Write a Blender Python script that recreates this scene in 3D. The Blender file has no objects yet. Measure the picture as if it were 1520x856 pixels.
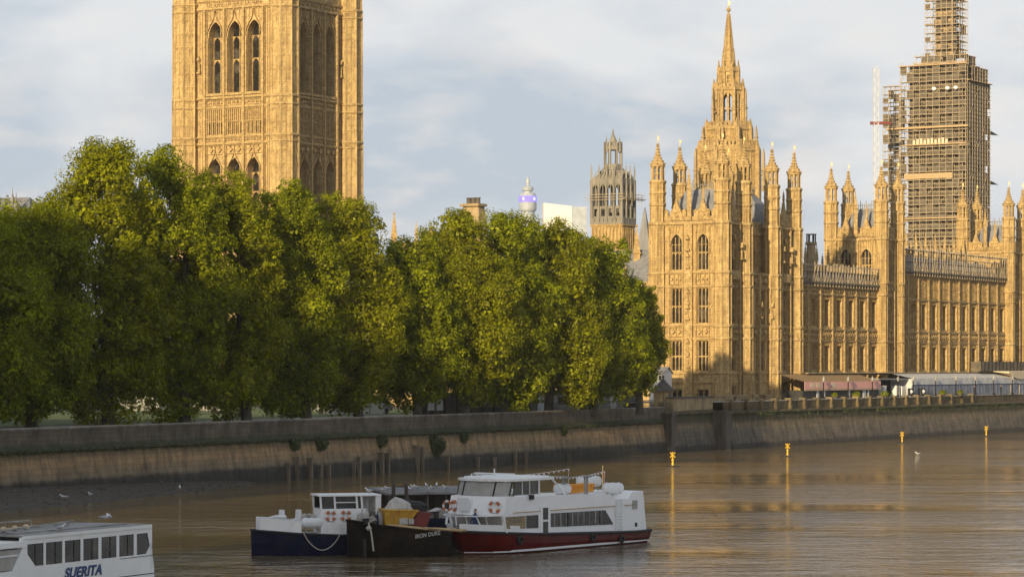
import bpy, math, random
import numpy as np
from mathutils import Vector, Matrix

# ------------------------------------------------------------------ camera
F, CX, HY, H = 4200.0, 760.0, 545.0, 12.0
scene = bpy.context.scene
C = scene.collection
cam_d = bpy.data.cameras.new("camera"); cam = bpy.data.objects.new("camera", cam_d); C.objects.link(cam)
cam.location = (0, 0, H); cam.rotation_euler = (math.pi / 2, 0, 0)
cam_d.sensor_width = 36; cam_d.lens = 36 * F / 1520; cam_d.shift_y = (HY - 428) / 1520
cam_d.clip_start = 1; cam_d.clip_end = 20000
scene.camera = cam

# ------------------------------------------------------------------ light
SUN_AZ = Vector((-0.36, -0.933)).normalized()      # towards the sun, in plan
SUN_EL = math.radians(14)
sd = Vector((SUN_AZ.x * math.cos(SUN_EL), SUN_AZ.y * math.cos(SUN_EL), math.sin(SUN_EL)))
sun_d = bpy.data.lights.new("sun", 'SUN'); sun = bpy.data.objects.new("sun", sun_d); C.objects.link(sun)
sun_d.energy = 5.0; sun_d.angle = math.radians(0.55); sun_d.color = (1.0, 0.80, 0.48)
sun.rotation_euler = sd.to_track_quat('Z', 'Y').to_euler(); sun.location = (0, 0, 300)

world = bpy.data.worlds.new("World"); scene.world = world; world.use_nodes = True
wt = world.node_tree; wt.nodes.clear()
def wn(t, **k):
    n = wt.nodes.new(t)
    for a, b in k.items(): setattr(n, a, b)
    return n
wo = wn('ShaderNodeOutputWorld'); bg = wn('ShaderNodeBackground'); bg.inputs[1].default_value = 0.092
sky = wn('ShaderNodeTexSky', sky_type='NISHITA', sun_disc=False)
sky.sun_elevation = SUN_EL; sky.sun_rotation = math.atan2(SUN_AZ.x, SUN_AZ.y); sky.altitude = 10; sky.air_density = 1.0; sky.dust_density = 1.5; sky.ozone_density = 1.5
tc = wn('ShaderNodeTexCoord'); sep = wn('ShaderNodeSeparateXYZ')
wt.links.new(tc.outputs['Generated'], sep.inputs[0])
mp = wn('ShaderNodeMapping'); mp.inputs['Scale'].default_value = (1.0, 1.0, 2.6); mp.inputs['Location'].default_value = (3.1, 0.4, 0.35)
wt.links.new(tc.outputs['Generated'], mp.inputs[0])
n1 = wn('ShaderNodeTexNoise'); n1.inputs['Scale'].default_value = 7.0; n1.inputs['Detail'].default_value = 6; n1.inputs['Roughness'].default_value = .5; n1.inputs['Distortion'].default_value = .35
n2 = wn('ShaderNodeTexNoise'); n2.inputs['Scale'].default_value = 24.0; n2.inputs['Detail'].default_value = 7; n2.inputs['Roughness'].default_value = .55
wt.links.new(mp.outputs[0], n1.inputs[0]); wt.links.new(mp.outputs[0], n2.inputs[0])
r1 = wn('ShaderNodeValToRGB'); r1.color_ramp.elements[0].position = .42; r1.color_ramp.elements[1].position = .60
wt.links.new(n1.outputs[0], r1.inputs[0])
# stratus veil over the clear sky
veil = wn('ShaderNodeMixRGB'); veil.inputs[0].default_value = .93; veil.inputs[2].default_value = (4.3, 4.95, 5.8, 1)
wt.links.new(sky.outputs[0], veil.inputs[1])
m1 = wn('ShaderNodeMixRGB'); m1.inputs[2].default_value = (6.6, 6.8, 7.0, 1)
wt.links.new(r1.outputs[0], m1.inputs[0]); wt.links.new(veil.outputs[0], m1.inputs[1])
# brighter wisps near the horizon
r2 = wn('ShaderNodeValToRGB'); r2.color_ramp.elements[0].position = .50; r2.color_ramp.elements[1].position = .68
wt.links.new(n2.outputs[0], r2.inputs[0])
hz = wn('ShaderNodeMapRange'); hz.inputs['From Min'].default_value = .16; hz.inputs['From Max'].default_value = .03; hz.inputs['To Min'].default_value = 0; hz.inputs['To Max'].default_value = .75
wt.links.new(sep.outputs[2], hz.inputs[0])
mu = wn('ShaderNodeMath', operation='MULTIPLY'); wt.links.new(r2.outputs[0], mu.inputs[0]); wt.links.new(hz.outputs[0], mu.inputs[1])
m2 = wn('ShaderNodeMixRGB'); m2.inputs[2].default_value = (7.9, 7.3, 6.8, 1)
wt.links.new(mu.outputs[0], m2.inputs[0]); wt.links.new(m1.outputs[0], m2.inputs[1])
# the cloud deck is bright low down and opens to a deeper evening sky overhead
zf_ = wn('ShaderNodeMapRange'); zf_.interpolation_type = 'SMOOTHSTEP'; zf_.inputs['From Min'].default_value = .16; zf_.inputs['From Max'].default_value = .55; zf_.inputs['To Min'].default_value = 0; zf_.inputs['To Max'].default_value = .5
wt.links.new(sep.outputs[2], zf_.inputs[0])
m3 = wn('ShaderNodeMixRGB'); wt.links.new(zf_.outputs[0], m3.inputs[0]); wt.links.new(m2.outputs[0], m3.inputs[1]); wt.links.new(sky.outputs[0], m3.inputs[2])
wt.links.new(m3.outputs[0], bg.inputs[0]); wt.links.new(bg.outputs[0], wo.inputs[0])
vs = scene.view_settings
vs.view_transform = 'Standard'; vs.look = 'None'; vs.gamma = 1.0; vs.exposure = 0.38; vs.use_curve_mapping = False

# ------------------------------------------------------------------ helpers
RNG = random.Random(7)
WM = {}
def P(px, py, Y): return Vector(((px - CX) / F * Y, Y, H - (py - HY) / F * Y))
class FR:
    """frame on a face: a runs right as seen from outside, d outward, z up"""
    def __init__(s, O, e):
        s.O = Vector((O[0], O[1], O[2] if len(O) > 2 else 0)); s.e = Vector((e[0], e[1], 0)).normalized()
        s.n = Vector((s.e.y, -s.e.x, 0))
    def __call__(s, a, d, z): return s.O + s.e * a + s.n * d + Vector((0, 0, z))
    def M(s, a=0, d=0, z=0):     # local x = right, local y = inward, local z = up
        p = s(a, d, z); m = Matrix.Identity(4)
        for i in range(3): m[i][0] = s.e[i]; m[i][1] = -s.n[i]; m[i][3] = p[i]
        return m
    def a_of(s, px, d=0):
        r = (px - CX) / F; o = s(0, d, 0); return (r * o.y - o.x) / (s.e.x - r * s.e.y)
    def at(s, a, d=0):           # another frame shifted
        return FR(s(a, d, 0), s.e)
    def turn(s, a, d=0):         # frame of the face round the corner on the left: right end at (a,d)
        return FR(s(a, d, 0), s.n)
LOC = FR((0, 0, 0), (1, 0))      # local: x = a, y = -d
class MB:
    def __init__(s): s.v = []; s.f = []
    def add(s, vs, fs):
        n = len(s.v); s.v.extend([(v[0], v[1], v[2]) for v in vs]); s.f.extend([tuple(n + i for i in f) for f in fs])
    def box(s, fr, a0, a1, d0, d1, z0, z1):
        c = [fr(a, d, z) for z in (z0, z1) for d in (d0, d1) for a in (a0, a1)]
        s.add(c, [(2, 3, 1, 0), (4, 5, 7, 6), (2, 6, 7, 3), (0, 1, 5, 4), (0, 4, 6, 2), (1, 3, 7, 5)])
    def quad(s, *p): s.add(p, [tuple(range(len(p)))])
    def prism(s, fr, poly, d0, d1):            # poly: (a,z) outline, extruded between d0 and d1
        n = len(poly); vs = [fr(a, d1, z) for a, z in poly] + [fr(a, d0, z) for a, z in poly]
        s.add(vs, [tuple(range(n)), tuple(range(2 * n - 1, n - 1, -1))] + [(i, i + n, (i + 1) % n + n, (i + 1) % n) for i in range(n)])
    def slab(s, fr, poly, z0, z1):             # poly: (a,d) outline
        n = len(poly); vs = [fr(a, d, z1) for a, d in poly] + [fr(a, d, z0) for a, d in poly]
        s.add(vs, [tuple(range(n)), tuple(range(2 * n - 1, n - 1, -1))] + [(i, i + n, (i + 1) % n + n, (i + 1) % n) for i in range(n)])
    def lathe(s, prof, n=8, c=(0, 0, 0), rot=0.0, sx=1, sy=1):
        vs = []; k = len(prof)
        for r, z in prof:
            for i in range(n):
                t = rot + 2 * math.pi * i / n; vs.append((c[0] + r * math.cos(t) * sx, c[1] + r * math.sin(t) * sy, c[2] + z))
        fs = [(j * n + i, j * n + (i + 1) % n, (j + 1) * n + (i + 1) % n, (j + 1) * n + i) for j in range(k - 1) for i in range(n)]
        fs += [tuple(range(n - 1, -1, -1)), tuple((k - 1) * n + i for i in range(n))]
        s.add(vs, fs)
    def tube(s, p0, p1, r0, r1=None, n=6):
        p0 = Vector(p0); p1 = Vector(p1); r1 = r0 if r1 is None else r1
        d = (p1 - p0)
        if d.length < 1e-6: return
        d.normalize(); x = d.orthogonal().normalized(); y = d.cross(x)
        vs = [p0 + (x * math.cos(2 * math.pi * i / n) + y * math.sin(2 * math.pi * i / n)) * r0 for i in range(n)] + \
             [p1 + (x * math.cos(2 * math.pi * i / n) + y * math.sin(2 * math.pi * i / n)) * r1 for i in range(n)]
        s.add(vs, [(i, (i + 1) % n, n + (i + 1) % n, n + i) for i in range(n)] + [tuple(range(n - 1, -1, -1)), tuple(range(n, 2 * n))])
    def path(s, pts, rs, n=6):
        pts = [Vector(p) for p in pts]; k = len(pts); vs = []
        if not hasattr(rs, '__len__'): rs = [rs] * k
        up = Vector((.13, .21, .97))
        for i, p in enumerate(pts):
            t = (pts[min(i + 1, k - 1)] - pts[max(i - 1, 0)]).normalized()
            x = t.cross(up); x = x.normalized() if x.length > .05 else t.orthogonal().normalized(); y = t.cross(x)
            vs += [p + (x * math.cos(2 * math.pi * j / n) + y * math.sin(2 * math.pi * j / n)) * rs[i] for j in range(n)]
        fs = [(j * n + i, j * n + (i + 1) % n, (j + 1) * n + (i + 1) % n, (j + 1) * n + i) for j in range(k - 1) for i in range(n)]
        s.add(vs, fs + [tuple(range(n - 1, -1, -1)), tuple((k - 1) * n + i for i in range(n))])
    def loft(s, rings, close=True):
        n = len(rings[0]); k = len(rings); vs = [p for r in rings for p in r]
        fs = [(j * n + i, j * n + (i + 1) % n, (j + 1) * n + (i + 1) % n, (j + 1) * n + i) for j in range(k - 1) for i in range(n)]
        if close: fs += [tuple(range(n - 1, -1, -1)), tuple((k - 1) * n + i for i in range(n))]
        s.add(vs, fs)
    def ring(s, fr, ac, zc, d, R, r, t0=0, t1=2 * math.pi, n=20, m=6):   # torus lying in the face plane
        full = abs(t1 - t0 - 2 * math.pi) < 1e-6; k = n if full else max(3, int(n * (t1 - t0) / 6.283)) + 1; vs = []
        for i in range(k):
            t = t0 + (t1 - t0) * i / (n if full else k - 1)
            for j in range(m):
                q = 2 * math.pi * j / m; rr = R + r * math.cos(q)
                vs.append(fr(ac + rr * math.cos(t), d + r * math.sin(q), zc + rr * math.sin(t)))
        fs = [(i * m + j, i * m + (j + 1) % m, ((i + 1) % k) * m + (j + 1) % m, ((i + 1) % k) * m + j) for i in range(k if full else k - 1) for j in range(m)]
        s.add(vs, fs)
    def arch(s, fr, ac, w, zs, zt, d0, d1, n=5):   # stone spandrels of a pointed arch in a w-wide opening from zs up to zt
        for sg in (-1, 1):
            cv = []
            for i in range(n + 1):
                t = math.sin(i / n * math.pi / 2) if i < n else 1.0; cv.append((ac + sg * w * max(0.0, math.sqrt(1 - (t * .866) ** 2) - .5), zs + (zt - zs) * t))
            poly = cv + [(ac + sg * w / 2, zt)]
            if sg > 0: poly = poly[::-1]
            s.prism(fr, poly, d0, d1)
MESH = {}
def mesh_of(name, mb, mats, Mi=None, smooth=False):
    me = bpy.data.meshes.new(name)
    v = np.array(mb.v, dtype=np.float64).reshape(-1, 3)
    if Mi is not None:
        R = np.array(Mi)[:3, :3]; t = np.array(Mi)[:3, 3]; v = v @ R.T + t
    me.from_pydata([tuple(x) for x in v.tolist()], [], mb.f); me.update()
    for m in (mats if isinstance(mats, (list, tuple)) else [mats]): me.materials.append(m)
    if smooth: me.polygons.foreach_set('use_smooth', [True] * len(me.polygons))
    return me
def link(name, me, parent=None, M=None):
    o = bpy.data.objects.new(name, me); C.objects.link(o)
    M = M if M is not None else (WM[parent.name] if parent else Matrix.Identity(4))
    WM[o.name] = M.copy()
    if parent: o.parent = parent; o.matrix_basis = WM[parent.name].inverted() @ M
    else: o.matrix_basis = M
    return o
def part(name, mb, mat, parent, M=None, local=False, smooth=False):
    """mesh in world coordinates (local=False) or already in M's coordinates (local=True)"""
    M = M if M is not None else WM[parent.name]
    return link(name, mesh_of(name, mb, mat, None if local else M.inverted(), smooth), parent, M)
def tag(o, label=None, cat=None, group=None, kind=None):
    if label: o['label'] = label
    if cat: o['category'] = cat
    if group: o['group'] = group
    if kind: o['kind'] = kind
    return o
def thing(name, label, cat, loc, rz=0.0, group=None):
    return tag(link(name, None, None, Matrix.Translation(Vector(loc)) @ Matrix.Rotation(rz, 4, 'Z')), label, cat, group)
def solo(name, mb, mat, label, cat, loc, group=None, smooth=False):
    M = Matrix.Translation(Vector(loc)); return tag(link(name, mesh_of(name, mb, mat, M.inverted(), smooth), None, M), label, cat, group)
def struct(name, mb, mat, kind='structure', smooth=False):
    return tag(link(name, mesh_of(name, mb, mat, None, smooth)), kind=kind)

# ------------------------------------------------------------------ materials
def hexc(r, g, b): return (r, g, b, 1)
def mat(name, c1, c2=None, scale=1.0, rough=.8, metal=0.0, bump=0.0, bscale=None, streak=False, spec=.5, detail=5, lo=.35, hi=.65, sheen=0, dirt=None, dirt_scale=.25, dirt_lo=.5, dirt_hi=.75, block=0):
    m = bpy.data.materials.new(name); m.use_nodes = True; nt = m.node_tree; nt.nodes.clear()
    N = nt.nodes.new; L = nt.links.new
    out = N('ShaderNodeOutputMaterial'); b = N('ShaderNodeBsdfPrincipled'); L(b.outputs[0], out.inputs[0])
    b.inputs['Roughness'].default_value = rough; b.inputs['Metallic'].default_value = metal; b.inputs['Specular IOR Level'].default_value = spec
    geo = N('ShaderNodeNewGeometry'); mpn = N('ShaderNodeMapping'); L(geo.outputs['Position'], mpn.inputs[0])
    mpn.inputs['Scale'].default_value = (1, 1, .12) if streak else (1, 1, 1)
    b.inputs['Base Color'].default_value = (*c1, 1)
    col = None
    if c2:
        n = N('ShaderNodeTexNoise'); n.inputs['Scale'].default_value = scale; n.inputs['Detail'].default_value = detail; n.inputs['Roughness'].default_value = .6
        L(mpn.outputs[0], n.inputs[0]); r = N('ShaderNodeValToRGB'); L(n.outputs[0], r.inputs[0])
        r.color_ramp.elements[0].position = lo; r.color_ramp.elements[1].position = hi
        r.color_ramp.elements[0].color = (*c1, 1); r.color_ramp.elements[1].color = (*c2, 1); col = r.outputs[0]
    if dirt:
        n = N('ShaderNodeTexNoise'); n.inputs['Scale'].default_value = dirt_scale; n.inputs['Detail'].default_value = 6; n.inputs['Roughness'].default_value = .65
        L(geo.outputs['Position'], n.inputs[0]); r = N('ShaderNodeMapRange'); L(n.outputs[0], r.inputs[0]); r.inputs[1].default_value = dirt_lo; r.inputs[2].default_value = dirt_hi
        mx = N('ShaderNodeMixRGB'); L(r.outputs[0], mx.inputs[0])
        if col: L(col, mx.inputs[1])
        else: mx.inputs[1].default_value = (*c1, 1)
        mx.inputs[2].default_value = (*dirt, 1); col = mx.outputs[0]
    if block:
        dt = N('ShaderNodeVectorMath'); dt.operation = 'DOT_PRODUCT'; L(geo.outputs['Position'], dt.inputs[0]); dt.inputs[1].default_value = (.96, .28, 0)
        sz = N('ShaderNodeSeparateXYZ'); L(geo.outputs['Position'], sz.inputs[0]); cb = N('ShaderNodeCombineXYZ'); L(dt.outputs['Value'], cb.inputs[0]); L(sz.outputs[2], cb.inputs[1])
        bk = N('ShaderNodeTexBrick'); L(cb.outputs[0], bk.inputs[0]); bk.inputs['Scale'].default_value = 1; bk.inputs['Brick Width'].default_value = .8; bk.inputs['Row Height'].default_value = .42; bk.inputs['Mortar Size'].default_value = .02
        bk.inputs['Color1'].default_value = (1 - block, 1 - block, 1 - block, 1); bk.inputs['Color2'].default_value = (1 + block, 1 + block, 1 + block * .9, 1); bk.inputs['Mortar'].default_value = (.7, .68, .62, 1)
        mbk = N('ShaderNodeMixRGB'); mbk.blend_type = 'MULTIPLY'; mbk.inputs[0].default_value = 1; L(col, mbk.inputs[1]); L(bk.outputs[0], mbk.inputs[2]); col = mbk.outputs[0]
    if col: L(col, b.inputs['Base Color'])
    if bump:
        n = N('ShaderNodeTexNoise'); n.inputs['Scale'].default_value = bscale or scale * 4; n.inputs['Detail'].default_value = 4
        L(geo.outputs['Position'], n.inputs[0]); bp = N('ShaderNodeBump'); bp.inputs['Strength'].default_value = 1; bp.inputs['Distance'].default_value = bump
        L(n.outputs[0], bp.inputs['Height']); L(bp.outputs[0], b.inputs['Normal'])
    return m
M = {}
M['stone'] = mat('honey_limestone', (.33, .215, .085), (.57, .405, .175), 2.2, .9, bump=.10, bscale=3.6, streak=True, dirt=(.21, .135, .06), dirt_scale=1.1, dirt_lo=.52, dirt_hi=.78, block=.09)
M['stone2'] = mat('carved_limestone', (.28, .175, .065), (.59, .42, .185), 3.2, .9, bump=.18, bscale=2.6, dirt=(.12, .07, .03), dirt_scale=1.6, dirt_lo=.5, dirt_hi=.8, block=.09)
M['dstone'] = mat('weathered_limestone', (.30, .215, .115), (.43, .32, .175), 1.2, .9, bump=.05, streak=True, dirt=(.12, .09, .055), dirt_scale=.5)
M['vstone'] = mat('tower_limestone', (.36, .24, .105), (.57, .415, .195), 1.8, .9, bump=.12, bscale=2.8, streak=True, dirt=(.18, .11, .05), dirt_scale=.9, dirt_lo=.5, dirt_hi=.8, block=.09)
M['gstone'] = mat('grey_stone', (.26, .25, .23), (.38, .37, .34), 1.0, .9, bump=.04)
M['glass'] = mat('dark_window_glass', (.016, .015, .014), (.13, .115, .095), .5, .15, lo=.5, hi=.8)  # paler blotches put window reflections into the glass colour
M['slate'] = mat('grey_roof_slate', (.15, .15, .155), (.24, .235, .24), 1.5, .7, bump=.04, streak=True)
M['lead'] = mat('pale_cast_iron_roof', (.15, .135, .11), (.28, .25, .20), 1.2, .6, bump=.04, streak=True)
M['gold'] = mat('gilding', (.95, .72, .30), None, rough=.35, metal=.35)
M['steel'] = mat('galvanised_tube', (.30, .23, .14), (.50, .40, .27), 3, .6, metal=.25)
M['board'] = mat('scaffold_boards', (.20, .15, .09), (.38, .30, .20), 1.4, .9)
M['net'] = mat('debris_netting', (.085, .07, .05), (.16, .13, .09), .8, .95, bump=.05)
M['white'] = mat('white_boat_paint', (.88, .87, .86), (.94, .93, .92), .7, .38, dirt=(.70, .64, .56), dirt_scale=.9, dirt_lo=.6, dirt_hi=.85)
M['white2'] = mat('white_plastic', (.80, .80, .79), None, rough=.5)
M['red'] = mat('red_hull_paint', (.085, .003, .003), (.13, .006, .005), 1.0, .4, dirt=(.06, .012, .01), dirt_scale=1.3, spec=.25)
M['navy'] = mat('navy_hull_paint', (.004, .007, .030), (.008, .012, .042), 1.2, .5, dirt=(.016, .014, .012), dirt_scale=1.2, spec=.2)
M['black'] = mat('black_rubber', (.012, .012, .012), (.03, .028, .026), 2, .7)
M['iron'] = mat('rusty_black_hull', (.007, .006, .005), (.022, .015, .010), .9, .8, bump=.03, dirt=(.05, .024, .012), dirt_scale=.7, dirt_lo=.55, dirt_hi=.8, spec=.15)
M['yellow'] = mat('yellow_skip_paint', (.50, .26, .015), (.60, .34, .03), 1.5, .6, dirt=(.35, .14, .03), dirt_scale=1.8, dirt_lo=.5, dirt_hi=.75)
M['maroon'] = mat('maroon_paint', (.12, .015, .012), (.2, .03, .02), 2, .6)
M['orange'] = mat('orange_lifebuoy', (.50, .15, .05), None, rough=.6)
M['jacket'] = mat('orange_lifejackets', (.90, .40, .04), (.80, .30, .03), 5, .8, bump=.05)
M['rope'] = mat('pale_rope', (.55, .50, .42), (.40, .36, .30), 8, .9)
M['timber'] = mat('old_wet_timber', (.06, .05, .04), (.12, .10, .08), 2, .85, bump=.03, streak=True)
M['wood'] = mat('pale_planks', (.40, .26, .12), (.52, .37, .20), 3, .8)
M['roofgrey'] = mat('boat_roof_grey', (.20, .19, .18), (.30, .28, .26), .9, .55, dirt=(.10, .09, .08), dirt_scale=.8)
M['blue'] = mat('dark_blue_paint', (.015, .02, .07), (.02, .03, .10), 2, .6)
M['tarp'] = mat('white_tarpaulin', (.42, .39, .35), (.56, .52, .47), 2, .7, bump=.12, bscale=2)
M['gull'] = mat('white_plumage', (.82, .81, .79), None, rough=.8)
M['gullwing'] = mat('grey_wings', (.42, .43, .45), None, rough=.8)
M['bark'] = mat('plane_tree_bark', (.055, .045, .03), (.12, .10, .07), 1.5, .9, bump=.05)
M['grass'] = mat('lawn', (.055, .085, .018), (.085, .12, .025), .6, .95, bump=.06, bscale=5)
M['earth'] = mat('land', (.10, .09, .07), (.15, .14, .11), .1, .95)
M['path'] = mat('paving', (.22, .20, .17), (.28, .26, .22), .6, .9)
M['canopy'] = mat('striped_awning_cloth', (.42, .30, .19), (.50, .37, .25), 3, .8)
M['pink'] = mat('pink_fascia_cloth', (.72, .36, .31), (.76, .40, .34), 2, .8)
M['cream'] = mat('cream_cloth', (.62, .50, .34), None, rough=.8)
M['tent'] = mat('white_marquee_sheet', (.46, .46, .46), (.62, .61, .60), .8, .7, bump=.03)
M['tentglass'] = mat('marquee_clear_wall', (.10, .11, .14), (.24, .25, .28), .9, .25)
M['buoyy'] = mat('yellow_buoy_paint', (.74, .48, .03), (.55, .30, .02), 4, .6)
M['brick'] = mat('old_brown_brick', (.20, .12, .075), (.28, .17, .10), 1.2, .9)
M['render'] = mat('white_render', (.66, .64, .60), (.72, .70, .66), 1, .85)
M['concrete'] = mat('office_block_concrete', (.45, .42, .38), (.55, .52, .47), .2, .9)
M['towerglass'] = mat('telecom_tower_cladding', (.30, .33, .36), (.42, .44, .46), .2, .5)
M['skin'] = mat('skin', (.50, .30, .21), None, rough=.6)
M['cloth_blue'] = mat('blue_jacket', (.03, .05, .13), None, rough=.9)
M['cloth_dark'] = mat('dark_clothes', (.02, .02, .025), None, rough=.9)
M['leafbush'] = mat('shrub_leaves', (.035, .05, .012), (.07, .09, .02), 2, .8)
def leaf_mat(name, hue=0.0):
    m = bpy.data.materials.new(name); m.use_nodes = True; nt = m.node_tree; nt.nodes.clear(); N = nt.nodes.new; L = nt.links.new
    out = N('ShaderNodeOutputMaterial'); geo = N('ShaderNodeNewGeometry')
    r = N('ShaderNodeValToRGB'); L(geo.outputs['Random Per Island'], r.inputs[0])
    cr = r.color_ramp; cr.elements[0].color = (.115 + hue, .130, .002, 1); cr.elements[1].color = (.34 + hue, .37, .004, 1)
    e = cr.elements.new(.55); e.color = (.21 + hue, .235, .003, 1)
    n = N('ShaderNodeTexNoise'); n.inputs['Scale'].default_value = .35; n.inputs['Detail'].default_value = 3; L(geo.outputs['Position'], n.inputs[0])
    mr = N('ShaderNodeMapRange'); L(n.outputs[0], mr.inputs[0]); mr.inputs[1].default_value = .35; mr.inputs[2].default_value = .7; mr.inputs[3].default_value = .7; mr.inputs[4].default_value = 1.25
    mx = N('ShaderNodeMixRGB'); mx.blend_type = 'MULTIPLY'; mx.inputs[0].default_value = 1; L(r.outputs[0], mx.inputs[1]); L(mr.outputs[0], mx.inputs[2])
    d = N('ShaderNodeBsdfDiffuse'); t = N('ShaderNodeBsdfTranslucent'); g = N('ShaderNodeBsdfGlossy'); g.inputs['Roughness'].default_value = .45
    g.inputs[0].default_value = (.9, .9, .8, 1)
    L(mx.outputs[0], d.inputs[0])
    tm = N('ShaderNodeMixRGB'); tm.blend_type = 'MULTIPLY'; tm.inputs[0].default_value = 1; tm.inputs[2].default_value = (1.5, 1.45, .5, 1); L(mx.outputs[0], tm.inputs[1]); L(tm.outputs[0], t.inputs[0])
    a = N('ShaderNodeMixShader'); a.inputs[0].default_value = .38; L(d.outputs[0], a.inputs[1]); L(t.outputs[0], a.inputs[2])
    b = N('ShaderNodeMixShader'); b.inputs[0].default_value = .012; L(a.outputs[0], b.inputs[1]); L(g.outputs[0], b.inputs[2]); L(b.outputs[0], out.inputs[0])
    return m
M['leaf'] = leaf_mat('plane_tree_leaves'); M['leaf2'] = leaf_mat('plane_tree_leaves_warm', .015)
def zramp_wall(name, stops, noise=.7):
    """river wall masonry: coping, parapet, moss line, stained stone, tide-blackened foot (real bands at real heights)"""
    m = mat(name, (.2, .2, .2), (.3, .3, .3), .6, .92, bump=.10, bscale=1.3); nt = m.node_tree; N = nt.nodes.new; L = nt.links.new
    b = [x for x in nt.nodes if x.type == 'BSDF_PRINCIPLED'][0]; geo = [x for x in nt.nodes if x.type == 'NEW_GEOMETRY'][0]
    s = N('ShaderNodeSeparateXYZ'); L(geo.outputs['Position'], s.inputs[0])
    n = N('ShaderNodeTexNoise'); n.inputs['Scale'].default_value = .45; n.inputs['Detail'].default_value = 7; n.inputs['Roughness'].default_value = .65; L(geo.outputs['Position'], n.inputs[0])
    a = N('ShaderNodeMath'); a.operation = 'MULTIPLY_ADD'; L(n.outputs[0], a.inputs[0]); a.inputs[1].default_value = noise; L(s.outputs[2], a.inputs[2])
    # noise fades out above the parapet foot
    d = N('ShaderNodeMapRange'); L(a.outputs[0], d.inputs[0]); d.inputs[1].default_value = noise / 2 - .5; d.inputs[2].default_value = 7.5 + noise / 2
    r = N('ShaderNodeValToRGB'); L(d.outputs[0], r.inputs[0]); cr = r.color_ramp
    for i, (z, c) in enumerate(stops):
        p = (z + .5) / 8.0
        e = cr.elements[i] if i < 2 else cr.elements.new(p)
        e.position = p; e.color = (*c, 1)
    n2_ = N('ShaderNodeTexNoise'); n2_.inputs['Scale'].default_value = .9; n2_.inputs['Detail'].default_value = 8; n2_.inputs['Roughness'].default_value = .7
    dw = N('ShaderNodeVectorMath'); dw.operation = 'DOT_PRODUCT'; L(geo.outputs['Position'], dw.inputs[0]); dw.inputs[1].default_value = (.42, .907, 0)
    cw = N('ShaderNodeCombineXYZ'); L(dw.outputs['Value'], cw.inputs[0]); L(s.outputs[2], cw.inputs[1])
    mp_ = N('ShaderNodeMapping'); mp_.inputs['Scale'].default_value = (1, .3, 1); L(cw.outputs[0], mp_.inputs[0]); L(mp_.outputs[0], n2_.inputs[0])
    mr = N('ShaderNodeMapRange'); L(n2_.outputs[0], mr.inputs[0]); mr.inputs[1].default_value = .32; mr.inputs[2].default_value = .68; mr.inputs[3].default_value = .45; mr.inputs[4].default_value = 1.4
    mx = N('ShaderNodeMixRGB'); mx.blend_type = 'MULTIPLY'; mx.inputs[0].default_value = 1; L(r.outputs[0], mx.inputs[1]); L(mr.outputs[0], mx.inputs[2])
    # coursed blocks: thin dark joints along the wall
    dt = N('ShaderNodeVectorMath'); dt.operation = 'DOT_PRODUCT'; L(geo.outputs['Position'], dt.inputs[0]); dt.inputs[1].default_value = (.42, .907, 0)
    cb = N('ShaderNodeCombineXYZ'); L(dt.outputs['Value'], cb.inputs[0]); L(s.outputs[2], cb.inputs[1])
    bk = N('ShaderNodeTexBrick'); L(cb.outputs[0], bk.inputs[0]); bk.inputs['Scale'].default_value = 1; bk.inputs['Brick Width'].default_value = 1.7; bk.inputs['Row Height'].default_value = .52; bk.inputs['Mortar Size'].default_value = .035
    bk.inputs['Color1'].default_value = (.84, .84, .84, 1); bk.inputs['Color2'].default_value = (1.10, 1.06, 1.0, 1); bk.inputs['Mortar'].default_value = (.78, .76, .70, 1)
    mb_ = N('ShaderNodeMixRGB'); mb_.blend_type = 'MULTIPLY'; mb_.inputs[0].default_value = 1; L(mx.outputs[0], mb_.inputs[1]); L(bk.outputs[0], mb_.inputs[2])
    L(mb_.outputs[0], b.inputs['Base Color']); return m
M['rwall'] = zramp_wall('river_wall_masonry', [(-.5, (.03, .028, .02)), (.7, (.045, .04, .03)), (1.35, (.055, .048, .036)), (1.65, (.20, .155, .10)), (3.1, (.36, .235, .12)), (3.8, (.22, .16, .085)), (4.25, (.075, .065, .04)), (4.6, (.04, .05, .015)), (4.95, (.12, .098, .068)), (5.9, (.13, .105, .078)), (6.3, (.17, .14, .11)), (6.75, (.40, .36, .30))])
M['twall'] = zramp_wall('terrace_wall_masonry', [(-.5, (.03, .028, .02)), (.6, (.06, .052, .042)), (.9, (.12, .10, .08)), (2.6, (.14, .115, .085)), (3.6, (.20, .155, .095)), (4.2, (.075, .062, .03)), (5.2, (.05, .05, .018)), (5.6, (.10, .075, .035)), (6.6, (.14, .105, .05)), (7.2, (.20, .15, .075))], .9)

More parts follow.
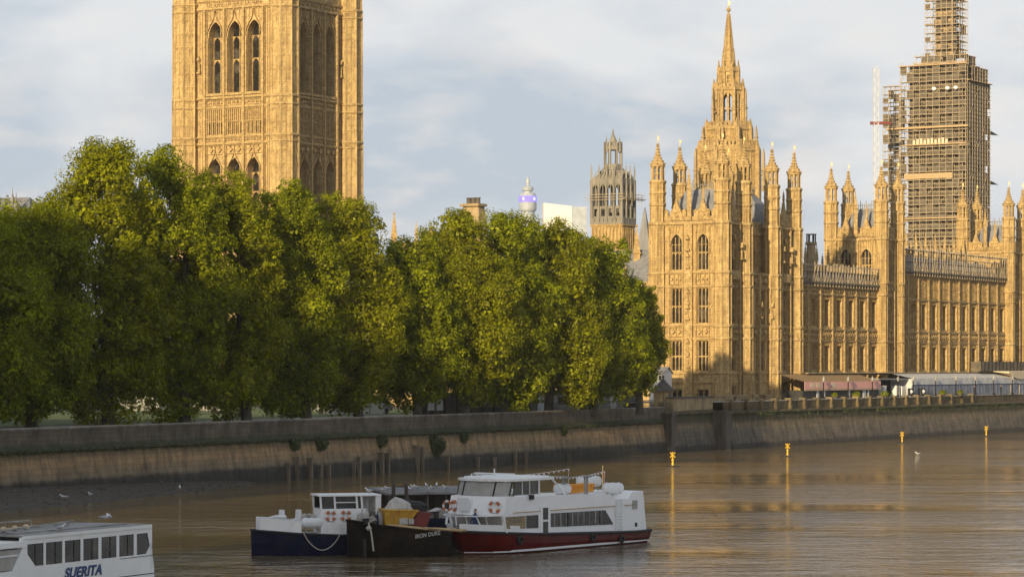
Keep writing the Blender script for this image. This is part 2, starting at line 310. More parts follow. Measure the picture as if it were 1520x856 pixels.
def water_mat():
    m = bpy.data.materials.new('muddy_river'); m.use_nodes = True; nt = m.node_tree; nt.nodes.clear(); N = nt.nodes.new; L = nt.links.new
    out = N('ShaderNodeOutputMaterial'); b = N('ShaderNodeBsdfPrincipled'); L(b.outputs[0], out.inputs[0])
    b.inputs['Base Color'].default_value = (.150, .105, .052, 1); b.inputs['Roughness'].default_value = .06; b.inputs['IOR'].default_value = 1.33
    geo = N('ShaderNodeNewGeometry')
    def noise(sc, rot, sx, det=4, rg=.55):
        mpn = N('ShaderNodeMapping'); mpn.inputs['Rotation'].default_value = (0, 0, rot); mpn.inputs['Scale'].default_value = (sx, 1, 1); L(geo.outputs['Position'], mpn.inputs[0])
        n = N('ShaderNodeTexNoise'); n.inputs['Scale'].default_value = sc; n.inputs['Detail'].default_value = det; n.inputs['Roughness'].default_value = rg; L(mpn.outputs[0], n.inputs[0]); return n.outputs[0]
    a = noise(.42, .35, .55); c = noise(1.7, -.2, .7, 3); g = noise(.035, .5, .5, 3)
    # wind patches: the ripple height varies over tens of metres
    mr = N('ShaderNodeMapRange'); L(g, mr.inputs[0]); mr.inputs[1].default_value = .38; mr.inputs[2].default_value = .62; mr.inputs[3].default_value = .3; mr.inputs[4].default_value = 1.4
    ad = N('ShaderNodeMath'); ad.operation = 'MULTIPLY_ADD'; L(c, ad.inputs[0]); ad.inputs[1].default_value = .38; L(a, ad.inputs[2])
    mu_ = N('ShaderNodeMath'); mu_.operation = 'MULTIPLY'; L(ad.outputs[0], mu_.inputs[0]); L(mr.outputs[0], mu_.inputs[1])
    bp = N('ShaderNodeBump'); bp.inputs['Distance'].default_value = .24; bp.inputs['Strength'].default_value = 1; L(mu_.outputs[0], bp.inputs['Height']); L(bp.outputs[0], b.inputs['Normal'])
    return m
M['water'] = water_mat()
M['screen'] = mat('reflective_windscreen', (.30, .28, .25), (.40, .38, .34), 1.2, .25)
M['screenwarm'] = mat('amber_curtained_glass', (.30, .20, .08), (.10, .08, .05), 1.6, .3)
M['bluetext'] = mat('blue_lettering', (.02, .05, .16), None, rough=.5)
M['lettering'] = mat('faded_white_lettering', (.55, .54, .50), (.35, .33, .30), 5, .8)
SHADE = [(150, 226, 24), (62, 146, 28)]
M['mastgrey'] = mat('pale_grey_mast', (.50, .50, .50), None, rough=.6)
M['postwood'] = mat('grey_fender_timber', (.12, .095, .065), (.24, .19, .13), 2, .85, streak=True)
NLEAF = 100000
M['soot'] = mat('shadowed_old_stone', (.10, .08, .05), (.19, .15, .10), .8, .9)  # stone darkened in colour to deepen the shade inside the scaffolding
M['whiteb'] = mat('bright_white_boat_paint', (.86, .85, .82), (.93, .92, .89), .7, .35, dirt=(.66, .60, .50), dirt_scale=1.1, dirt_lo=.6, dirt_hi=.9)

# ------------------------------------------------------------------ river, land, banks
def rect(mb, x0, y0, x1, y1, z): mb.quad((x0, y0, z), (x1, y0, z), (x1, y1, z), (x0, y1, z))
mb = MB(); rect(mb, -1500, -800, 4000, 9000, 0); struct('river_water', mb, M['water'])
WL = [(-150, 28), (-92, 155), (-46.3, 255.6), (-26.9, 297.7), (1.7, 357.0), (21.5, 400.3)]      # garden river wall
WP = [(31.8, 418.5), (97.6, 539), (165, 663), (230, 783)]                                        # terrace river wall
bank = WL + [(29.0, 416.5)] + WP
mb = MB()
ptsl = [(x - .6, y, 5.7) for x, y in bank] + [(400, 1100, 5.7), (5000, 9000, 5.7), (-6000, 9000, 5.7), (-6000, 28, 5.7)]
mb.quad(*ptsl[::-1]); struct('ground', mb, M['earth'])
def offs(line, d, k0=0, k1=None):
    out = []
    for i, (x, y) in enumerate(line):
        a = Vector(line[max(i - 1, 0)]); b = Vector(line[min(i + 1, len(line) - 1)]); t = (b - a).normalized(); out.append((x + t.y * d, y - t.x * d))
    return out
mb = MB(); L0 = offs(WL, -1.5); L1 = offs(WL, -75)
for i in range(len(L0) - 1): mb.quad((*L0[i], 5.82), (*L0[i + 1], 5.82), (*L1[i + 1], 5.82), (*L1[i], 5.82))
struct('lawn', mb, M['grass'])
mb = MB(); La = offs(WL, -16); Lb = offs(WL, -20)
for i in range(len(La) - 1): mb.quad((*La[i], 5.86), (*La[i + 1], 5.86), (*Lb[i + 1], 5.86), (*Lb[i], 5.86))
struct('garden_path', mb, M['path'])
mb = MB(); T0 = offs(WP, -1.0); T1 = offs(WP, -16)
mb.quad((25, 409, 6.85), *[(x, y, 6.85) for x, y in T0], *[(x, y, 6.85) for x, y in T1[::-1]], (12, 412, 6.85)); struct('terrace_paving', mb, M['path'])

def wall_sweep(line, prof, mb):
    rings = []
    for off, z in prof:
        rings.append([(x, y, z) for x, y in offs(line, off)])
    n = len(prof); k = len(line); vs = [rings[j][i] for i in range(k) for j in range(n)]
    fs = [(i * n + j, i * n + (j + 1) % n, (i + 1) * n + (j + 1) % n, (i + 1) * n + j) for i in range(k - 1) for j in range(n)]
    mb.add(vs, fs + [tuple(range(n)), tuple(range((k - 1) * n, k * n))[::-1]])
def densify(line, step):
    out = []
    for (x0, y0), (x1, y1) in zip(line[:-1], line[1:]):
        n = max(1, int(math.hypot(x1 - x0, y1 - y0) / step))
        out += [(x0 + (x1 - x0) * i / n, y0 + (y1 - y0) * i / n) for i in range(n)]
    return out + [line[-1]]
rw = thing('river_wall', 'long stained stone embankment wall below the garden trees', 'river wall', (-20, 320, 0))
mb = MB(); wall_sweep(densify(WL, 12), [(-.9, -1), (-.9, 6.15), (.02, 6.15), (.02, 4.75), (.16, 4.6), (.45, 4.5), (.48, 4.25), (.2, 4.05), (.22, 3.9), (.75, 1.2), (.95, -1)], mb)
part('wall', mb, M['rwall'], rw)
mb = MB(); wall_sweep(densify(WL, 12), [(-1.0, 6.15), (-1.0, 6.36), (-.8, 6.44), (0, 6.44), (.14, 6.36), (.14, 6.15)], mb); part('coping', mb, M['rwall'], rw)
frw = FR(WL[2], (WL[3][0] - WL[2][0], WL[3][1] - WL[2][1]))
tw = thing('terrace_wall', 'dark mossy river wall carrying the palace terrace', 'river wall', (50, 450, 0))
TWL = [(31.8, 418.5)] + WP[1:]
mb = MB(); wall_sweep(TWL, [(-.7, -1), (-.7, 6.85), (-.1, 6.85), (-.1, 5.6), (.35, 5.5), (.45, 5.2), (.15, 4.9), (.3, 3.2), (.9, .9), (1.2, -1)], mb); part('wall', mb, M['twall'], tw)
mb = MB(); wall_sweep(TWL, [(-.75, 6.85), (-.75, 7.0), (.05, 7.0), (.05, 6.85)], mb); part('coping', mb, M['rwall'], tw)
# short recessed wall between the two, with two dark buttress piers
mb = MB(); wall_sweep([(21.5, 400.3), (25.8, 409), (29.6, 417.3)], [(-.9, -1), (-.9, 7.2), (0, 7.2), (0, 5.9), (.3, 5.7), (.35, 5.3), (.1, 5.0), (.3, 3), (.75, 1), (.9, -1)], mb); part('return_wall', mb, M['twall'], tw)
for (px, w, Y, dy) in ((987, 1.5, 400.2, 1.6), (1069.5, 2.3, 417.5, 2.2)):
    f = FR(((px - CX) / F * Y, Y), (.42, .907)); mb = MB()
    mb.slab(f, [(-w / 2, -1), (-w / 2, 1.3), (w / 2, 1.3), (w / 2, -1)], -1, 5.2); mb.slab(f, [(-w / 2 - .2, -1), (-w / 2 - .2, 1.5), (w / 2 + .2, 1.5), (w / 2 + .2, -1)], 5.2, 5.6)
    part('buttress', mb, M['timber'], tw)
# parapet posts
fT = FR(TWL[0], (TWL[1][0] - TWL[0][0], TWL[1][1] - TWL[0][1]))
for i in range(20):
    a = 1.2 + i * 5.6; mb = MB()
    for w, z0, z1, d in ((.35, 5.5, 6.0, .42), (.26, 6.0, 7.02, .3), (.36, 7.02, 7.25, .36)): mb.box(fT, a - w, a + w, -.7, d, z0, z1)
    part('parapet_post', mb, M['twall'], tw)
# fender posts on the garden wall
fposts = [427, 440, 460, 475, 487, 524, 532, 554, 566, 575, 619, 626, 664, 708, 733, 764, 780, 843]
for i, px in enumerate(fposts):
    # point on wall
    best = None
    for (p0, p1) in zip(WL[:-1], WL[1:]):
        f = FR(p0, (p1[0] - p0[0], p1[1] - p0[1])); a = f.a_of(px, .9); ln = math.hypot(p1[0] - p0[0], p1[1] - p0[1])
        if 0 <= a <= ln: best = (f, a)
    f, a = best; t = 1.2 + RNG.random() * 1.7 if i < 13 else 0.7 + RNG.random() * 1.0; w = .08 + RNG.random() * .10; mb = MB()
    mb.slab(f, [(a - w, .15), (a - w, 1.2), (a + w, 1.2), (a + w, .15)], -1, t); mb.prism(f, [(a - w - .05, t), (a + w + .05, t), (a + w - .05, t + .15), (a - w + .05, t + .15)], .2, 1.25)
    solo('fender_post', mb, M['postwood'], 'dark timber fender post standing against the river wall', 'post', f(a, .7, 0), 'fender posts along the river wall')
# hanging shrubs and weeds on wall
def leafcloud(n, cen, rad, size, rng, droop=0.0):
    """n leaf quads scattered in an ellipsoid shell; returns verts (4n,3)"""
    d = rng.normal(size=(n, 3)); d /= np.linalg.norm(d, axis=1)[:, None]
    r = rng.uniform(.45, 1.05, size=(n, 1)) ** .6
    p = np.array(cen) + d * r * np.array(rad); p[:, 2] -= droop * rng.random(n) ** 2
    nn = d + rng.normal(scale=.36, size=(n, 3)) + np.array([0, 0, .45]); nn /= np.linalg.norm(nn, axis=1)[:, None]
    t = np.cross(nn, rng.normal(size=(n, 3))); t /= np.linalg.norm(t, axis=1)[:, None]; b = np.cross(nn, t)
    s = size * rng.uniform(.6, 1.25, size=(n, 1))
    v = np.stack([p + t * s, p + b * s * .62, p - t * s * .9, p - b * s * .62], axis=1)
    return v.reshape(-1, 3)
def leaf_mesh(name, verts, m):
    me = bpy.data.meshes.new(name); nv = len(verts); nf = nv // 4
    me.vertices.add(nv); me.vertices.foreach_set('co', verts.astype(np.float32).ravel())
    me.loops.add(nv); me.loops.foreach_set('vertex_index', np.arange(nv, dtype=np.int32))
    me.polygons.add(nf); me.polygons.foreach_set('loop_start', np.arange(0, nv, 4, dtype=np.int32))
    me.update(calc_edges=True); me.validate(); me.materials.append(m); return me
NR = np.random.default_rng(11)
def wall_pt(px, d, z):
    for (p0, p1) in zip(WL[:-1], WL[1:]):
        f = FR(p0, (p1[0] - p0[0], p1[1] - p0[1])); a = f.a_of(px, d)
        if 0 <= a <= math.hypot(p1[0] - p0[0], p1[1] - p0[1]): return f(a, d, z)
for px, z, r, lab in ((643, 3.1, 1.5, 'large dark shrub hanging on the river wall'), (566, 3.9, .7, 'small weed clump on the river wall ledge'), (688, 3.9, .6, 'weed tuft rooted in the wall above pale stone'), (476, 3.9, .8, 'left weed clump trailing from the wall ledge'), (437, 4.0, .6, 'leftmost small weed tuft on the wall ledge'), (838, 4.0, .4, 'lone weed tuft right of the fender posts')):
    c = wall_pt(px, .55, z); v = leafcloud(int(900 * r), (0, 0, 0), (r * 1.1, .55, r * .8), .16, NR, .6)
    o = link('wall_shrub', leaf_mesh('wall_shrub', v, M['leafbush']), None, Matrix.Translation(c)); tag(o, lab, 'shrub', 'weeds growing on the river wall')
mb_moss = np.concatenate([leafcloud(26, tuple(wall_pt(px, .4, 4.35)), (.9, .3, .22), .11, NR, .3) for px in np.arange(-20, 985, 4.5) if NR.random() < .75])
o = link('wall_moss', leaf_mesh('wall_moss', mb_moss, M['leafbush'])); tag(o, 'dark green moss and weeds along the wall ledge', 'moss', kind='stuff')
mv = []
for a in np.arange(2, 150, 1.3):
    if NR.random() < .7: mv.append(leafcloud(22, tuple(fT(a, .42, 5.3 - .4 * NR.random())), (.8, .25, .3), .12, NR, .5))
o = link('terrace_moss', leaf_mesh('terrace_moss', np.concatenate(mv), M['leafbush'])); tag(o, 'green moss along the terrace wall ledge', 'moss', kind='stuff')

# foreshore at the foot of the wall
M['gravel'] = mat('wet_gravel', (.03, .024, .017), (.13, .10, .07), 3.5, .8, bump=.12, bscale=6, detail=8, lo=.4, hi=.7)
g0 = densify(WL[1:4], 2.0); nU = len(g0); nV = 14; vs_ = []
for i, (x, y) in enumerate(g0):
    t = min(1, max(0, (y - 175) / 122)); wdt = 21 * (1 - t) ** .6 + .01; ztop = 2.1 * (1 - t) ** .5 - .05
    f = FR((x, y), (.418, .908))
    for j in range(nV + 1):
        q = j / nV; vs_.append(f(0, .5 + wdt * q, ztop * (1 - q ** .8) - .12 * q + NR.normal() * .06 * (1 - t)))
mb = MB(); mb.add(vs_, [(i * (nV + 1) + j, i * (nV + 1) + j + 1, (i + 1) * (nV + 1) + j + 1, (i + 1) * (nV + 1) + j) for i in range(nU - 1) for j in range(nV)])
struct('foreshore', mb, M['gravel'], smooth=False)
mb = MB()
for k in range(420):
    y = NR.uniform(225, 292); t = (y - 175) / 122; x = -46.3 + (y - 255.6) * .4605; f = FR((x, y), (.418, .908)); q = NR.random() ** .8
    wdt = 21 * (1 - t) ** .6; z = (2.1 * (1 - t) ** .5) * (1 - q ** .8) - .1 * q
    p = f(0, .7 + wdt * q, z); r = NR.uniform(.05, .16); mb.lathe([(r * .7, -r * .3), (r, r * .2), (r * .5, r * .6)], 5, p, NR.random() * 6, NR.uniform(.7, 1.3), 1)
o = struct('shore_stones', mb, mat('shore_pebbles', (.05, .042, .032), (.17, .14, .10), .8, .85), kind='stuff'); o['label'] = 'scattered wet stones on the muddy foreshore'; o['category'] = 'stones'

# ------------------------------------------------------------------ masonry helpers
def wall(mb, fr, a0, a1, z0, z1, d0, d1, cols):
    cur = a0
    for ac, w, ops in cols:
        if ac - w / 2 > cur: mb.box(fr, cur, ac - w / 2, d0, d1, z0, z1)
        z = z0
        for zb, zt, ar in ops:
            if zb > z: mb.box(fr, ac - w / 2, ac + w / 2, d0, d1, z, zb)
            if ar: mb.arch(fr, ac, w, zt - w * ar, zt, d0, d1)
            z = zt
        if z < z1: mb.box(fr, ac - w / 2, ac + w / 2, d0, d1, z, z1)
        cur = ac + w / 2
    if cur < a1: mb.box(fr, cur, a1, d0, d1, z0, z1)
def course(mb, fr, a0, a1, z, h=.35, p=.3, d=0):
    mb.box(fr, a0, a1, d, d + p, z, z + h * .55); mb.box(fr, a0, a1, d, d + p * .55, z + h * .55, z + h); mb.box(fr, a0, a1, d, d + p * .4, z - h * .4, z)
def ribs(mb, fr, a0, a1, z0, z1, n, p=.12, w=.12, d=0, heads=True, rows=1):
    st = (a1 - a0) / n
    for i in range(n + 1): mb.box(fr, a0 + i * st - w / 2, a0 + i * st + w / 2, d, d + p, z0, z1)
    for r in range(rows):
        zt = z0 + (z1 - z0) * (r + 1) / rows
        if heads:
            for i in range(n):
                c = a0 + (i + .5) * st; mb.arch(fr, c, st - w, zt - min(.6 * st, .5 * (z1 - z0) / rows), zt - .04, d, d + p * .8, 3)
        if r < rows - 1: mb.box(fr, a0, a1, d, d + p * .9, zt - .05, zt + .08)
def quatre(mb, fr, a0, a1, z0, z1, n, d=0, p=.12):
    """carved panel band: framed panels each with a raised lozenge"""
    st = (a1 - a0) / n; zc = (z0 + z1) / 2; hh = (z1 - z0) / 2
    mb.box(fr, a0, a1, d, d + p, z0, z0 + .1); mb.box(fr, a0, a1, d, d + p, z1 - .1, z1)
    for i in range(n):
        c = a0 + (i + .5) * st; q = min(st * .36, hh * .72)
        mb.prism(fr, [(c - q, zc), (c, zc - q), (c + q, zc), (c, zc + q)], d, d + p * 1.3)
        mb.box(fr, c - st / 2 - .05, c - st / 2 + .05, d, d + p, z0 + .1, z1 - .1)
        mb.prism(fr, [(c - q * .4, zc + q * 1.0), (c, zc + q * .7), (c + q * .4, zc + q * 1.0)], d, d + p)
def parapet(mb, fr, a0, a1, z, h=1.7, d=0, step=1.1, t=.35):
    n = max(2, int((a1 - a0) / step)); st = (a1 - a0) / n
    mb.box(fr, a0, a1, d - t, d, z, z + h * .35)
    for i in range(n):
        c = a0 + (i + .5) * st
        mb.box(fr, c - st * .34, c + st * .34, d - t, d, z + h * .35, z + h * (.78 if i % 2 else .9)); mb.prism(fr, [(c - st * .4, z + h * .8), (c + st * .4, z + h * .8), (c, z + h)], d - t - .05, d + .05)
def figure(mb, fr, a, d, z, h):
    """niche statue under a canopy"""
    c = fr(a, d, z); mb.lathe([(.22 * h / 1.8, 0), (.26 * h / 1.8, .1), (.2 * h / 1.8, h * .45), (.25 * h / 1.8, h * .75), (.1 * h / 1.8, h * .83), (.13 * h / 1.8, h * .92), (.04, h)], 7, c)
    mb.box(fr, a - .34, a + .34, d - .3, d + .32, z - .3, z); mb.prism(fr, [(a - .36, z + h + .15), (a + .36, z + h + .15), (a, z + h + .95)], d - .3, d + .34)
def window_mesh(w, h, lights, arched, trans, dep=.28, bar=.12):
    k = ('win', round(w, 2), round(h, 2), lights, arched, trans)
    if k in MESH: return MESH[k]
    f = MB(); st = w / lights; zs = h - (w * arched if arched else 0)
    f.box(LOC, -w / 2, -w / 2 + bar * .7, 0, dep, 0, h if not arched else zs); f.box(LOC, w / 2 - bar * .7, w / 2, 0, dep, 0, h if not arched else zs)
    f.box(LOC, -w / 2 + bar * .7, w / 2 - bar * .7, 0, dep, 0, .12)
    for i in range(1, lights):
        x = -w / 2 + i * st; top = h if not arched else zs + (w * arched) * (1 - abs(x) / (w / 2)) ** .75 * .95
        f.box(LOC, x - bar / 2, x + bar / 2, 0, dep, .12, top)
    for t in trans: f.box(LOC, -w / 2, w / 2, 0, dep * .8, h * t - bar / 2, h * t + bar / 2)
    for lv in list(trans) + [1.0 if not arched else zs / h]:
        for i in range(lights): f.arch(LOC, -w / 2 + (i + .5) * st, st - bar, h * lv - st * .75, h * lv - (bar / 2 if lv < 1 else 0), .02, dep * .7, 3)
    g = MB(); g.box(LOC, -w / 2, w / 2, -.08, 0, 0, h)
    MESH[k] = (mesh_of('window_tracery', f, M['stone2']), mesh_of('window_glass', g, M['glass'])); return MESH[k]
def put_window(parent, fr, a, d, z, w, h, lights=2, arched=0, trans=(.5,)):
    f, g = window_mesh(w, h, lights, arched, tuple(trans)); Mw = fr.M(a, d, z)
    o = link('window', f, parent, Mw); link('glass', g, o, Mw); return o
ang8 = math.pi / 8
def turret_mesh(key, segs, spire, vane, rings=(), ribs_=True, openst=None, pan=2.4):
    """segs: [(r, z0, z1)], openst (r,z0,z1), spire (r, z0, z1), vane (z0,z1)"""
    if key in MESH: return MESH[key]
    m = MB()
    for r, z0, z1 in segs:
        m.lathe([(r, z0), (r, z1)], 8, (0, 0, 0), ang8)
        if ribs_:
            for i in range(8):
                t = ang8 + i * math.pi / 4; x, y = math.cos(t), math.sin(t)
                m.lathe([(.11 + r * .05, z0), (.11 + r * .05, z1)], 4, (r * x, r * y, 0), t)
                tm = t + ang8; xm, ym = math.cos(tm) * math.cos(ang8), math.sin(tm) * math.cos(ang8)
                f = FR((r * xm, r * ym), (-math.sin(tm), math.cos(tm)))
                hw = r * math.sin(ang8) * .8; z = z0
                while z < z1 - .6:
                    zz = min(z + pan, z1); m.arch(f, 0, hw * 1.7, zz - .55, zz - .1, 0, .09, 2); m.box(f, -hw, hw, 0, .1, zz - .1, zz + .04); m.box(f, -.05, .05, 0, .08, z, zz - .2); z = zz
        m.lathe([(r + .12, z1 - .3), (r + .28, z1 - .1), (r + .28, z1 + .1), (r + .05, z1 + .3)], 8, (0, 0, 0), ang8)
    for r, z in rings: m.lathe([(r, z - .25), (r + .25, z - .05), (r + .25, z + .2), (r + .02, z + .35)], 8, (0, 0, 0), ang8)
    if openst:
        r, z0, z1 = openst
        for i in range(8):
            t = ang8 + i * math.pi / 4; m.box(FR((r * math.cos(t), r * math.sin(t)), (-math.sin(t), math.cos(t))), -.13, .13, -.2, .13, z0, z1)
            tm = t + ang8; f = FR((r * .924 * math.cos(tm), r * .924 * math.sin(tm)), (-math.sin(tm), math.cos(tm))); m.arch(f, 0, r * .7, z1 - .7, z1 - .05, -.15, .02, 3); m.box(f, -r * .35, r * .35, -.15, .02, (z0 + z1) / 2 - .08, (z0 + z1) / 2 + .08)
        m.lathe([(r * .35, z0), (r * .35, z1)], 6)
        m.lathe([(r, z1 - .12), (r + .26, z1), (r + .26, z1 + .22), (r * .9, z1 + .4)], 8, (0, 0, 0), ang8)
    s = MB(); r, z0, z1 = spire; hh = z1 - z0
    s.lathe([(r, z0), (r * 1.22, z0 + hh * .08), (r * .9, z0 + hh * .22), (r * .46, z0 + hh * .42), (r * .24, z0 + hh * .7), (r * .1, z1)], 8, (0, 0, 0), ang8)
    for i in range(8):
        t = ang8 + i * math.pi / 4
        for q in np.arange(.1, .95, .085 if hh > 5 else .14):
            rr = r * float(np.interp(q, [0, .08, .22, .42, .7, 1], [1, 1.22, .9, .46, .24, .1])) + .04; b = .07 + r * .08
            s.lathe([(b * .3, -b), (b * 1.1, 0), (b * .3, b)], 4, (rr * math.cos(t), rr * math.sin(t), z0 + q * hh), t)
    s.lathe([(r * .1, z1 - .1), (r * .3, z1 + .05), (r * .1, z1 + .2)], 6)
    v = None
    if vane:
        v = MB(); v.lathe([(.045, vane[0]), (.03, vane[1])], 5); h = vane[1] - vane[0]
        v.lathe([(.03, -.14), (.15, 0), (.03, .14)], 6, (0, 0, vane[0] + h * .3)); v.box(LOC, -.04, .22, -.015, .015, vane[0] + h * .55, vane[0] + h * .9); v.lathe([(.02, 0), (.09, .08), (.02, .16)], 5, (0, 0, vane[1] - .1))
    MESH[key] = (mesh_of('turret_body', m, M['stone']), mesh_of('spire_cone', s, M['stone2']), mesh_of('vane', v, M['gold']) if v else None); return MESH[key]
def put_turret(parent, key, x, y, z=0, rot=0.0, name='turret', m=None):
    b, s, v = MESH[key]; Mw = Matrix.Translation(Vector((x, y, z))) @ Matrix.Rotation(rot, 4, 'Z')
    o = link(name, b, parent, Mw); link('spire', s, o, Mw)
    if v: link('weather_vane', v, o, Mw)
    return o
def pinnacle_mesh(key, r, h, hs, m='stone2'):
    if key in MESH: return
    p = MB(); p.lathe([(r, 0), (r, h)], 4, (0, 0, 0), math.pi / 4); p.lathe([(r * 1.35, h - .08), (r * 1.35, h + .08)], 4, (0, 0, 0), math.pi / 4)
    p.lathe([(r * 1.05, h + .08), (r * .5, h + hs * .5), (r * .15, h + hs * .9), (r * .45, h + hs * .93), (r * .1, h + hs)], 4, (0, 0, 0), math.pi / 4)
    for q in (.2, .4, .6):
        for i in range(4):
            t = math.pi / 4 + i * math.pi / 2; rr = r * (1.05 - q * .95) + .03; p.lathe([(.02, -.09), (.1, 0), (.02, .09)], 4, (rr * math.cos(t), rr * math.sin(t), h + .08 + q * hs), t)
    MESH[key] = mesh_of('pinnacle', p, M[m])
def put_pinnacle(parent, key, p, rot=0.0): return link('pinnacle', MESH[key], parent, Matrix.Translation(Vector(p)) @ Matrix.Rotation(rot, 4, 'Z'))
pinnacle_mesh('p_small', .22, 1.0, 1.5); pinnacle_mesh('p_med', .34, 2.6, 2.4); pinnacle_mesh('p_tall', .45, 5.0, 3.0); pinnacle_mesh('p_needle', .24, 4.6, 3.0)

# ------------------------------------------------------------------ Victoria-style great square tower
A31 = math.radians(31.5); v31 = (math.cos(A31), -math.sin(A31)); u31 = (math.sin(A31), math.cos(A31))
A29 = math.radians(29.5); v29 = (math.cos(A29), -math.sin(A29)); u29 = (math.sin(A29), math.cos(A29))
VC = (-40.36, 500.0); SIDE = 21.0
vt = thing('great_square_tower', 'huge square honey stone Gothic tower rising behind the trees, cut off at the top', 'tower', (VC[0] - 4, VC[1] + 15, 5.7))
FS_ = FR(VC, v29); FE_ = FR(VC, u29)
core = MB(); core.slab(FS_, [(-SIDE + .5, -2.2), (-.5 - 1.7, -2.2), (-.5 - 1.7, -SIDE + 2.2), (-SIDE + .5, -SIDE + 2.2)], 5.7, 84); part('inner_wall', core, M['vstone'], vt)
for fi, (fr, a0, a1) in enumerate(((FS_, -SIDE, 0), (FE_, 0, SIDE))):
    m = MB(); cs = [a0 + 6.3, a0 + 10.5, a0 + 14.7]; hw = 1.5
    wall(m, fr, a0 + 1.9, a1 - 1.9, 5.7, 84, -1.9, 0, [(c, 2 * hw, [(33.5, 49.4, .85), (61.0, 73.8, .85), (79.5, 84, 0)]) for c in cs])
    part('wall', m, M['vstone'], vt)
    # reveals read because windows sit 1.6 m back
    for c in cs:
        put_window(vt, fr, c, -1.85, 61.0, 2 * hw, 12.8, 2, .85, (.48,)); put_window(vt, fr, c, -1.85, 33.5, 2 * hw, 15.9, 2, .85, (.3, .62))
    m = MB()
    for c in cs:      # hood moulds with ogee tops, jamb shafts
        for sg in (-1, 1):
            m.box(fr, c + sg * (hw + .16) - .14, c + sg * (hw + .16) + .14, 0, .3, 61.0, 71.0); m.box(fr, c + sg * (hw + .16) - .14, c + sg * (hw + .16) + .14, 0, .3, 34, 46.4)
        for zs, zt in ((71.0, 74.4), (46.2, 49.9)):
            for sg in (-1, 1):
                pts = [(hw + .3, zs), (hw * 1.02, zs + 1.1), (hw * .72, zs + 2.1), (hw * .32, zs + 2.9), (hw * .12, zs + 3.6), (0.06, zt + (1.9 if zs > 60 else .6))]
                for (x0, q0), (x1, q1) in zip(pts[:-1], pts[1:]):
                    po = [(c + sg * x0, q0), (c + sg * x1, q1), (c + sg * x1, q1 + .34), (c + sg * (x0 + .02), q0 + .34)]
                    m.prism(fr, po if sg < 0 else po[::-1], 0, .34)
            if zs > 60: m.prism(fr, [(c - .5, zt + 1.9), (c, zt + 1.3), (c + .5, zt + 1.9), (c, zt + 2.5)], 0, .4)
        m.box(fr, c - hw - .3, c + hw + .3, 0, .5, 60.55, 61.0)
    for c in (a0 + 4.2, a0 + 8.4, a0 + 12.6, a0 + 16.8):      # buttress shafts between the windows
        m.box(fr, c - .22, c + .22, 0, .55, 30, 76); m.box(fr, c - .42, c - .3, 0, .25, 30, 76); m.box(fr, c + .3, c + .42, 0, .25, 30, 76)
    for i in range(3): ribs(m, fr, cs[i] - 1.7, cs[i] + 1.7, 74.2, 76.0, 5, .15, .12)
    for z, p in ((60.0, .5), (58.3, .35), (53.1, .35), (51.8, .5), (76.0, .5), (77.5, .35)): course(m, fr, a0 + 1.9, a1 - 1.9, z, .45, p)
    for c in cs:
        quatre(m, fr, c - 1.8, c + 1.8, 58.8, 59.9, 4, 0, .2); quatre(m, fr, c - 1.8, c + 1.8, 52.2, 53.0, 5, 0, .18); quatre(m, fr, c - 1.8, c + 1.8, 76.5, 77.4, 4, 0, .18)
        quatre(m, fr, c - 1.8, c + 1.8, 50.1, 51.7, 2, 0, .3)
        ribs(m, fr, c - 1.76, c + 1.76, 53.6, 58.2, 8, .3, .14, 0, True, 2)
    for aa in (a0 + 2.9, a1 - 2.9):
        ribs(m, fr, aa - .55, aa + .55, 30, 58, 2, .14, .1, 0, True, 8); ribs(m, fr, aa - .55, aa + .55, 61, 76, 2, .14, .1, 0, True, 5); figure(m, fr, aa, .3, 65, 1.9)
    part('carved_ornament', m, M['stone2'], vt)
    m = MB()
    for c in cs:
        for k in range(4): m.box(fr, c - 1.76 + .44 * (2 * k + 1) - .15 , c - 1.76 + .44 * (2 * k + 1) + .15, .005, .03, 53.7, 55.9)
    part('slot_window', m, M['glass'], vt)
turret_mesh('vt', [(2.6, 0, 53.0), (2.55, 53.0, 59.9), (2.5, 59.9, 77.0), (2.4, 77, 96)], (2.3, 96, 104), (104, 108), [(2.55, 51.9), (2.55, 58.4), (2.5, 75.6)])
for (a, d) in ((-SIDE, 0), (0, 0), (0, -SIDE), (-SIDE, -SIDE)):
    p = FS_(a, d, 0); put_turret(vt, 'vt', p.x, p.y, 0, -A29, 'corner_turret')
m = MB(); m.slab(FS_, [(-SIDE, 0), (0, 0), (0, -SIDE), (-SIDE, -SIDE)], 84, 92); part('upper_stage', m, M['vstone'], vt)
m = MB(); wall(m, FS_.turn(-SIDE + 0, -SIDE), -SIDE, 0, 5.7, 84, -1, 0, []); m.box(FR(FS_(0, -SIDE, 0), (-v29[0], -v29[1])), 0, SIDE, -1, 0, 5.7, 84); part('rear_wall', m, M['vstone'], vt)

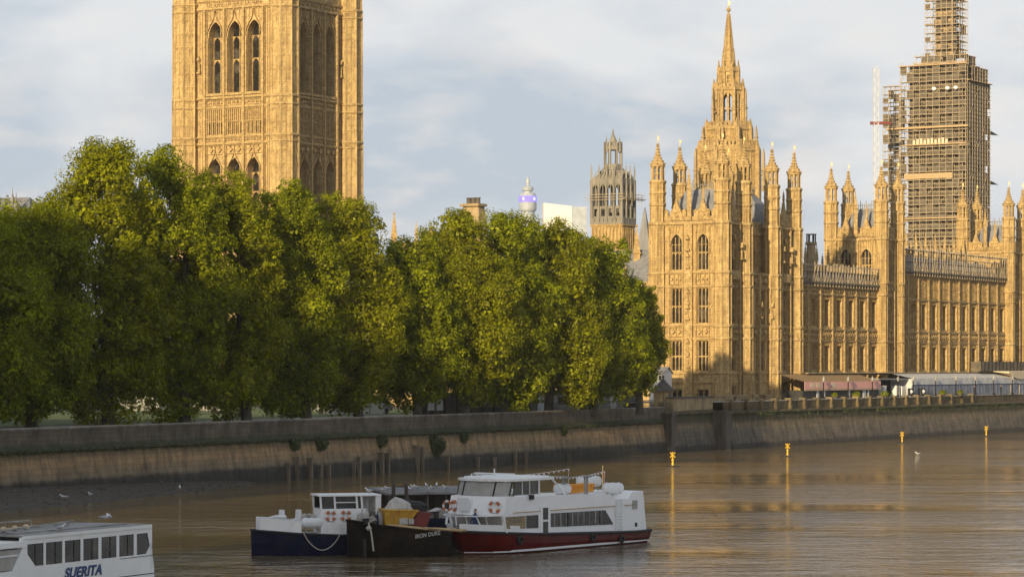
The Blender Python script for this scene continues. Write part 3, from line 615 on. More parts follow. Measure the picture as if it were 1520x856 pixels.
# ------------------------------------------------------------------ the palace: pavilion, ranges, towers of the river front
PC = (32.35, 435.0); PS = FR(PC, v29); PE = FR(PC, u29); ZG = 6.86
pal = thing('palace', 'long golden Gothic palace with pavilion towers and turrets beside the river', 'palace', (PC[0], PC[1], ZG))
LV = [(11.35, 16.05), (18.75, 24.1)]; ZC = 34.2
turret_mesh('pv', [(1.32, 5.7, 18.4), (1.3, 18.4, 26.6), (1.25, 26.6, 34.3), (1.1, 34.3, 40.8)], (.95, 43.3, 46.6), (46.6, 48.0), [(1.32, 11.1), (1.3, 16.4), (1.28, 24.5), (1.1, 37.2), (1.1, 39.0)], openst=(.92, 40.9, 43.2))
turret_mesh('pv2', [(.95, 5.7, 26.6), (1.05, 26.6, 34.3), (1.1, 34.3, 40.8)], (.95, 43.3, 46.6), (46.6, 48.0), [(.95, 11.1), (.95, 16.4), (.95, 24.5), (1.1, 37.2), (1.1, 39.0)], openst=(.92, 40.9, 43.2))
def stage_courses(m, fr, a0, a1, d=0, top=True):
    for z in (9.6, 11.0, 16.3, 18.4, 24.4, 26.6): course(m, fr, a0, a1, z, .32, .28, d)
    if top: course(m, fr, a0, a1, 34.1, .5, .5, d)
def block_south(parent, fr, a0, a1, zg, upper_arch=True, low=True):
    """a sunlit south face: two window columns, a statue buttress between them"""
    w = a1 - a0; c1 = a0 + w * .29; c2 = a0 + w * .70; m = MB(); ww = 1.95
    ops = ([(6.9, 8.6, 0)] if low else []) + [(11.4, 16.1, 0), (18.75, 24.2, 0), (27.0, 32.6, .75)]
    ops = [o_ for o_ in ops if o_[0] > zg - 1]
    wall(m, fr, a0, a1, zg, ZC, -.8, 0, [(c1, ww, ops), (c2, ww, ops)]); part('wall', m, M['stone'], parent)
    for c in (c1, c2):
        for zb, zt, ar in ops:
            put_window(parent, fr, c, -.6, zb, ww, zt - zb, 3 if zt - zb > 2 else 2, ar, (.5,) if zt - zb > 2 else ())
    m = MB(); stage_courses(m, fr, a0, a1)
    for c in (c1, c2):
        quatre(m, fr, c - 1.1, c + 1.1, 16.75, 18.3, 2, 0, .28); quatre(m, fr, c - 1.1, c + 1.1, 24.8, 26.5, 3, 0, .25)
        for sg in (-1, 1): m.box(fr, c + sg * 1.15 - .1, c + sg * 1.15 + .1, 0, .25, 11.3, 34.1)
        ribs(m, fr, c - .95, c + .95, 32.8, 34.05, 4, .16, .1)
        m.prism(fr, [(c - 1.5, ZC + .5), (c + 1.5, ZC + .5), (c + .5, ZC + 2.6), (c, ZC + 4.1), (c - .5, ZC + 2.6)], -.35, .1)     # little gable over each window
        quatre(m, fr, c - .7, c + .7, ZC + .7, ZC + 1.9, 1, .1, .15)
    cm = (c1 + c2) / 2
    m.box(fr, cm - .65, cm + .65, 0, .5, zg, 34.1)
    for z in (12.2, 14.3, 19.6, 22, 27.6, 30.3): figure(m, fr, cm, .62, z, 1.3)
    for (x0, x1) in ((a0 + 1.1, c1 - 1.25), (c2 + 1.25, a1 - 1.1), (c1 + 1.25, cm - .7), (cm + .7, c2 - 1.25)):
        if x1 - x0 > .4:
            n = max(1, int((x1 - x0) / .5))
            for z0, z1, r in ((11.4, 16.2, 2), (18.8, 24.3, 2), (27, 34, 3)): ribs(m, fr, x0, x1, z0, z1, n, .14, .1, 0, True, r)
    parapet(m, fr, a0, a1, ZC + .5, 1.8, -.02, .95)
    part('carved_ornament', m, M['stone2'], parent)
    put_pinnacle(parent, 'p_tall', fr(cm, .2, ZC + .5), 0.0)
    for c in (c1, c2): put_pinnacle(parent, 'p_small', fr(c, -.1, ZC + 3.7))
    return c1, c2
def east_bay(m, parent, fr, a0, a1, d, wcs, ww, zrows, lights=2):
    wall(m, fr, a0, a1, ZG, ZC, d - .8, d, [(c, ww, zrows) for c in wcs])
    for c in wcs:
        for zb, zt, ar in zrows: put_window(parent, fr, c, d - .6, zb, ww, zt - zb, lights, ar, (.5,) if zt - zb > 2.4 else ())
RW3 = [(11.4, 16.1, 0), (18.75, 24.2, 0), (27.0, 32.6, .7)]; RWL = [(7.2, 9.2, 0)] + RW3
block_south(pal, PS, -11.1, 0, 5.7)
sA, sB, sC_ = 7.8, 18.9, 27.6
m = MB(); east_bay(m, pal, PE, 0, sA, 0, [3.9], 2.6, RWL); part('wall', m, M['stone'], pal)
m = MB(); wall(m, PE, sA, sB, ZG, 26.6, -1.0, -.3, [(11.0, 1.8, RW3[:2]), (15.6, 1.8, RW3[:2])]); wall(m, PE, sA, sB, 26.6, 33.0, -2.6, -1.9, [(13.3, 2.4, [(27.2, 31.5, .6)])]); m.box(PE, sA, sB, -2.0, -.3, 26.55, 26.75)
part('wall', m, M['stone'], pal)
for c in (11.0, 15.6):
    for zb, zt, ar in RW3[:2]: put_window(pal, PE, c, -.85, zb, 1.8, zt - zb, 2, 0, (.5,))
put_window(pal, PE, 13.3, -2.5, 27.2, 2.4, 4.3, 3, .6, (.5,))
m = MB(); east_bay(m, pal, PE, sB, sC_, 0, [23.2], 2.6, RWL, 3); part('wall', m, M['stone'], pal)
m = MB()
for a0, a1 in ((0, sA), (sB, sC_)):
    stage_courses(m, PE, a0, a1); parapet(m, PE, a0, a1, ZC + .5, 1.8, -.02, 1.0); c = 3.9 if a0 == 0 else 23.2
    for zz0, zz1 in ((16.75, 18.3), (24.8, 26.5)): quatre(m, PE, a0 + 1.3, a1 - 1.3, zz0, zz1, int((a1 - a0) / 1.3), 0, .25)
    for sg in (-1, 1):
        m.box(PE, c + sg * 1.7 - .18, c + sg * 1.7 + .18, 0, .5, ZG, 34.1); figure(m, PE, c + sg * 1.7, .65, 29, 1.4)
    m.box(PE, c - 1.5, c + 1.5, 0, .6, 25.6, 27.0); ribs(m, PE, c - 1.4, c + 1.4, 32.7, 34, 6, .2, .1)
    for (x0, x1) in ((a0 + 1.2, c - 2), (c + 2, a1 - 1.2)):
        if x1 - x0 > .3:
            n = max(1, int((x1 - x0) / .55))
            for z0, z1, r in ((7, 9.6, 1), (11.4, 16.2, 2), (18.8, 24.3, 2), (27, 34, 3)): ribs(m, PE, x0, x1, z0, z1, n, .22, .12, 0, True, r)
    m.prism(PE, [(c - 1.6, ZC + .5), (c + 1.6, ZC + .5), (c + .5, ZC + 2.8), (c, ZC + 4.2), (c - .5, ZC + 2.8)], -.35, .1)
for z in (9.6, 11.0, 16.3, 18.4, 24.4, 26.6): course(m, PE, sA, sB, z, .32, .28, -.3)
course(m, PE, sA, sB, 33.0, .5, .4, -1.9); parapet(m, PE, sA, sB, 33.5, 1.6, -1.9, .9)
for c in (9.0, 13.3, 17.6): m.box(PE, c - .3, c + .3, -.3, .35, ZG, 26.5); figure(m, PE, c, .4, 20, 1.4)
ribs(m, PE, sA + .3, sB - .3, 28, 33, 12, .2, .1, -1.9, True, 2)
for zz0, zz1 in ((16.75, 18.3), (24.8, 26.5)): quatre(m, PE, sA, sB, zz0, zz1, 6, -.3, .25)
m.prism(PE, [(11.8, 33.3), (14.8, 33.3), (13.8, 35.6), (13.3, 37.2), (12.8, 35.6)], -2.25, -1.75)
part('carved_ornament', m, M['stone2'], pal); put_pinnacle(pal, 'p_med', PE(13.3, -2, 35.6)); put_pinnacle(pal, 'p_small', PE(3.9, -.1, ZC + 3.8)); put_pinnacle(pal, 'p_small', PE(23.2, -.1, ZC + 3.8))
# dark rooms behind and plain rear/side walls
m = MB(); m.slab(PE, [(.9, -.9), (sA, -.9), (sA, -2.75), (sB, -2.75), (sB, -.9), (sC_ - .9, -.9), (sC_ - .9, -12.6), (.9, -12.6)][::-1], ZG - 1, 34.6); part('inner_wall', m, M['stone'], pal)
for nm, pos in (('turret', ((-11.1, 0), (0, 0), (0, -7.8), (-11.1, -7.8))),):
    for a, d in pos: p = PS(a, d, 0); put_turret(pal, 'pv', p.x, p.y, 0, -A29)
for s_, d_ in ((sB, -.2), (sC_, -.2), (sC_, -12), (sB, -12)):
    p = PE(s_, d_, 0); put_turret(pal, 'pv', p.x, p.y, 0, -A29)
# pavilion side wall of second tower facing south above the recess is closed by its own block
def hip_roof(parent, fr, a0, a1, d0, d1, z0, z1, ins, name='roof', crest=True):
    m = MB(); am, dm = min(ins, (a1 - a0) / 2 - .3), (d0 - d1) * .5 - .25
    b = [fr(a0, d0, z0), fr(a1, d0, z0), fr(a1, d1, z0), fr(a0, d1, z0)]; t = [fr(a0 + am, d0 - dm, z1), fr(a1 - am, d0 - dm, z1), fr(a1 - am, d1 + dm, z1), fr(a0 + am, d1 + dm, z1)]
    m.add(b + t, [(0, 1, 5, 4), (1, 2, 6, 5), (2, 3, 7, 6), (3, 0, 4, 7), (4, 5, 6, 7), (3, 2, 1, 0)])
    o = part(name, m, M['slate'], parent)
    if crest:
        m = MB(); dc = (d0 + d1) / 2; n = int((a1 - a0 - 2 * am) / .35)
        m.box(fr, a0 + am, a1 - am, dc - .06, dc + .06, z1, z1 + .2)
        for i in range(n + 1): m.box(fr, a0 + am + i * .35 - .05, a0 + am + i * .35 + .05, dc - .04, dc + .04, z1 + .2, z1 + (1.1 if i % 3 else 1.6))
        m.box(fr, a0 + am, a1 - am, dc - .04, dc + .04, z1 + .75, z1 + .85); part('roof_cresting', m, M['lead'], o)
    return o
hip_roof(pal, PS, -10.2, -.9, -.8, -7.0, 34.5, 39.6, 2.2)
hip_roof(pal, PE, sA + .2, sB - .2, -3.0, -9.5, 33.0, 38.6, .4)
hip_roof(pal, PE, sB + .8, sC_ - .8, -.9, -10.5, 34.5, 39.8, 2.4)
# river-side base of the pavilion: little steps and consoles down to the wall
m = MB()
for c, w in ((-.3, 1.4), (3.9, 1.8), (9, .8), (14, .8), (23.2, 2.2), (27.6, 1.4)): m.slab(PE, [(c - w, -.5), (c - w, 1.4), (c + w, 1.4), (c + w, -.5)], 5.6, 7.5); m.box(PE, c - w - .15, c + w + .15, -.5, 1.6, 7.5, 7.75)
course(m, PE, -1, 28, 7.2, .4, .5); part('base_plinth', m, M['dstone'], pal)

def river_range(parent, s0, s1, nb, zt, d=-.6, three=False):
    st = (s1 - s0) / nb; m = MB(); rows = [(11.6, 15.9, 0), (18.9, 23.3, 0)]; cols = [(s0 + (i + .5) * st + .35, 2.5, [(7.0, 9.7, 0)] + rows) for i in range(nb)]
    wall(m, PE, s0, s1, ZG, zt, d - .9, d, cols); part('wall', m, M['stone'], parent)
    for c, w, ops in cols:
        for zb, z2, ar in rows: put_window(parent, PE, c, d - .75, zb, w, z2 - zb, 4, 0, (.5,))
    m = MB()
    for z, p in ((10.7, .3), (16.3, .28), (18.2, .35), (24.0, .35)) + (((zt - .2, .4),) if three else ((zt - .2, .4),)): course(m, PE, s0, s1, z, .3, p, d)
    for i in range(nb + 1):
        c = s0 + i * st
        m.box(PE, c - .42, c + .42, d, d + .26, ZG, zt + .3); m.box(PE, c - .24, c + .24, d + .26, d + .4, ZG, zt - .6)
        for z in (11.2, 16.6, 18.5, 24.2): m.box(PE, c - .5, c + .5, d, d + .46, z - .1, z + .15)
    for i in range(nb):
        a0 = s0 + i * st + .5; a1 = a0 + st - 1.0; c = cols[i][0]
        quatre(m, PE, a0, a1, 16.7, 18.1, 4, d, .25)
        for z0, z1 in ((11.3, 16.2), (18.7, 23.9)):
            for x0, x1 in ((a0, c - 1.32), (c + 1.32, a1)):
                if x1 - x0 > .25: ribs(m, PE, x0, x1, z0, z1, max(1, int((x1 - x0) / .45)), .22, .12, d, True, 2)
            ribs(m, PE, c - 1.2, c + 1.2, z1 - .6, z1, 6, .15, .1, d)
        if three: ribs(m, PE, a0, a1, 24.4, zt - .4, 6, .2, .14, d, True, 2)
        else: quatre(m, PE, a0, a1, 24.35, zt - .25, 4, d, .2)
    part('carved_ornament', m, M['stone2'], parent)
S1, S2, S3, S4 = 27.6, 64.5, 72.2, 129.6
river_range(pal, S1 + .9, S2 - .2, 7, 25.5)
river_range(pal, S3 + .4, S4 - .4, 11, 28.5, three=True)
# sides behind
m = MB(); m.slab(PE, [(S1 - 1, -1.6), (S2 + 1, -1.6), (S2 + 1, -10), (S1 - 1, -10)][::-1], ZG, 25.4); m.slab(PE, [(S3 - 1, -1.6), (S4 + 1, -1.6), (S4 + 1, -12), (S3 - 1, -12)][::-1], ZG, 28.4); part('inner_wall', m, M['stone'], pal)
def set_back(parent, s0, s1, d, z0, z1):      # pinnacled inner parapet behind the scaffolded roof
    m = MB(); m.box(PE, s0, s1, d - 2, d, z0, z1); n = int((s1 - s0) / 2.4); st = (s1 - s0) / n
    course(m, PE, s0, s1, z1 - 1.5, .3, .3, d); parapet(m, PE, s0, s1, z1, 1.2, d, 1.1)
    ribs(m, PE, s0, s1, z0, z1 - 1.7, n * 2, .3, .2, d); part('inner_parapet', m, M['stone2'], parent)
    for i in range(n + 1): put_pinnacle(parent, 'p_med' if i % 2 == 0 else 'p_small', PE(s0 + i * st, d + .1, z1 - .4 if i % 2 == 0 else z1 + .6))
set_back(pal, S1 + .5, S2, -7.0, 25, 28.4); set_back(pal, S3, S4, -8.5, 28, 32.6)
hip_roof(pal, PE, S1 + .3, S2 - .3, -1.7, -6.6, 25.5, 28.2, .3, crest=False); hip_roof(pal, PE, S3 + .3, S4 - .3, -1.7, -8.2, 28.5, 32.0, .3, crest=False)
# two taller tower blocks of the river front
def tower_block(parent, s0, s1, w):
    fr = PS.at(0); O = PE(s0, 0, 0); fs = FR(O, v29)
    block_south(parent, fs, -w, 0, 25.0, low=False)
    m = MB(); c = (s0 + s1) / 2; wall(m, PE, s0, s1, ZG, ZC, -.8, 0, [(c, 2.2, [(7.2, 9.6, 0)] + RW3)])
    m.slab(fs, [(-w, -.8), (-.8, -.8), (-.8, -(s1 - s0) + .8), (-w, -(s1 - s0) + .8)], ZG, ZC + .4); part('wall', m, M['stone'], parent)
    for zb, zt, ar in RW3: put_window(parent, PE, c, -.6, zb, 2.2, zt - zb, 2, ar, (.5,))
    m = MB(); stage_courses(m, PE, s0, s1); parapet(m, PE, s0, s1, ZC + .5, 1.8, -.02, 1.0)
    quatre(m, PE, s0 + 1.2, s1 - 1.2, 16.75, 18.3, 4, 0, .25); quatre(m, PE, s0 + 1.2, s1 - 1.2, 24.8, 26.5, 4, 0, .25)
    for sg in (-1, 1):
        m.box(PE, c + sg * 1.4 - .15, c + sg * 1.4 + .15, 0, .45, ZG, 34.1)
        x0, x1 = (s0 + 1.2, c - 1.6) if sg < 0 else (c + 1.6, s1 - 1.2)
        for z0, z1, r in ((11.4, 16.2, 2), (18.8, 24.3, 2), (27, 34, 3)): ribs(m, PE, x0, x1, z0, z1, 3, .22, .12, 0, True, r)
    part('carved_ornament', m, M['stone2'], parent)
    for a, d in ((-w, 0), (0, 0), (0, -(s1 - s0)), (-w, -(s1 - s0))): p = fs(a, d, 0); put_turret(parent, 'pv2', p.x, p.y, 0 if a == 0 else .0, -A29)
    hip_roof(parent, fs, -w + .9, -.9, -.8, -(s1 - s0) + .8, ZC + .3, 39.6, 2.0)
tower_block(pal, S2, S3, 9.4)
tower_block(pal, S4, S4 + 8, 9.4)
river_range(pal, S4 + 9, S4 + 59, 10, 28.5, three=True)
m = MB(); m.slab(PE, [(S4 + 8.5, -1.6), (S4 + 60, -1.6), (S4 + 60, -12), (S4 + 8.5, -12)][::-1], ZG, 28.4); part('inner_wall', m, M['stone'], pal)
# chimney between pavilion and range
cp = P(1204, 378, 470); m = MB(); m.lathe([(.75, -6), (.75, 1.6), (.95, 1.7), (.95, 2.1)], 8, cp); o = part('chimney', m, M['dstone'], pal)
m = MB()
for i in range(6): m.lathe([(.12, 2.1), (.12, 3.3)], 5, cp + Vector((.7 * math.cos(i * 1.047), .7 * math.sin(i * 1.047), 0)))
m.lathe([(.9, 3.3), (.9, 3.45)], 8, cp); part('cowl', m, M['timber'], o)

# ---- the south end behind the trees: roofs, gables and spirelets
sw = thing('palace_south_wing', 'low grey-roofed stone wing with spirelets half hidden behind the trees', 'building', (18, 445, 5.7))
f2 = FR(PS(-11.9, -3, 0), v29); m = MB(); m.box(f2, -62, 0, -14, 0, 5.7, 24); parapet(m, f2, -62, 0, 24, 1.6, 0, 1.1); ribs(m, f2, -62, -1, 14, 23.8, 60, .25, .15, 0, True, 2); part('wall', m, M['stone'], sw)
m = MB(); m.prism(f2.turn(0, -14), [(-1, 24.2), (-13, 24.2), (-8, 31.5), (-6, 31.5)][::-1], 0.3, 61) if False else None
mm = [f2(-62, -.6, 24.5), f2(-.2, -.6, 24.5), f2(-.2, -13.4, 24.5), f2(-62, -13.4, 24.5), f2(-62, -7, 30.8), f2(-.2, -7, 30.8)]
m.add(mm, [(0, 1, 5, 4), (2, 3, 4, 5), (1, 2, 5), (3, 0, 4), (3, 2, 1, 0)]); part('roof', m, M['slate'], sw)
pinnacle_mesh('spirelet', .75, 4.2, 4.6)
for px, py, Y, k in ((945, 333, 452, 'spirelet'), (928, 388, 446, 'p_med'), (585, 315, 520, 'spirelet'), (618, 328, 510, 'p_med'), (640, 330, 512, 'p_med'), (660, 333, 514, 'p_small'), (596, 350, 508, 'p_med')):
    top = P(px, py, Y); hh = {'spirelet': 8.8, 'p_med': 5.0, 'p_small': 2.5}[k]; put_pinnacle(sw, k, top - Vector((0, 0, hh)))
m = MB(); c = P(957, 310, 470); c.z = 0; m.lathe([(1.3, 22), (1.25, 33), (.15, 38.5)], 4, c, .5); part('slate_spire', m, M['slate'], sw)
m = MB(); fq = FR((P(590, 345, 512)).xy, v31); m.box(fq, 0, 27, -8, 0, 5.7, 33.5); parapet(m, fq, 0, 27, 33.5, 1.2, 0, 1.0); part('rear_block', m, M['stone'], sw)
# brown chimney block poking out over the trees
cb = P(697, 345, 540); f = FR(cb.xy, v31)
ch = thing('chimney_block', 'squat brown stone stack with black pots above the trees', 'chimney', (cb.x, cb.y, 5.7))
m = MB(); m.box(f, -2.3, 2.3, -3, 0, 5.7, cb.z + 1); m.add([f(-2.3, 0, cb.z + 1), f(2.3, 0, cb.z + 1), f(2.3, -3, cb.z + 1), f(-2.3, -3, cb.z + 1), f(-1.7, -.4, cb.z + 5.0), f(1.7, -.4, cb.z + 5.0), f(1.7, -2.6, cb.z + 5.0), f(-1.7, -2.6, cb.z + 5.0)], [(0, 1, 5, 4), (1, 2, 6, 5), (2, 3, 7, 6), (3, 0, 4, 7), (4, 5, 6, 7)]); m.box(f, -2.1, 2.1, -3, .2, cb.z + 5.0, cb.z + 5.5); part('stack', m, M['dstone'], ch)
for i in range(3): m = MB(); m.lathe([(.5, 0), (.45, 1.0), (.55, 1.05), (.55, 1.2)], 8, f(-1 + i, -1.4, cb.z + 5.5)); part('chimney_pot', m, M['timber'], ch)

# ------------------------------------------------------------------ grey ventilation tower left of the palace
Y0 = 520; k0 = F / Y0; vz = lambda y, Y=Y0: H + (HY - y) * Y / F
vp = P(923, 330, Y0); fv = FR(vp.xy, v31); fw = FR(vp.xy, u31); ve = thing('ventilation_tower', 'stone tower with a grey open lantern wrapped in part scaffolding, left of the pavilion', 'tower', (vp.x, vp.y, 5.7))
a0 = fv.a_of(878); b1 = fw.a_of(942); za, zb, zc, zd, ze, zf, zg_ = vz(332), vz(321), vz(305), vz(272), vz(262), vz(246), vz(216)
m = MB(); m.slab(fv, [(a0, 0), (0, 0), (0, -b1), (a0, -b1)], 5.7, za); part('stone_shaft', m, M['stone'], ve)
m = MB()
for fr_, x0, x1 in ((fv, a0, 0), (fw, 0, b1)):
    ribs(m, fr_, x0 + .3, x1 - .3, 20, za - .6, 8 if fr_ is fv else 6, .22, .16, 0, True, 3); course(m, fr_, x0 - .1, x1 + .1, za - .3, .5, .3)
part('carved_ornament', m, M['stone2'], ve)
g = MB()
for fr_, x0, x1, n in ((fv, a0, 0, 4), (fw, 0, b1, 3), (FR(fv(0, -b1, 0), (-v31[0], -v31[1])), 0, -a0, 4), (FR(fv(a0, -b1, 0), (-u31[0], -u31[1])), 0, b1, 3)):
    st = (x1 - x0) / n
    wall(g, fr_, x0, x1, za, zc, -.5, 0, [(x0 + (i + .5) * st, st * .5, [(zb + .1, zc - .5, 0)]) for i in range(n)])
    for i in range(n + 1): g.box(fr_, x0 + i * st - .18, x0 + i * st + .18, -.3, .22, za, zd + .8)
    for i in range(n): g.arch(fr_, x0 + (i + .5) * st, st - .36, zd - 1.1, zd - .1, -.3, 0); g.box(fr_, x0 + (i + .5) * st - .07, x0 + (i + .5) * st + .07, -.2, 0, zc, zd)
    g.box(fr_, x0, x1, -.4, .1, zd - .1, zd + .9)
    parapet(g, fr_, x0, x1, za, 1.2, .25, .9, .15)
part('open_lantern', g, M['lead'], ve)
g = MB(); xm, ym = a0 / 2, -b1 / 2
r0 = [fv(a0, 0, zd + .9), fv(0, 0, zd + .9), fv(0, -b1, zd + .9), fv(a0, -b1, zd + .9)]; q = 1.25
r05 = [fv(a0 * .86, -b1 * .14, ze + .6), fv(a0 * .14, -b1 * .14, ze + .6), fv(a0 * .14, -b1 * .86, ze + .6), fv(a0 * .86, -b1 * .86, ze + .6)]
r1_ = [fv(xm - q, ym + q, zf), fv(xm + q, ym + q, zf), fv(xm + q, ym - q, zf), fv(xm - q, ym - q, zf)]
g.loft([r0, r05, r1_]); cpt = fv(xm, ym, 0)
for i in range(9):
    for e_ in ((fv(a0 + (0 - a0) * i / 8, .05, zd + .95), fv(xm - q + 2 * q * i / 8, ym + q, zf)), (fw(b1 * i / 8, .05, zd + .95), fv(xm + q, ym + q - 2 * q * i / 8, zf))): g.tube(e_[0], (e_[0] + e_[1]) / 2 + Vector((0, 0, .35)), .09, .09, 4)
part('roof', g, M['lead'], ve)
g = MB()
for i in range(8):
    t = ang8 + i * math.pi / 4; g.box(FR((cpt.x + 1.6 * math.cos(t), cpt.y + 1.6 * math.sin(t)), (-math.sin(t), math.cos(t))), -.16, .16, -.2, .2, zf - .3, zg_ + .9)
g.lathe([(1.75, zf - .6), (1.75, zf + .5)], 8, cpt, ang8); g.lathe([(1.8, zg_ - .6), (1.9, zg_ - .2), (1.7, zg_), (.9, zg_ + .9), (.55, zg_ + 1.6), (.25, zg_ + 2.2), (.18, vz(194)), (.02, vz(188))], 8, cpt, ang8)
part('top_lantern', g, M['lead'], ve)
pinnacle_mesh('p_lead', .2, 1.0, 2.0, 'lead')
for a in np.linspace(a0, 0, 5): put_pinnacle(ve, 'p_lead', fv(a, 0, zd + .9))
for a in np.linspace(0, b1, 4)[1:]: put_pinnacle(ve, 'p_lead', fw(a, 0, zd + .9))
for i in range(4): t = ang8 * 2 + i * math.pi / 2; put_pinnacle(ve, 'p_lead', (cpt.x + 1.7 * math.cos(t), cpt.y + 1.7 * math.sin(t), zg_ - 1))
sc = MB()
for z in (vz(292), vz(296), vz(288)):
    sc.tube(fw(-1, .9, z), fw(b1 + 1.5, 1.2, z), .07, n=4); sc.tube(fv(a0 - .8, 1, z), fv(1, 1, z), .06, n=4)
for a in (0, 2, 4.5, b1 + .8): sc.tube(fw(a, 1.0, zc), fw(a, 1.0, vz(284)), .06, n=4); 
sc.box(fw, -.5, b1 + 2.5, .3, 1.1, vz(294.5), vz(293.8)); tag(solo('tower_scaffolding', sc, M['steel'], 'thin scaffold platform poking out of the grey lantern', 'scaffolding', fw(2, 1, za)))

# ------------------------------------------------------------------ octagonal central tower with lantern and spire
Yc = 600.0; cz = lambda y: H + (HY - y) * Yc / F; cc = Vector(((1081.5 - CX) / F * Yc, Yc, 0)); kk = Yc / F
ct = thing('central_spire_tower', 'octagonal golden stone tower with open lantern and tall crocketed spire', 'tower', (cc.x, cc.y, 5.7))
turn = math.radians(22.5 - 29.5) 
def oct_tier(parent, name, R, z0, z1, op=None, lights=2, m_='stone', shaft=.45, rows=2, solid=True, cop=.5):
    """eight walls; op = (half width share, zb, zt) opening in each wall"""
    m = MB(); cor = [cc + Vector((R * math.cos(turn + i * math.pi / 4 + ang8), R * math.sin(turn + i * math.pi / 4 + ang8), 0)) for i in range(8)]
    o = MB()
    for i in range(8):
        p, q_ = cor[i], cor[(i + 1) % 8]; f = FR(p, q_ - p); ln = (q_ - p).length
        if op:
            w = ln * op[0]; wall(m, f, 0, ln, z0, z1, -.55, 0, [(ln / 2, w, [(op[1], op[2], .8)])]); o.box(f, ln / 2 - op[0] * .28, ln / 2 + op[0] * .28, -.4, 0, op[1], op[2]); 
            o.box(f, ln / 2 - w / 2, ln / 2 + w / 2, -.4, -.1, (op[1] + op[2]) / 2 - .12, (op[1] + op[2]) / 2 + .12)
            n = 2
            for (x0, x1) in ((shaft * .5, ln / 2 - w / 2 - .1), (ln / 2 + w / 2 + .1, ln - shaft * .5)):
                if x1 - x0 > .3: ribs(o, f, x0, x1, z0, z1 - .3, max(1, int((x1 - x0) / .5)), .16, .12, 0, True, rows)
        else:
            m.box(f, 0, ln, -.5, 0, z0, z1); ribs(o, f, .3, ln - .3, z0, z1 - .3, 4, .18, .14, 0, True, rows)
        course(o, f, -.1, ln + .1, z1 - .3, .45, .35); parapet(o, f, 0, ln, z1 + .1, cop * 2, .2, .8, .2)
    for p in cor:
        d_ = (p - cc).normalized(); o.lathe([(shaft, z0), (shaft * .9, z1 + .2)], 6, p + d_ * .1); o.lathe([(shaft * .9, z1 + .2), (shaft * .4, z1 + 1.3), (.05, z1 + 2.2)], 4, p + d_ * .1)
    if solid: m.lathe([(R - 1.2, z0), (R - 1.2, z1)], 8, cc, turn + ang8)
    w_ = part(name, m, M[m_], parent); part('tracery', o, M['stone2'], w_); return cor
oct_tier(ct, 'lower_stage', 6.5, 12, cz(224), (.3, cz(262), cz(238)), rows=3, shaft=.8, cop=1.0)
oct_tier(ct, 'middle_stage', 4.9, cz(224), cz(192), (.22, cz(212), cz(203)), rows=2, shaft=.6, cop=.7)
m = MB(); m.lathe([(6.3, cz(224)), (5.0, cz(213)), (4.2, cz(192)), (3.2, cz(189))], 8, cc, turn + ang8); part('sloped_offset', m, M['stone2'], ct)
oct_tier(ct, 'lantern', 3.25, cz(191), cz(133), (.8, cz(187), cz(139)), rows=4, shaft=.42, solid=False, cop=.6)
oct_tier(ct, 'upper_lantern', 2.15, cz(133), cz(105), (.3, cz(128), cz(112)), rows=2, shaft=.4, cop=.3)
s = MB(); zsp = [(1.62, cz(106)), (1.15, cz(76)), (1.25, cz(75)), (1.3, cz(73)), (1.0, cz(72.5)), (.62, cz(45)), (.2, cz(18)), (.5, cz(16)), (.5, cz(13.5)), (.1, cz(12))]
s.lathe(zsp, 8, cc, turn + ang8)
for i in range(8):
    t = turn + ang8 + i * math.pi / 4
    for y in np.arange(103, 20, -2.6):
        rr = float(np.interp(y, [18, 45, 72.5, 76, 106], [.2, .62, 1.0, 1.15, 1.62])) + .05; s.lathe([(.05, -.15), (.2, 0), (.05, .15)], 4, (cc.x + rr * math.cos(t), cc.y + rr * math.sin(t), cz(y)), t)
sp = part('spire', s, M['stone2'], ct); s = MB(); s.lathe([(.06, cz(13)), (.05, cz(1))], 5, cc); s.lathe([(.05, -.35), (.3, 0), (.05, .35)], 6, cc + Vector((0, 0, cz(10)))); s.box(FR(cc, v29), -.05, .45, -.02, .02, cz(7), cz(3)); part('weather_vane', s, M['gold'], sp)
def needle(px, ytop, ybot, R, w=.3):
    ang = None; o = MB(); x = (px - CX) / F * Yc; dx = x - cc.x; y = cc.y - math.sqrt(max(R * R - dx * dx, 0)); c = Vector((x, y, 0))
    o.lathe([(w, cz(ybot)), (w * .8, cz(ybot + (ytop - ybot) * .45)), (w * 1.3, cz(ybot + (ytop - ybot) * .48)), (w * .8, cz(ybot + (ytop - ybot) * .52)), (w * .6, cz(ytop + 8)), (.05, cz(ytop))], 5, c)
    o.tube((x, y, cz(ybot + (ytop - ybot) * .35)), (cc.x + (x - cc.x) * .55, cc.y + (y - cc.y) * .55, cz(ybot + (ytop - ybot) * .45)), .2, n=4); part('flying_pinnacle', o, M['dstone'], ct)
for sg in (-1, 1):
    needle(1081.5 + sg * 24.5, 131, 190, 3.9, .36); needle(1081.5 + sg * 19, 118, 150, 3.2, .3); needle(1081.5 + sg * 39.5, 187, 222, 6.1, .45); needle(1081.5 + sg * 50.5, 221, 285, 7.6, .5)
    needle(1081.5 + sg * 12, 188, 225, 6.0, .28)

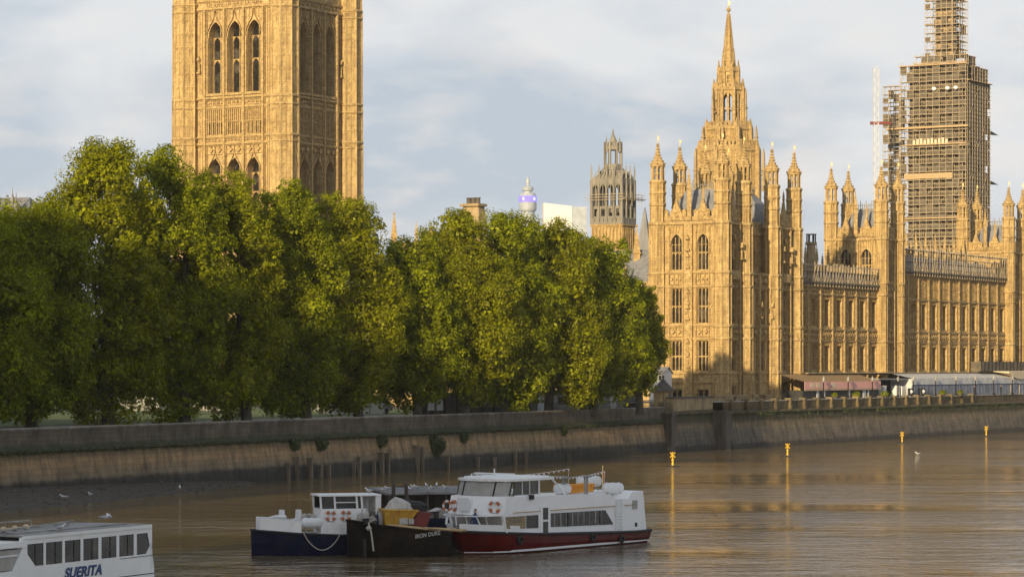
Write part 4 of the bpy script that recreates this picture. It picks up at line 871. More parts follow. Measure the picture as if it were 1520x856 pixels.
# ------------------------------------------------------------------ clock tower wrapped in scaffolding
Ye = 690.0; ez = lambda y: H + (HY - y) * Ye / F; ep = P(1434, 300, Ye); ef = FR(ep.xy, v31); eg = FR(ep.xy, u31)
et = thing('scaffolded_clock_tower', 'tall tower wholly wrapped in brown scaffolding at the right', 'tower', (ep.x - 6, ep.y + 8, 5.7))
ea0 = ef.a_of(1337); eb1 = eg.a_of(1468)
m = MB(); m.slab(ef, [(ea0 + 1.7, -1.5), (-1.7, -1.5), (-1.7, -eb1 + 1.5), (ea0 + 1.7, -eb1 + 1.5)], 5.7, ez(92)); 
for fr_, x0, x1, d in ((ef, ea0 + 1.7, -1.7, -1.5), (eg, 1.5, eb1 - 1.5, -1.7)):
    ribs(m, fr_, x0, x1, 20, ez(175), 7, .5, .35, d, True, 8)
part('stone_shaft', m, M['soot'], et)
def lattice(name, fr, a0, a1, d, z0, z1, da=1.7, dz=2.0, r=.075, boards=True, net=0.0, parent=None, deep=1.25, seed=1):
    rg = random.Random(seed); n = max(1, round((a1 - a0) / da)); k = max(1, round((z1 - z0) / dz)); t = MB(); b = MB(); nn = MB(); ha = (a1 - a0) / n; hz_ = (z1 - z0) / k
    for i in range(n + 1):
        for dd in (d, d - deep):
            a = a0 + i * ha; t.tube(fr(a, dd, z0), fr(a, dd, z1 + rg.uniform(0, .9)), r, n=4)
    for j in range(k + 1):
        z = z0 + j * hz_
        for q in (0, .95): 
            if z + q <= z1 + .3: t.tube(fr(a0 - .3, d + .05, z + q), fr(a1 + .3, d + .05, z + q), r * .8, n=4)
        if boards and j > 0: b.box(fr, a0, a1, d - deep, d + .02, z - .14, z - .02)
        if j < k:
            for i in range(n):
                if rg.random() < .12: t.tube(fr(a0 + i * ha, d + .08, z), fr(a0 + (i + 1) * ha, d + .08, z + hz_), r * .8, n=4)
                if rg.random() < net: nn.box(fr, a0 + i * ha + .05, a0 + (i + 1) * ha - .05, d - .12, d - .08, z + .05, z + hz_ * rg.uniform(.8 if net > .8 else .5, 1.0))
                elif rg.random() < .03: b.box(fr, a0 + i * ha, a0 + (i + rg.uniform(.6, 1.6)) * ha, d + .12, d + .17, z, z + .3)
    o = part(name, t, M['steel'], parent)
    if b.v: part('scaffold_boards', b, M['board'], o)
    if nn.v: tag(part('netting', nn, M['net'], o), kind='stuff')
    return o
lattice('front_scaffold', ef, ea0, 0, .3, 5.7, ez(93), net=.5, parent=et, seed=2)
lattice('side_scaffold', eg, 0, eb1, .3, 5.7, ez(118), net=.97, parent=et, seed=3)
lattice('upper_side_scaffold', eg, 4.5, eb1, -.3, ez(118), ez(96), net=.9, parent=et, seed=4)
et2 = ef.a_of(1354); lattice('upper_front_scaffold', ef, et2, -.6, -1.6, ez(94), ez(79), net=.85, parent=et, seed=5); lattice('upper_return_scaffold', eg, 1.6, 8.5, -1.0, ez(96), ez(80), net=.9, parent=et, seed=6)
hx0, hx1 = ef.a_of(1311), ef.a_of(1335); lattice('hoist_scaffold', ef, hx0, hx1, .2, 5.7, ez(122), da=1.4, parent=et, seed=7, net=.65); lattice('hoist_scaffold', ef, hx0, hx1, -3.2, 5.7, ez(126), da=1.4, parent=et, seed=8, net=.6)
# upper spire cage
for frr, x0, x1, d, sd_ in ((ef, ef.a_of(1373, -3.5), ef.a_of(1421, -3.5), -3.5, 9), (eg, 0, 0, 0, 10)):
    if frr is ef:
        lattice('top_cage', ef, x0, x1, d, ez(80), ez(-30), da=1.5, net=.22, parent=et, seed=9); fc = FR(ef(x1, d, 0), u31); w2 = fc.a_of(1431); lattice('top_cage', fc, 0, max(w2, 4.5), 0, ez(80), ez(-30), da=1.5, net=.3, parent=et, seed=10)
        lattice('top_cage', FR(ef(x0, d - max(w2, 4.5) - 1, 0), v31), 0, x1 - x0, 0, ez(80), ez(-30), da=1.5, net=.2, parent=et, seed=12)
        m = MB(); m.slab(ef, [(x0 + 2, d - 1.6), (x1 - 2, d - 1.6), (x1 - 2, d - w2), (x0 + 2, d - w2)], ez(85), ez(-30)); part('iron_roof', m, M['dstone'], et)
for fr_, q in ((ef, (ea0 - 3.5, .8, .35, 1.0, ez(188), ez(185.5))), (ef, (ea0 - .2, .6, .4, .9, ez(94.5), ez(93))), (eg, (-.3, eb1 + .2, .4, .9, ez(119), ez(118))), (ef, (et2, -.4, -1.5, -1.0, ez(91), ez(89.8))), (ef, (ea0, .4, .35, .8, ez(213), ez(211.5))), (ef, (ea0, .4, .35, .7, ez(323), ez(321.5)))):
    m = MB(); m.box(fr_, *q); part('edge_board', m, M['wood'], et)
m = MB()
for z in (190.5, 266): m.add([eg(eb1, 0, ez(z - 4)), eg(eb1, -3, ez(z - 4)), eg(eb1 + 9, -1, ez(z + .5)), eg(eb1, 0, ez(z + 1.5)), eg(eb1, -3, ez(z + 1.5))], [(0, 1, 2), (4, 3, 2), (0, 2, 3), (1, 4, 2), (0, 3, 4, 1)])
part('side_fan', m, M['net'], et)
xw = ef.a_of(1358)
for i in range(10): m = MB(); m.box(ef, xw + i * .95 - .33, xw + i * .95 + .33, .42, .55, ez(212), ez(205 - (i % 3))); part('pale_panel', m, M['cream'], et)
m = MB(); m.box(ef, ea0 + 1, -3.5, -.6, .3, ez(263), ez(255)); part('pale_sheeting', m, M['wood'], et)
m = MB(); m.lathe([(.62, -.3), (.62, .3)], 10, (0, 0, 0)); 
for px in (1388, 1408, 1420): c = ef(ef.a_of(px), .6, ez(130)); m2 = MB(); m2.lathe([(.1, -.5), (.55, -.2), (.55, .3), (.1, .55)], 8, c); part('work_lamp', m2, M['white2'], et)
# crane mast left of it
mx = P(1300.5, 262, 684); cm_ = thing('hoist_mast', 'thin white lattice mast left of the scaffolded tower', 'crane mast', (mx.x, mx.y, 5.7)); m = MB(); r_ = .55
for dx, dy in ((-r_, -r_), (r_, -r_), (r_, r_), (-r_, r_)): m.tube((mx.x + dx, mx.y + dy, 5.7), (mx.x + dx, mx.y + dy, ez(106)), .10, n=4)
z = 5.7; i = 0
while z < ez(108): 
    sx = 1 if i % 2 else -1; m.tube((mx.x - r_ * sx, mx.y - r_, z), (mx.x + r_ * sx, mx.y - r_, z + 1.2), .09, n=4); m.tube((mx.x - r_, mx.y - r_ * sx, z), (mx.x - r_, mx.y + r_ * sx, z + 1.2), .09, n=4); m.tube((mx.x - r_, mx.y - r_, z), (mx.x + r_, mx.y - r_, z), .08, n=4); z += 1.2; i += 1
part('mast', m, M['mastgrey'], cm_); m = MB(); m.box(FR(mx.xy, (1, 0)), -1.4, 3.6, -.6, .6, ez(188), ez(184)); part('platform', m, M['maroon'], cm_)

# ------------------------------------------------------------------ scaffolding on the palace roofs
for (s0, s1, z0, z1, lab, sd_) in ((S1 + 1.4, S2 - 1.2, 25.9, 28.9, 'low grey tube scaffolding on the roof edge right of the pavilion', 21), (S3 + 1.2, S4 - 1.4, 28.9, 33.1, 'long scaffolding over the roof of the rear river front', 22), (S4 + 12, S4 + 58, 28.9, 32.5, 'farthest roof scaffolding at the right edge', 23)):
    t = thing('roof_scaffolding', lab, 'scaffolding', PE((s0 + s1) / 2, -1, z0), 0, 'scaffolding on the palace roofs'); m = MB(); b = MB(); rg = random.Random(sd_); n = int((s1 - s0) / 1.25); st = (s1 - s0) / n
    for dd in (.1, -1.3):
        for i in range(n + 1): m.tube(PE(s0 + i * st, dd, z0 - (.5 if dd > 0 else 0)), PE(s0 + i * st, dd, z1 + rg.uniform(0, .6)), .07, n=4)
        for z in np.arange(z0, z1 + .1, 1.0): m.tube(PE(s0 - .3, dd, z), PE(s1 + .3, dd, z), .07, n=4)
    for i in range(n):
        m.tube(PE(s0 + i * st, .14, z0 + (1.1 if i % 2 else 0)), PE(s0 + (i + 1) * st, .14, z0 + (0 if i % 2 else 1.1)), .07, n=4)
        if i % 4 < 2: m.tube(PE(s0 + i * st, .14, z0), PE(s0 + (i + 1.4) * st, .14, z1), .06, n=4)
    part('tubes', m, M['steel'], t)
    for z in np.arange(z0, z1, 2.0): b.box(PE, s0, s1, -1.35, .1, z - .1, z)
    b.box(PE, s0, s1, .16, .2, z0 - .05, z0 + .25); part('scaffold_boards', b, M['net'], t)

# ------------------------------------------------------------------ far skyline
tp = P(783.5, 322, 3000); kz = 3000 / F; tz = lambda y: H + (HY - y) * kz
bt = thing('telecom_tower', 'far round grey telecom tower with a glowing violet screen band', 'tower', (tp.x, tp.y, 5.7))
m = MB(); m.lathe([(7.2, 5.7), (7.2, tz(315)), (9.0, tz(312)), (9.3, tz(303)), (9.0, tz(302.5)), (9.2, tz(291)), (8.4, tz(290)), (7.6, tz(287)), (4, tz(286.5)), (4, tz(284)), (5.8, tz(283)), (6.2, tz(279)), (4.5, tz(277)), (1.6, tz(276)), (1.6, tz(273)), (2.0, tz(272)), (2.0, tz(266)), (.8, tz(265)), (.5, tz(261))], 24, (tp.x, tp.y, 0)); 
for y in (310, 307, 304.5): m.lathe([(9.5, tz(y)), (9.5, tz(y - .8))], 24, (tp.x, tp.y, 0))
part('shaft', m, M['towerglass'], bt)
M['led'] = mat('led_screen', (.1, .05, .5)); bb = [x for x in M['led'].node_tree.nodes if x.type == 'BSDF_PRINCIPLED'][0]; bb.inputs['Emission Color'].default_value = (.28, .25, .95, 1); bb.inputs['Emission Strength'].default_value = .9
m = MB(); m.lathe([(9.6, tz(300)), (9.6, tz(291.5))], 32, (tp.x, tp.y, 0)); sb = part('screen_band', m, M['led'], bt)
M['led2'] = mat('led_screen_white', (.5, .5, .6)); bb = [x for x in M['led2'].node_tree.nodes if x.type == 'BSDF_PRINCIPLED'][0]; bb.inputs['Emission Color'].default_value = (.75, .85, 1, 1); bb.inputs['Emission Strength'].default_value = .8
m = MB()
for dx in (-4.6, 6.8): m.lathe([(.1, -1.8), (1.5, 0), (.1, 1.8)], 6, (tp.x + dx, tp.y - math.sqrt(9.6 ** 2 - dx * dx), tz(295.8)))
part('screen_mark', m, M['led2'], sb)
wb = P(838, 330, 2300); f = FR(wb.xy, (1, .05)); ob = thing('white_office_block', 'far bright white office block on the skyline beside the telecom tower', 'building', (wb.x, wb.y, 5.7)); kz2 = 2300 / F; wz = lambda y: H + (HY - y) * kz2
xa, xb = f.a_of(807), f.a_of(849); m = MB(); m.add([f(xa, 0, 5.7), f(xb, 0, 5.7), f(xb, 0, wz(306)), f(xa, 0, wz(301)), f(xa, -20, 5.7), f(xb, -20, 5.7), f(xb, -20, wz(306)), f(xa, -20, wz(301))], [(0, 1, 2, 3), (1, 5, 6, 2), (3, 2, 6, 7), (4, 0, 3, 7), (5, 4, 7, 6)]); part('wall', m, M['render'], ob)
m = MB(); xc = f.a_of(871); m.box(f, xb, xc, -18, -.5, 5.7, wz(307))
for y in (311, 315, 319, 323): m.box(f, xb + .1, xc, -.5, -.2, wz(y), wz(y - 1.6))
part('side_block', m, M['towerglass'], ob)
# distant roof at far left
lr = P(8, 300, 520); f = FR(lr.xy, (1, -.3)); lb = thing('slate_roofed_building', 'slate roof with a thin finial at the far left above the trees', 'building', (lr.x, lr.y, 5.7)); m = MB(); m.box(f, -22, 5, -14, 0, 5.7, 39)
part('wall', m, M['brick'], lb); m = MB(); m.add([f(-22, .3, 39), f(5, .3, 39), f(5, -14, 39), f(-22, -14, 39), f(-20, -7, 43.6), f(1.5, -7, 43.6)], [(0, 1, 5, 4), (1, 2, 5), (2, 3, 4, 5), (3, 0, 4)]); part('roof', m, M['slate'], lb)
for px, yt in ((18.5, 278), (24, 284)): p = P(px, yt, 520); m = MB(); m.lathe([(.5, -6), (.5, -2.5), (.12, -1.2), (.03, 0)], 5, p); part('finial', m, M['slate'], lb)
# houses along the road behind the gardens, unseen office blocks added upstream to shade the bank
def block(name, lab, fr, a0, a1, dep, h, fl, nb, mm, gg='buildings behind the garden', roof=None):
    t = thing(name, lab, 'building', fr((a0 + a1) / 2, -dep / 2, 5.7), 0, gg); m = MB(); w = MB(); st = (a1 - a0) / nb; fh = (h - 1) / fl
    wall(m, fr, a0, a1, 5.7, 5.7 + h, -.6, 0, [(a0 + (i + .5) * st, st * .45, [(5.7 + .9 + j * fh, 5.7 + .9 + j * fh + fh * .62, 0) for j in range(fl)]) for i in range(nb)])
    m.slab(fr, [(a0, -.6), (a1, -.6), (a1, -dep), (a0, -dep)], 5.7, 5.7 + h); course(m, fr, a0, a1, 5.7 + h - .6, .4, .3); part('wall', m, mm, t)
    w.box(fr, a0 + .2, a1 - .2, -.6, -.45, 6.2, 5.7 + h - .8); part('windows', w, M['glass'], t)
    if roof: r = MB(); r.add([fr(a0, 0, 5.7 + h), fr(a1, 0, 5.7 + h), fr(a1, -dep, 5.7 + h), fr(a0, -dep, 5.7 + h), fr(a0 + 2, -dep / 2, 5.7 + h + 4), fr(a1 - 2, -dep / 2, 5.7 + h + 4)], [(0, 1, 5, 4), (1, 2, 5), (2, 3, 4, 5), (3, 0, 4)]); part('roof', r, M['slate'], t)
    return t
gw = FR(WL[1], (WL[3][0] - WL[1][0], WL[3][1] - WL[1][1]))
LABS = ['brown brick terrace behind the trees at far left', 'stone fronted house glimpsed between the left trunks', 'brown brick house behind the middle trees']
gw = gw.at(0, -80)
for i in range(3): block('town_house', LABS[i], gw, 60 + i * 48, 60 + i * 48 + 46, 14, 20 + (i % 2) * 3, 5, 14, M['brick'] if i != 1 else M['dstone'], 'buildings behind the garden', True)

# office blocks and towers added out of view to shade trees, river wall and boats
gn = FR((-150, 28), (.42, .9075)).at(0, -24)
tq = FR((-149, -2.5), (.933, -.36)); block('office_tower', 'tall pale riverside office tower upstream of the garden', tq, -21, 21, 24, 93, 24, 12, M['concrete'], 'office blocks upstream')
tq = FR((-120, -114), (.933, -.36)); block('office_tower', 'slimmer pale office tower on the bank behind the viewpoint', tq, -16, 16, 20, 84, 22, 9, M['concrete'], 'office blocks upstream')
for i, (a0, a1, h) in enumerate(SHADE): block('office_block', ['tall pale office block beside the river, upstream of the garden', 'second pale office block nearer the bridge', 'third pale office block by the bridge'][i], gn, a0, a1, 26, h, 9, 12, M['concrete'], 'office blocks upstream')

# ------------------------------------------------------------------ plane trees
def make_tree(idx, px, Y, ytop, hw, ybot, label, nl=26000, flat=.62, mname='leaf', trunk_px=None, ex=()):
    rng = np.random.default_rng(100 + idx); k = Y / F; X = (px - CX) * k; zt = H + (HY - ytop) * k; zb = H + (HY - ybot) * k; zg = 5.82; rw_ = hw * k
    tx = X if trunk_px is None else (trunk_px - CX) * k
    t = thing('plane_tree', label, 'tree', (tx, Y, zg), 0, 'plane trees in the riverside garden'); zc = zb + (zt - zb) * .42
    lobes = []
    nL = 96
    for i in range(nL):
        # fibonacci-like spread with jitter over an egg-shaped crown
        u = (i + .5) / nL; ph = i * 2.39996 + rng.normal() * .25; cz_ = 1 - 2 * u; sr = math.sqrt(max(0, 1 - cz_ * cz_))
        up = (zt - zc) if cz_ > 0 else (zc - zb)
        fr_ = rng.uniform(.64, 1.06); r = rng.uniform(1.5, 2.7) * (rw_ / 7.5) ** .5
        z = zc + cz_ * up * fr_; w = rw_ * (1.0 if cz_ < 0 else (1 - .25 * cz_))
        lobes.append((X + sr * math.cos(ph) * (w * fr_ - r * .4), Y + sr * math.sin(ph) * (rw_ * flat * 1.3 * fr_ - r * .4), min(z, zt - r * .8), r))
    for i in range(16):     # small sprays that break the outline
        ph = rng.uniform(0, 6.28); q = rng.uniform(.25, 1.0); r = rng.uniform(.5, .95)
        lobes.append((X + math.cos(ph) * rw_ * math.sqrt(1 - q * q) * 1.02, Y + math.sin(ph) * rw_ * flat * 1.2 * math.sqrt(1 - q * q), zc + q * (zt - zc) * 1.0 - r * .5, r))
    for (ox, oy, oz, r) in ex: lobes.append((X + ox, Y + oy, oz, r))
    tot = sum(r * r for *_, r in lobes); V = []
    for (lx, ly, lz, r) in lobes:
        n = int(nl * r * r / tot); sub = max(4, int(r * r * 3.4))
        # each lobe is made of clumps so that it has tufts and holes
        d = rng.normal(size=(sub, 3)); d[:, 2] += .25; d /= np.linalg.norm(d, axis=1)[:, None]
        for c in d: V.append(leafcloud(max(6, n // sub), (lx + c[0] * r * .85, ly + c[1] * r * .85, lz + c[2] * r * .8), (r * .42, r * .42, r * .34), .145, rng, r * .3))
        V.append(leafcloud(max(6, n // 6), (lx, ly, lz - r * .2), (r * .8, r * .8, r * .8), .30, rng, r * .4))
    V = np.concatenate(V); V -= np.array([tx, Y, zg])
    link('crown', leaf_mesh('crown', V, M[mname]), t, WM[t.name])
    b = MB(); zl = zc - (zc - zb) * .3; r0 = .62 * (rw_ / 7.5) ** .5
    b.path([(tx, Y, zg - .3), (tx, Y, zg + .4), (tx + (X - tx) * .2 + .1, Y, zg + (zl - zg) * .5), (tx + (X - tx) * .5, Y + .2, zl)], [r0 * 1.5, r0 * 1.05, r0 * .9, r0 * .75], 9)
    part('trunk', b, M['bark'], t)
    b = MB()
    for i in range(9):
        L_ = lobes[int(rng.integers(0, nL))]; p0 = Vector((tx + (X - tx) * .5, Y + .2, zl - rng.uniform(0, 2.5))); p2 = Vector(L_[:3]); p1 = p0.lerp(p2, .5) + Vector((rng.normal() * .6, rng.normal() * .6, 1.0)); b.path([p0, p1, p2], [r0 * .45, r0 * .28, .07], 6)
    part('limbs', b, M['bark'], t)
    return t
TREES = [(-38, 283, 318, 112, 606, 'plane tree cut by the left edge of the picture', None, 'leaf', ()),
 (48, 292, 296, 102, 604, 'broad plane tree at far left with low drooping leaves', 47, 'leaf', ()),
 (150, 303, 205, 105, 604, 'tallest plane tree, its pointed top left of the stone tower', 160, 'leaf2', ()),
 (252, 312, 217, 98, 602, 'tall plane tree standing just under the left edge of the stone tower', 275, 'leaf', ()),
 (338, 320, 250, 95, 608, 'plane tree in front of the left face of the stone tower', 366, 'leaf2', ((-1.5, -7, 10.2, 2.2), (.3, -7.5, 9.6, 1.9), (2.4, -7, 10.4, 1.8))),
 (428, 328, 268, 93, 602, 'plane tree below the near corner of the stone tower', 455, 'leaf', ()),
 (508, 336, 284, 90, 598, 'plane tree below the right edge of the stone tower', 532, 'leaf2', ((3.2, -2, 27.5, 1.0), (4.4, -2, 25.6, .9))),
 (604, 345, 352, 81, 590, 'lower plane tree filling the dip right of the stone tower', 620, 'leaf', ()),
 (684, 352, 312, 90, 584, 'plane tree hiding the foot of the brown chimney block', 690, 'leaf2', ()),
 (752, 360, 316, 81, 588, 'plane tree under the far telecom tower', 745, 'leaf', ()),
 (822, 368, 324, 85, 586, 'plane tree under the far white office block', 814, 'leaf2', ()),
 (886, 377, 352, 76, 584, 'plane tree below the grey ventilation tower', 880, 'leaf', ((3.6, 0, 28.5, .8), (3.9, 0, 27.0, .9))),
 (936, 386, 412, 52, 574, 'rightmost plane tree, touching the palace pavilion', 950, 'leaf2', ())]
for i, (px, Y, yt, hw, yb, lab, tpx, mn, ex) in enumerate(TREES): make_tree(i, px, Y, yt, hw, yb, lab, NLEAF, mname=mn, trunk_px=tpx, ex=ex)

# garden furniture and things under the trees
hd = thing('garden_hedge', 'dark clipped hedge line behind the lawn', 'hedge', (-70, 330, 5.8)); hv = []
gh = FR(WL[1], (WL[3][0] - WL[1][0], WL[3][1] - WL[1][1])).at(0, -70)
for a in np.arange(70, 320, 1.2): p = gh(a, NR.normal() * .3, 7.0); hv.append(leafcloud(70, tuple(p), (1.2, 1.0, 1.5), .2, NR))
hv = np.concatenate(hv) - np.array([-70, 330, 5.8]); link('foliage', leaf_mesh('hedge', hv, M['leafbush']), hd, WM[hd.name])
def van(px, ybase, Y, lab, L=5.2, hgt=2.3, rot=.3):
    c = P(px, ybase, Y); c.z = 5.86; t = thing('parked_van', lab, 'van', c, rot, 'white vans beyond the garden'); f = FR((c.x, c.y, 5.86), (math.cos(rot), math.sin(rot))); m = MB()
    m.prism(f, [(-L / 2, .4), (L / 2 - .2, .4), (L / 2, .9), (L / 2 - .15, 1.25), (L / 2 - 1.0, hgt - .1), (L / 2 - 1.4, hgt), (-L / 2 + .1, hgt), (-L / 2, hgt - .2)], -1.9, 0); part('body', m, M['gstone'], t)
    m = MB(); m.prism(f, [(L / 2 - .55, 1.3), (L / 2 - 1.1, hgt - .25), (L / 2 - 2.0, hgt - .25), (L / 2 - 2.0, 1.3)], -.01, .015); part('side_window', m, M['glass'], t)
    for x in (-L / 2 + 1, L / 2 - 1):
        m = MB(); m.tube(f(x, -.25, .36), f(x, .05, .36), .36, n=12); part('wheel', m, M['black'], t)
for px, lab in ((208, 'white van seen under the second tree from the left'), (300, 'white van seen right of the thick trunk'), (494, 'leftmost van of the pair under the trees below the stone tower'), (556, 'right van of the pair under the trees below the stone tower')): van(px, 608, 375, lab)
hb = thing('site_hoarding', 'long low white hoarding under the middle trees', 'hoarding', P(520, 610, 371)); m = MB(); f = FR(P(482, 610, 371).xy, (.95, .3)); m.box(f, 0, 8.2, -.1, 0, 5.86, 7.2); m.box(f, 0, 8.2, 0, .05, 7.1, 7.3); part('panels', m, M['render'], hb)
for i in range(5): m = MB(); m.box(f, i * 2.0, i * 2.0 + .1, 0, .12, 5.8, 7.35); part('post', m, M['gstone'], hb)
for px in (640, 653):
    c = P(px, 606, 358); c.z = 5.86; t = thing('notice_board', 'white notice panel standing in front of the dark fence under the trees', 'notice board', c, 0, 'pair of white notice boards under the trees'); f = FR((c.x, c.y, 5.86), (1, .1)); m = MB(); m.prism(f, [(-.42, .7), (.42, .7), (.42, 1.9), (.2, 2.1), (-.2, 2.1), (-.42, 1.9)], -.04, .04); part('panel', m, M['white2'], t); m = MB(); m.box(f, -.35, -.27, -.1, -.045, 0, 1.8); m.box(f, .27, .35, -.1, -.045, 0, 1.8); part('legs', m, M['timber'], t)
gf = thing('site_fence', 'dark solid fence under the trees left of the stone kiosk', 'fence', P(800, 604, 392)); m = MB(); f = FR(P(622, 608, 366).xy, (.50, .87)); m.box(f, 0, 62, -.1, 0, 5.82, 8.7); part('panels', m, M['timber'], gf)
for i in range(20): m = MB(); m.box(f, i * 3.2 - .08, i * 3.2 + .08, 0, .12, 5.8, 8.85); part('post', m, M['black'], gf)
# railings on the coping from px 700 on
rl = thing('garden_railing', 'thin dark railing behind the river wall coping left of the kiosk', 'railing', wall_pt(900, -.6, 6.4)); f = FR(WL[3], (WL[4][0] - WL[3][0], WL[4][1] - WL[3][1])) if False else FR((1.7, 357.0), (19.8, 43.3)); m = MB()
m.box(f, 10, 46, -.95, -.9, 7.35, 7.42); m.box(f, 10, 46, -.95, -.9, 6.6, 6.66)
for i in range(120): m.box(f, 10 + i * .3, 10.04 + i * .3, -.94, -.91, 6.44, 7.38)
part('rails', m, M['black'], rl)
# scattered site machinery / cabins
cbn = P(915, 600, 398); t = thing('site_cabin', 'pale grey cabin behind the railing right of the last trunk', 'cabin', (cbn.x, cbn.y, 5.86)); f = FR(cbn.xy, (.9, .25)); m = MB(); m.box(f, -4.5, 1.2, -3, 0, 5.86, 9.6); m.box(f, -4.6, 1.3, -3.1, .12, 9.6, 9.8); part('body', m, M['gstone'], t); m = MB(); m.box(f, -3.6, -2.2, .004, .03, 7.2, 8.7); part('window', m, M['glass'], t); m = MB(); m.box(f, -.9, 0, .004, .03, 5.9, 8.2); part('door', m, M['render'], t)
cbn = P(826, 602, 385); t = thing('site_cabin', 'stacked pale blue-grey cabin between two dark trunks', 'cabin', (cbn.x, cbn.y, 5.86)); f = FR(cbn.xy, (.9, .25)); m = MB(); m.box(f, -1.8, 3.4, -3, 0, 5.86, 8.5); m.box(f, -1.9, 3.5, -3.1, .1, 8.5, 8.65); part('body', m, M['tent'], t); m = MB(); m.box(f, .2, 1.6, .004, .03, 7.0, 8.0); part('window', m, M['glass'], t)
# white lodge behind the kiosk
lp = P(983, 590, 431); lg = thing('white_lodge', 'small white rendered lodge with grey slate roof behind the stone kiosk', 'lodge', (lp.x, lp.y, 5.86)); f = FR(lp.xy, v29); x0 = f.a_of(964); x1 = f.a_of(986); wl_ = lambda y: H + (HY - y) * 431 / F
m = MB(); m.box(f, x0, x1, -2.6, 0, 5.8, wl_(554)); m.prism(FR(f(x1, 0, 0), (-f.n.x, -f.n.y)), [(0, wl_(554)), (2.6, wl_(554)), (1.3, wl_(546))], -.2, .0); part('wall', m, M['render'], lg)
m = MB(); m.add([f(x0 - .3, .3, wl_(554.5)), f(x1 + .2, .3, wl_(554.5)), f(x1 + .2, -1.3, wl_(544)), f(x0 - .3, -1.3, wl_(544)), f(x0 - .3, -2.9, wl_(554.5)), f(x1 + .2, -2.9, wl_(554.5))], [(0, 1, 2, 3), (3, 2, 5, 4)]); part('roof', m, M['slate'], lg)
for xx in (.35, .72): m = MB(); a = x0 + (x1 - x0) * xx; m.box(f, a - .22, a + .22, .004, .03, wl_(564), wl_(557)); part('window', m, M['glass'], lg)
# kiosk: octagonal stone turret at the end of the garden wall
kp = P(984, 600, 403); kz_ = lambda y: H + (HY - y) * 403 / F; kr = .5 * 38 / (F / 403) * .86; kc = (kp.x + .1, kp.y + kr)
kio = thing('stone_kiosk', 'small octagonal stone kiosk with pointed dark roof at the end of the garden wall', 'kiosk', (*kc, 5.0)); m = MB(); m.lathe([(kr * .92, 4.8), (kr * .92, kz_(582))], 8, kc + (0,), ang8); m.lathe([(kr * 1.0, kz_(583)), (kr * 1.08, kz_(581)), (kr, kz_(580))], 8, kc + (0,), ang8); m.lathe([(kr * 1.05, 4.7), (kr * 1.05, 6.6)], 8, kc + (0,), ang8); part('wall', m, M['stone'], kio)
m = MB(); m.lathe([(kr * 1.22, kz_(580.5)), (kr * .6, kz_(571)), (.16, kz_(562)), (.12, kz_(560.5)), (.28, kz_(559.5)), (.03, kz_(556))], 8, kc + (0,), ang8); part('roof', m, M['timber'], kio)
for t_ in (-math.pi / 2 + .0, -math.pi / 4): fx = FR((kc[0] + kr * .92 * .924 * math.cos(t_), kc[1] + kr * .92 * .924 * math.sin(t_)), (-math.sin(t_), math.cos(t_))); m = MB(); m.box(fx, -.3, .3, .01, .04, 7.0, 8.6) if t_ > -1 else m.box(fx, -.05, .05, .01, .05, 6.7, 8.4); part('window', m, M['glass'] if t_ > -1 else M['dstone'], kio)
# low forecourt wall between kiosk and pavilion
lw = thing('forecourt_wall', 'pale low wall with dark coping between the kiosk and the pavilion', 'wall', (26, 412, 5)); f = FR((23.2, 402.3), (29.9 - 23.2, 417.0 - 402.3)); m = MB(); m.box(f, 0, 16.2, -1.3, -.35, 5.5, 7.55); part('wall', m, M['dstone'], lw); m = MB(); m.box(f, -.1, 16.3, -1.4, -.2, 7.55, 7.8); part('coping', m, M['timber'], lw)

# ------------------------------------------------------------------ the terrace marquees
def m_a(px, d): return PE.a_of(px, d)
D0, D1 = .9, 5.2
pk = thing('pink_marquee', 'long striped awning with pink fascia on the terrace', 'marquee', PE(45, 3, ZG)); a0, a1 = m_a(1194, D1), m_a(1307, D1); m = MB()
for i in range(int((a1 - a0) / .8)):
    x = a0 + i * .8; m.add([PE(x, D1, 9.75), PE(x + .42, D1, 9.75), PE(x + .42, D0, 10.9), PE(x, D0, 10.9), PE(x, D1, 9.7), PE(x + .42, D1, 9.7), PE(x + .42, D0, 10.85), PE(x, D0, 10.85)], [(0, 1, 2, 3), (4, 5, 6, 7)])
part('dark_stripes', m, M['wood'], pk); m = MB(); m.add([PE(a0, D1, 9.7), PE(a1, D1, 9.7), PE(a1, D0, 10.84), PE(a0, D0, 10.84), PE(a1 + 1.5, D0 + 1, 9.7)], [(0, 1, 2, 3), (1, 4, 2)]); part('roof_cloth', m, M['canopy'], pk)
m = MB(); m.box(PE, a0, a1, D1, D1 + .05, 8.55, 9.72); part('fascia', m, M['pink'], pk)
m = MB(); m.box(PE, a0, a1, D1 + .0, D1 + .07, 8.28, 8.54); part('cream_border', m, M['canopy'], pk)
for px, rr in ((1206, 1.0), (1215, 1.0), (1237, 1.1)): m = MB(); m.prism(PE, [(m_a(px, D1) + rr * math.cos(t), 9.12 + .42 * math.sin(t)) for t in np.linspace(0, 2 * math.pi, 15)[:-1]], D1 + .05, D1 + .09); part('cream_emblem', m, M['cream'], pk)
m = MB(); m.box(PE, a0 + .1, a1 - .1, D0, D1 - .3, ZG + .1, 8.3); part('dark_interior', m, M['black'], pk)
for i, px in enumerate((1222.5, 1259, 1295, 1333, 1356, 1389, 1419, 1448, 1475, 1503)):
    a = m_a(px, D1 + .6); c = PE(a, D1 + .6, ZG); t = thing('terrace_lamp', 'slim dark lamp post standing before the terrace marquees', 'lamp post', c, 0, 'lamp posts along the terrace'); m = MB(); m.lathe([(.22, 0), (.22, .3), (.1, .5), (.08, 2.7), (.14, 2.8)], 8, c); part('post', m, M['iron'], t); m = MB(); m.lathe([(.12, 2.8), (.26, 3.3), (.1, 3.5), (.03, 3.75)], 6, c); part('lantern', m, M['gstone'], t)
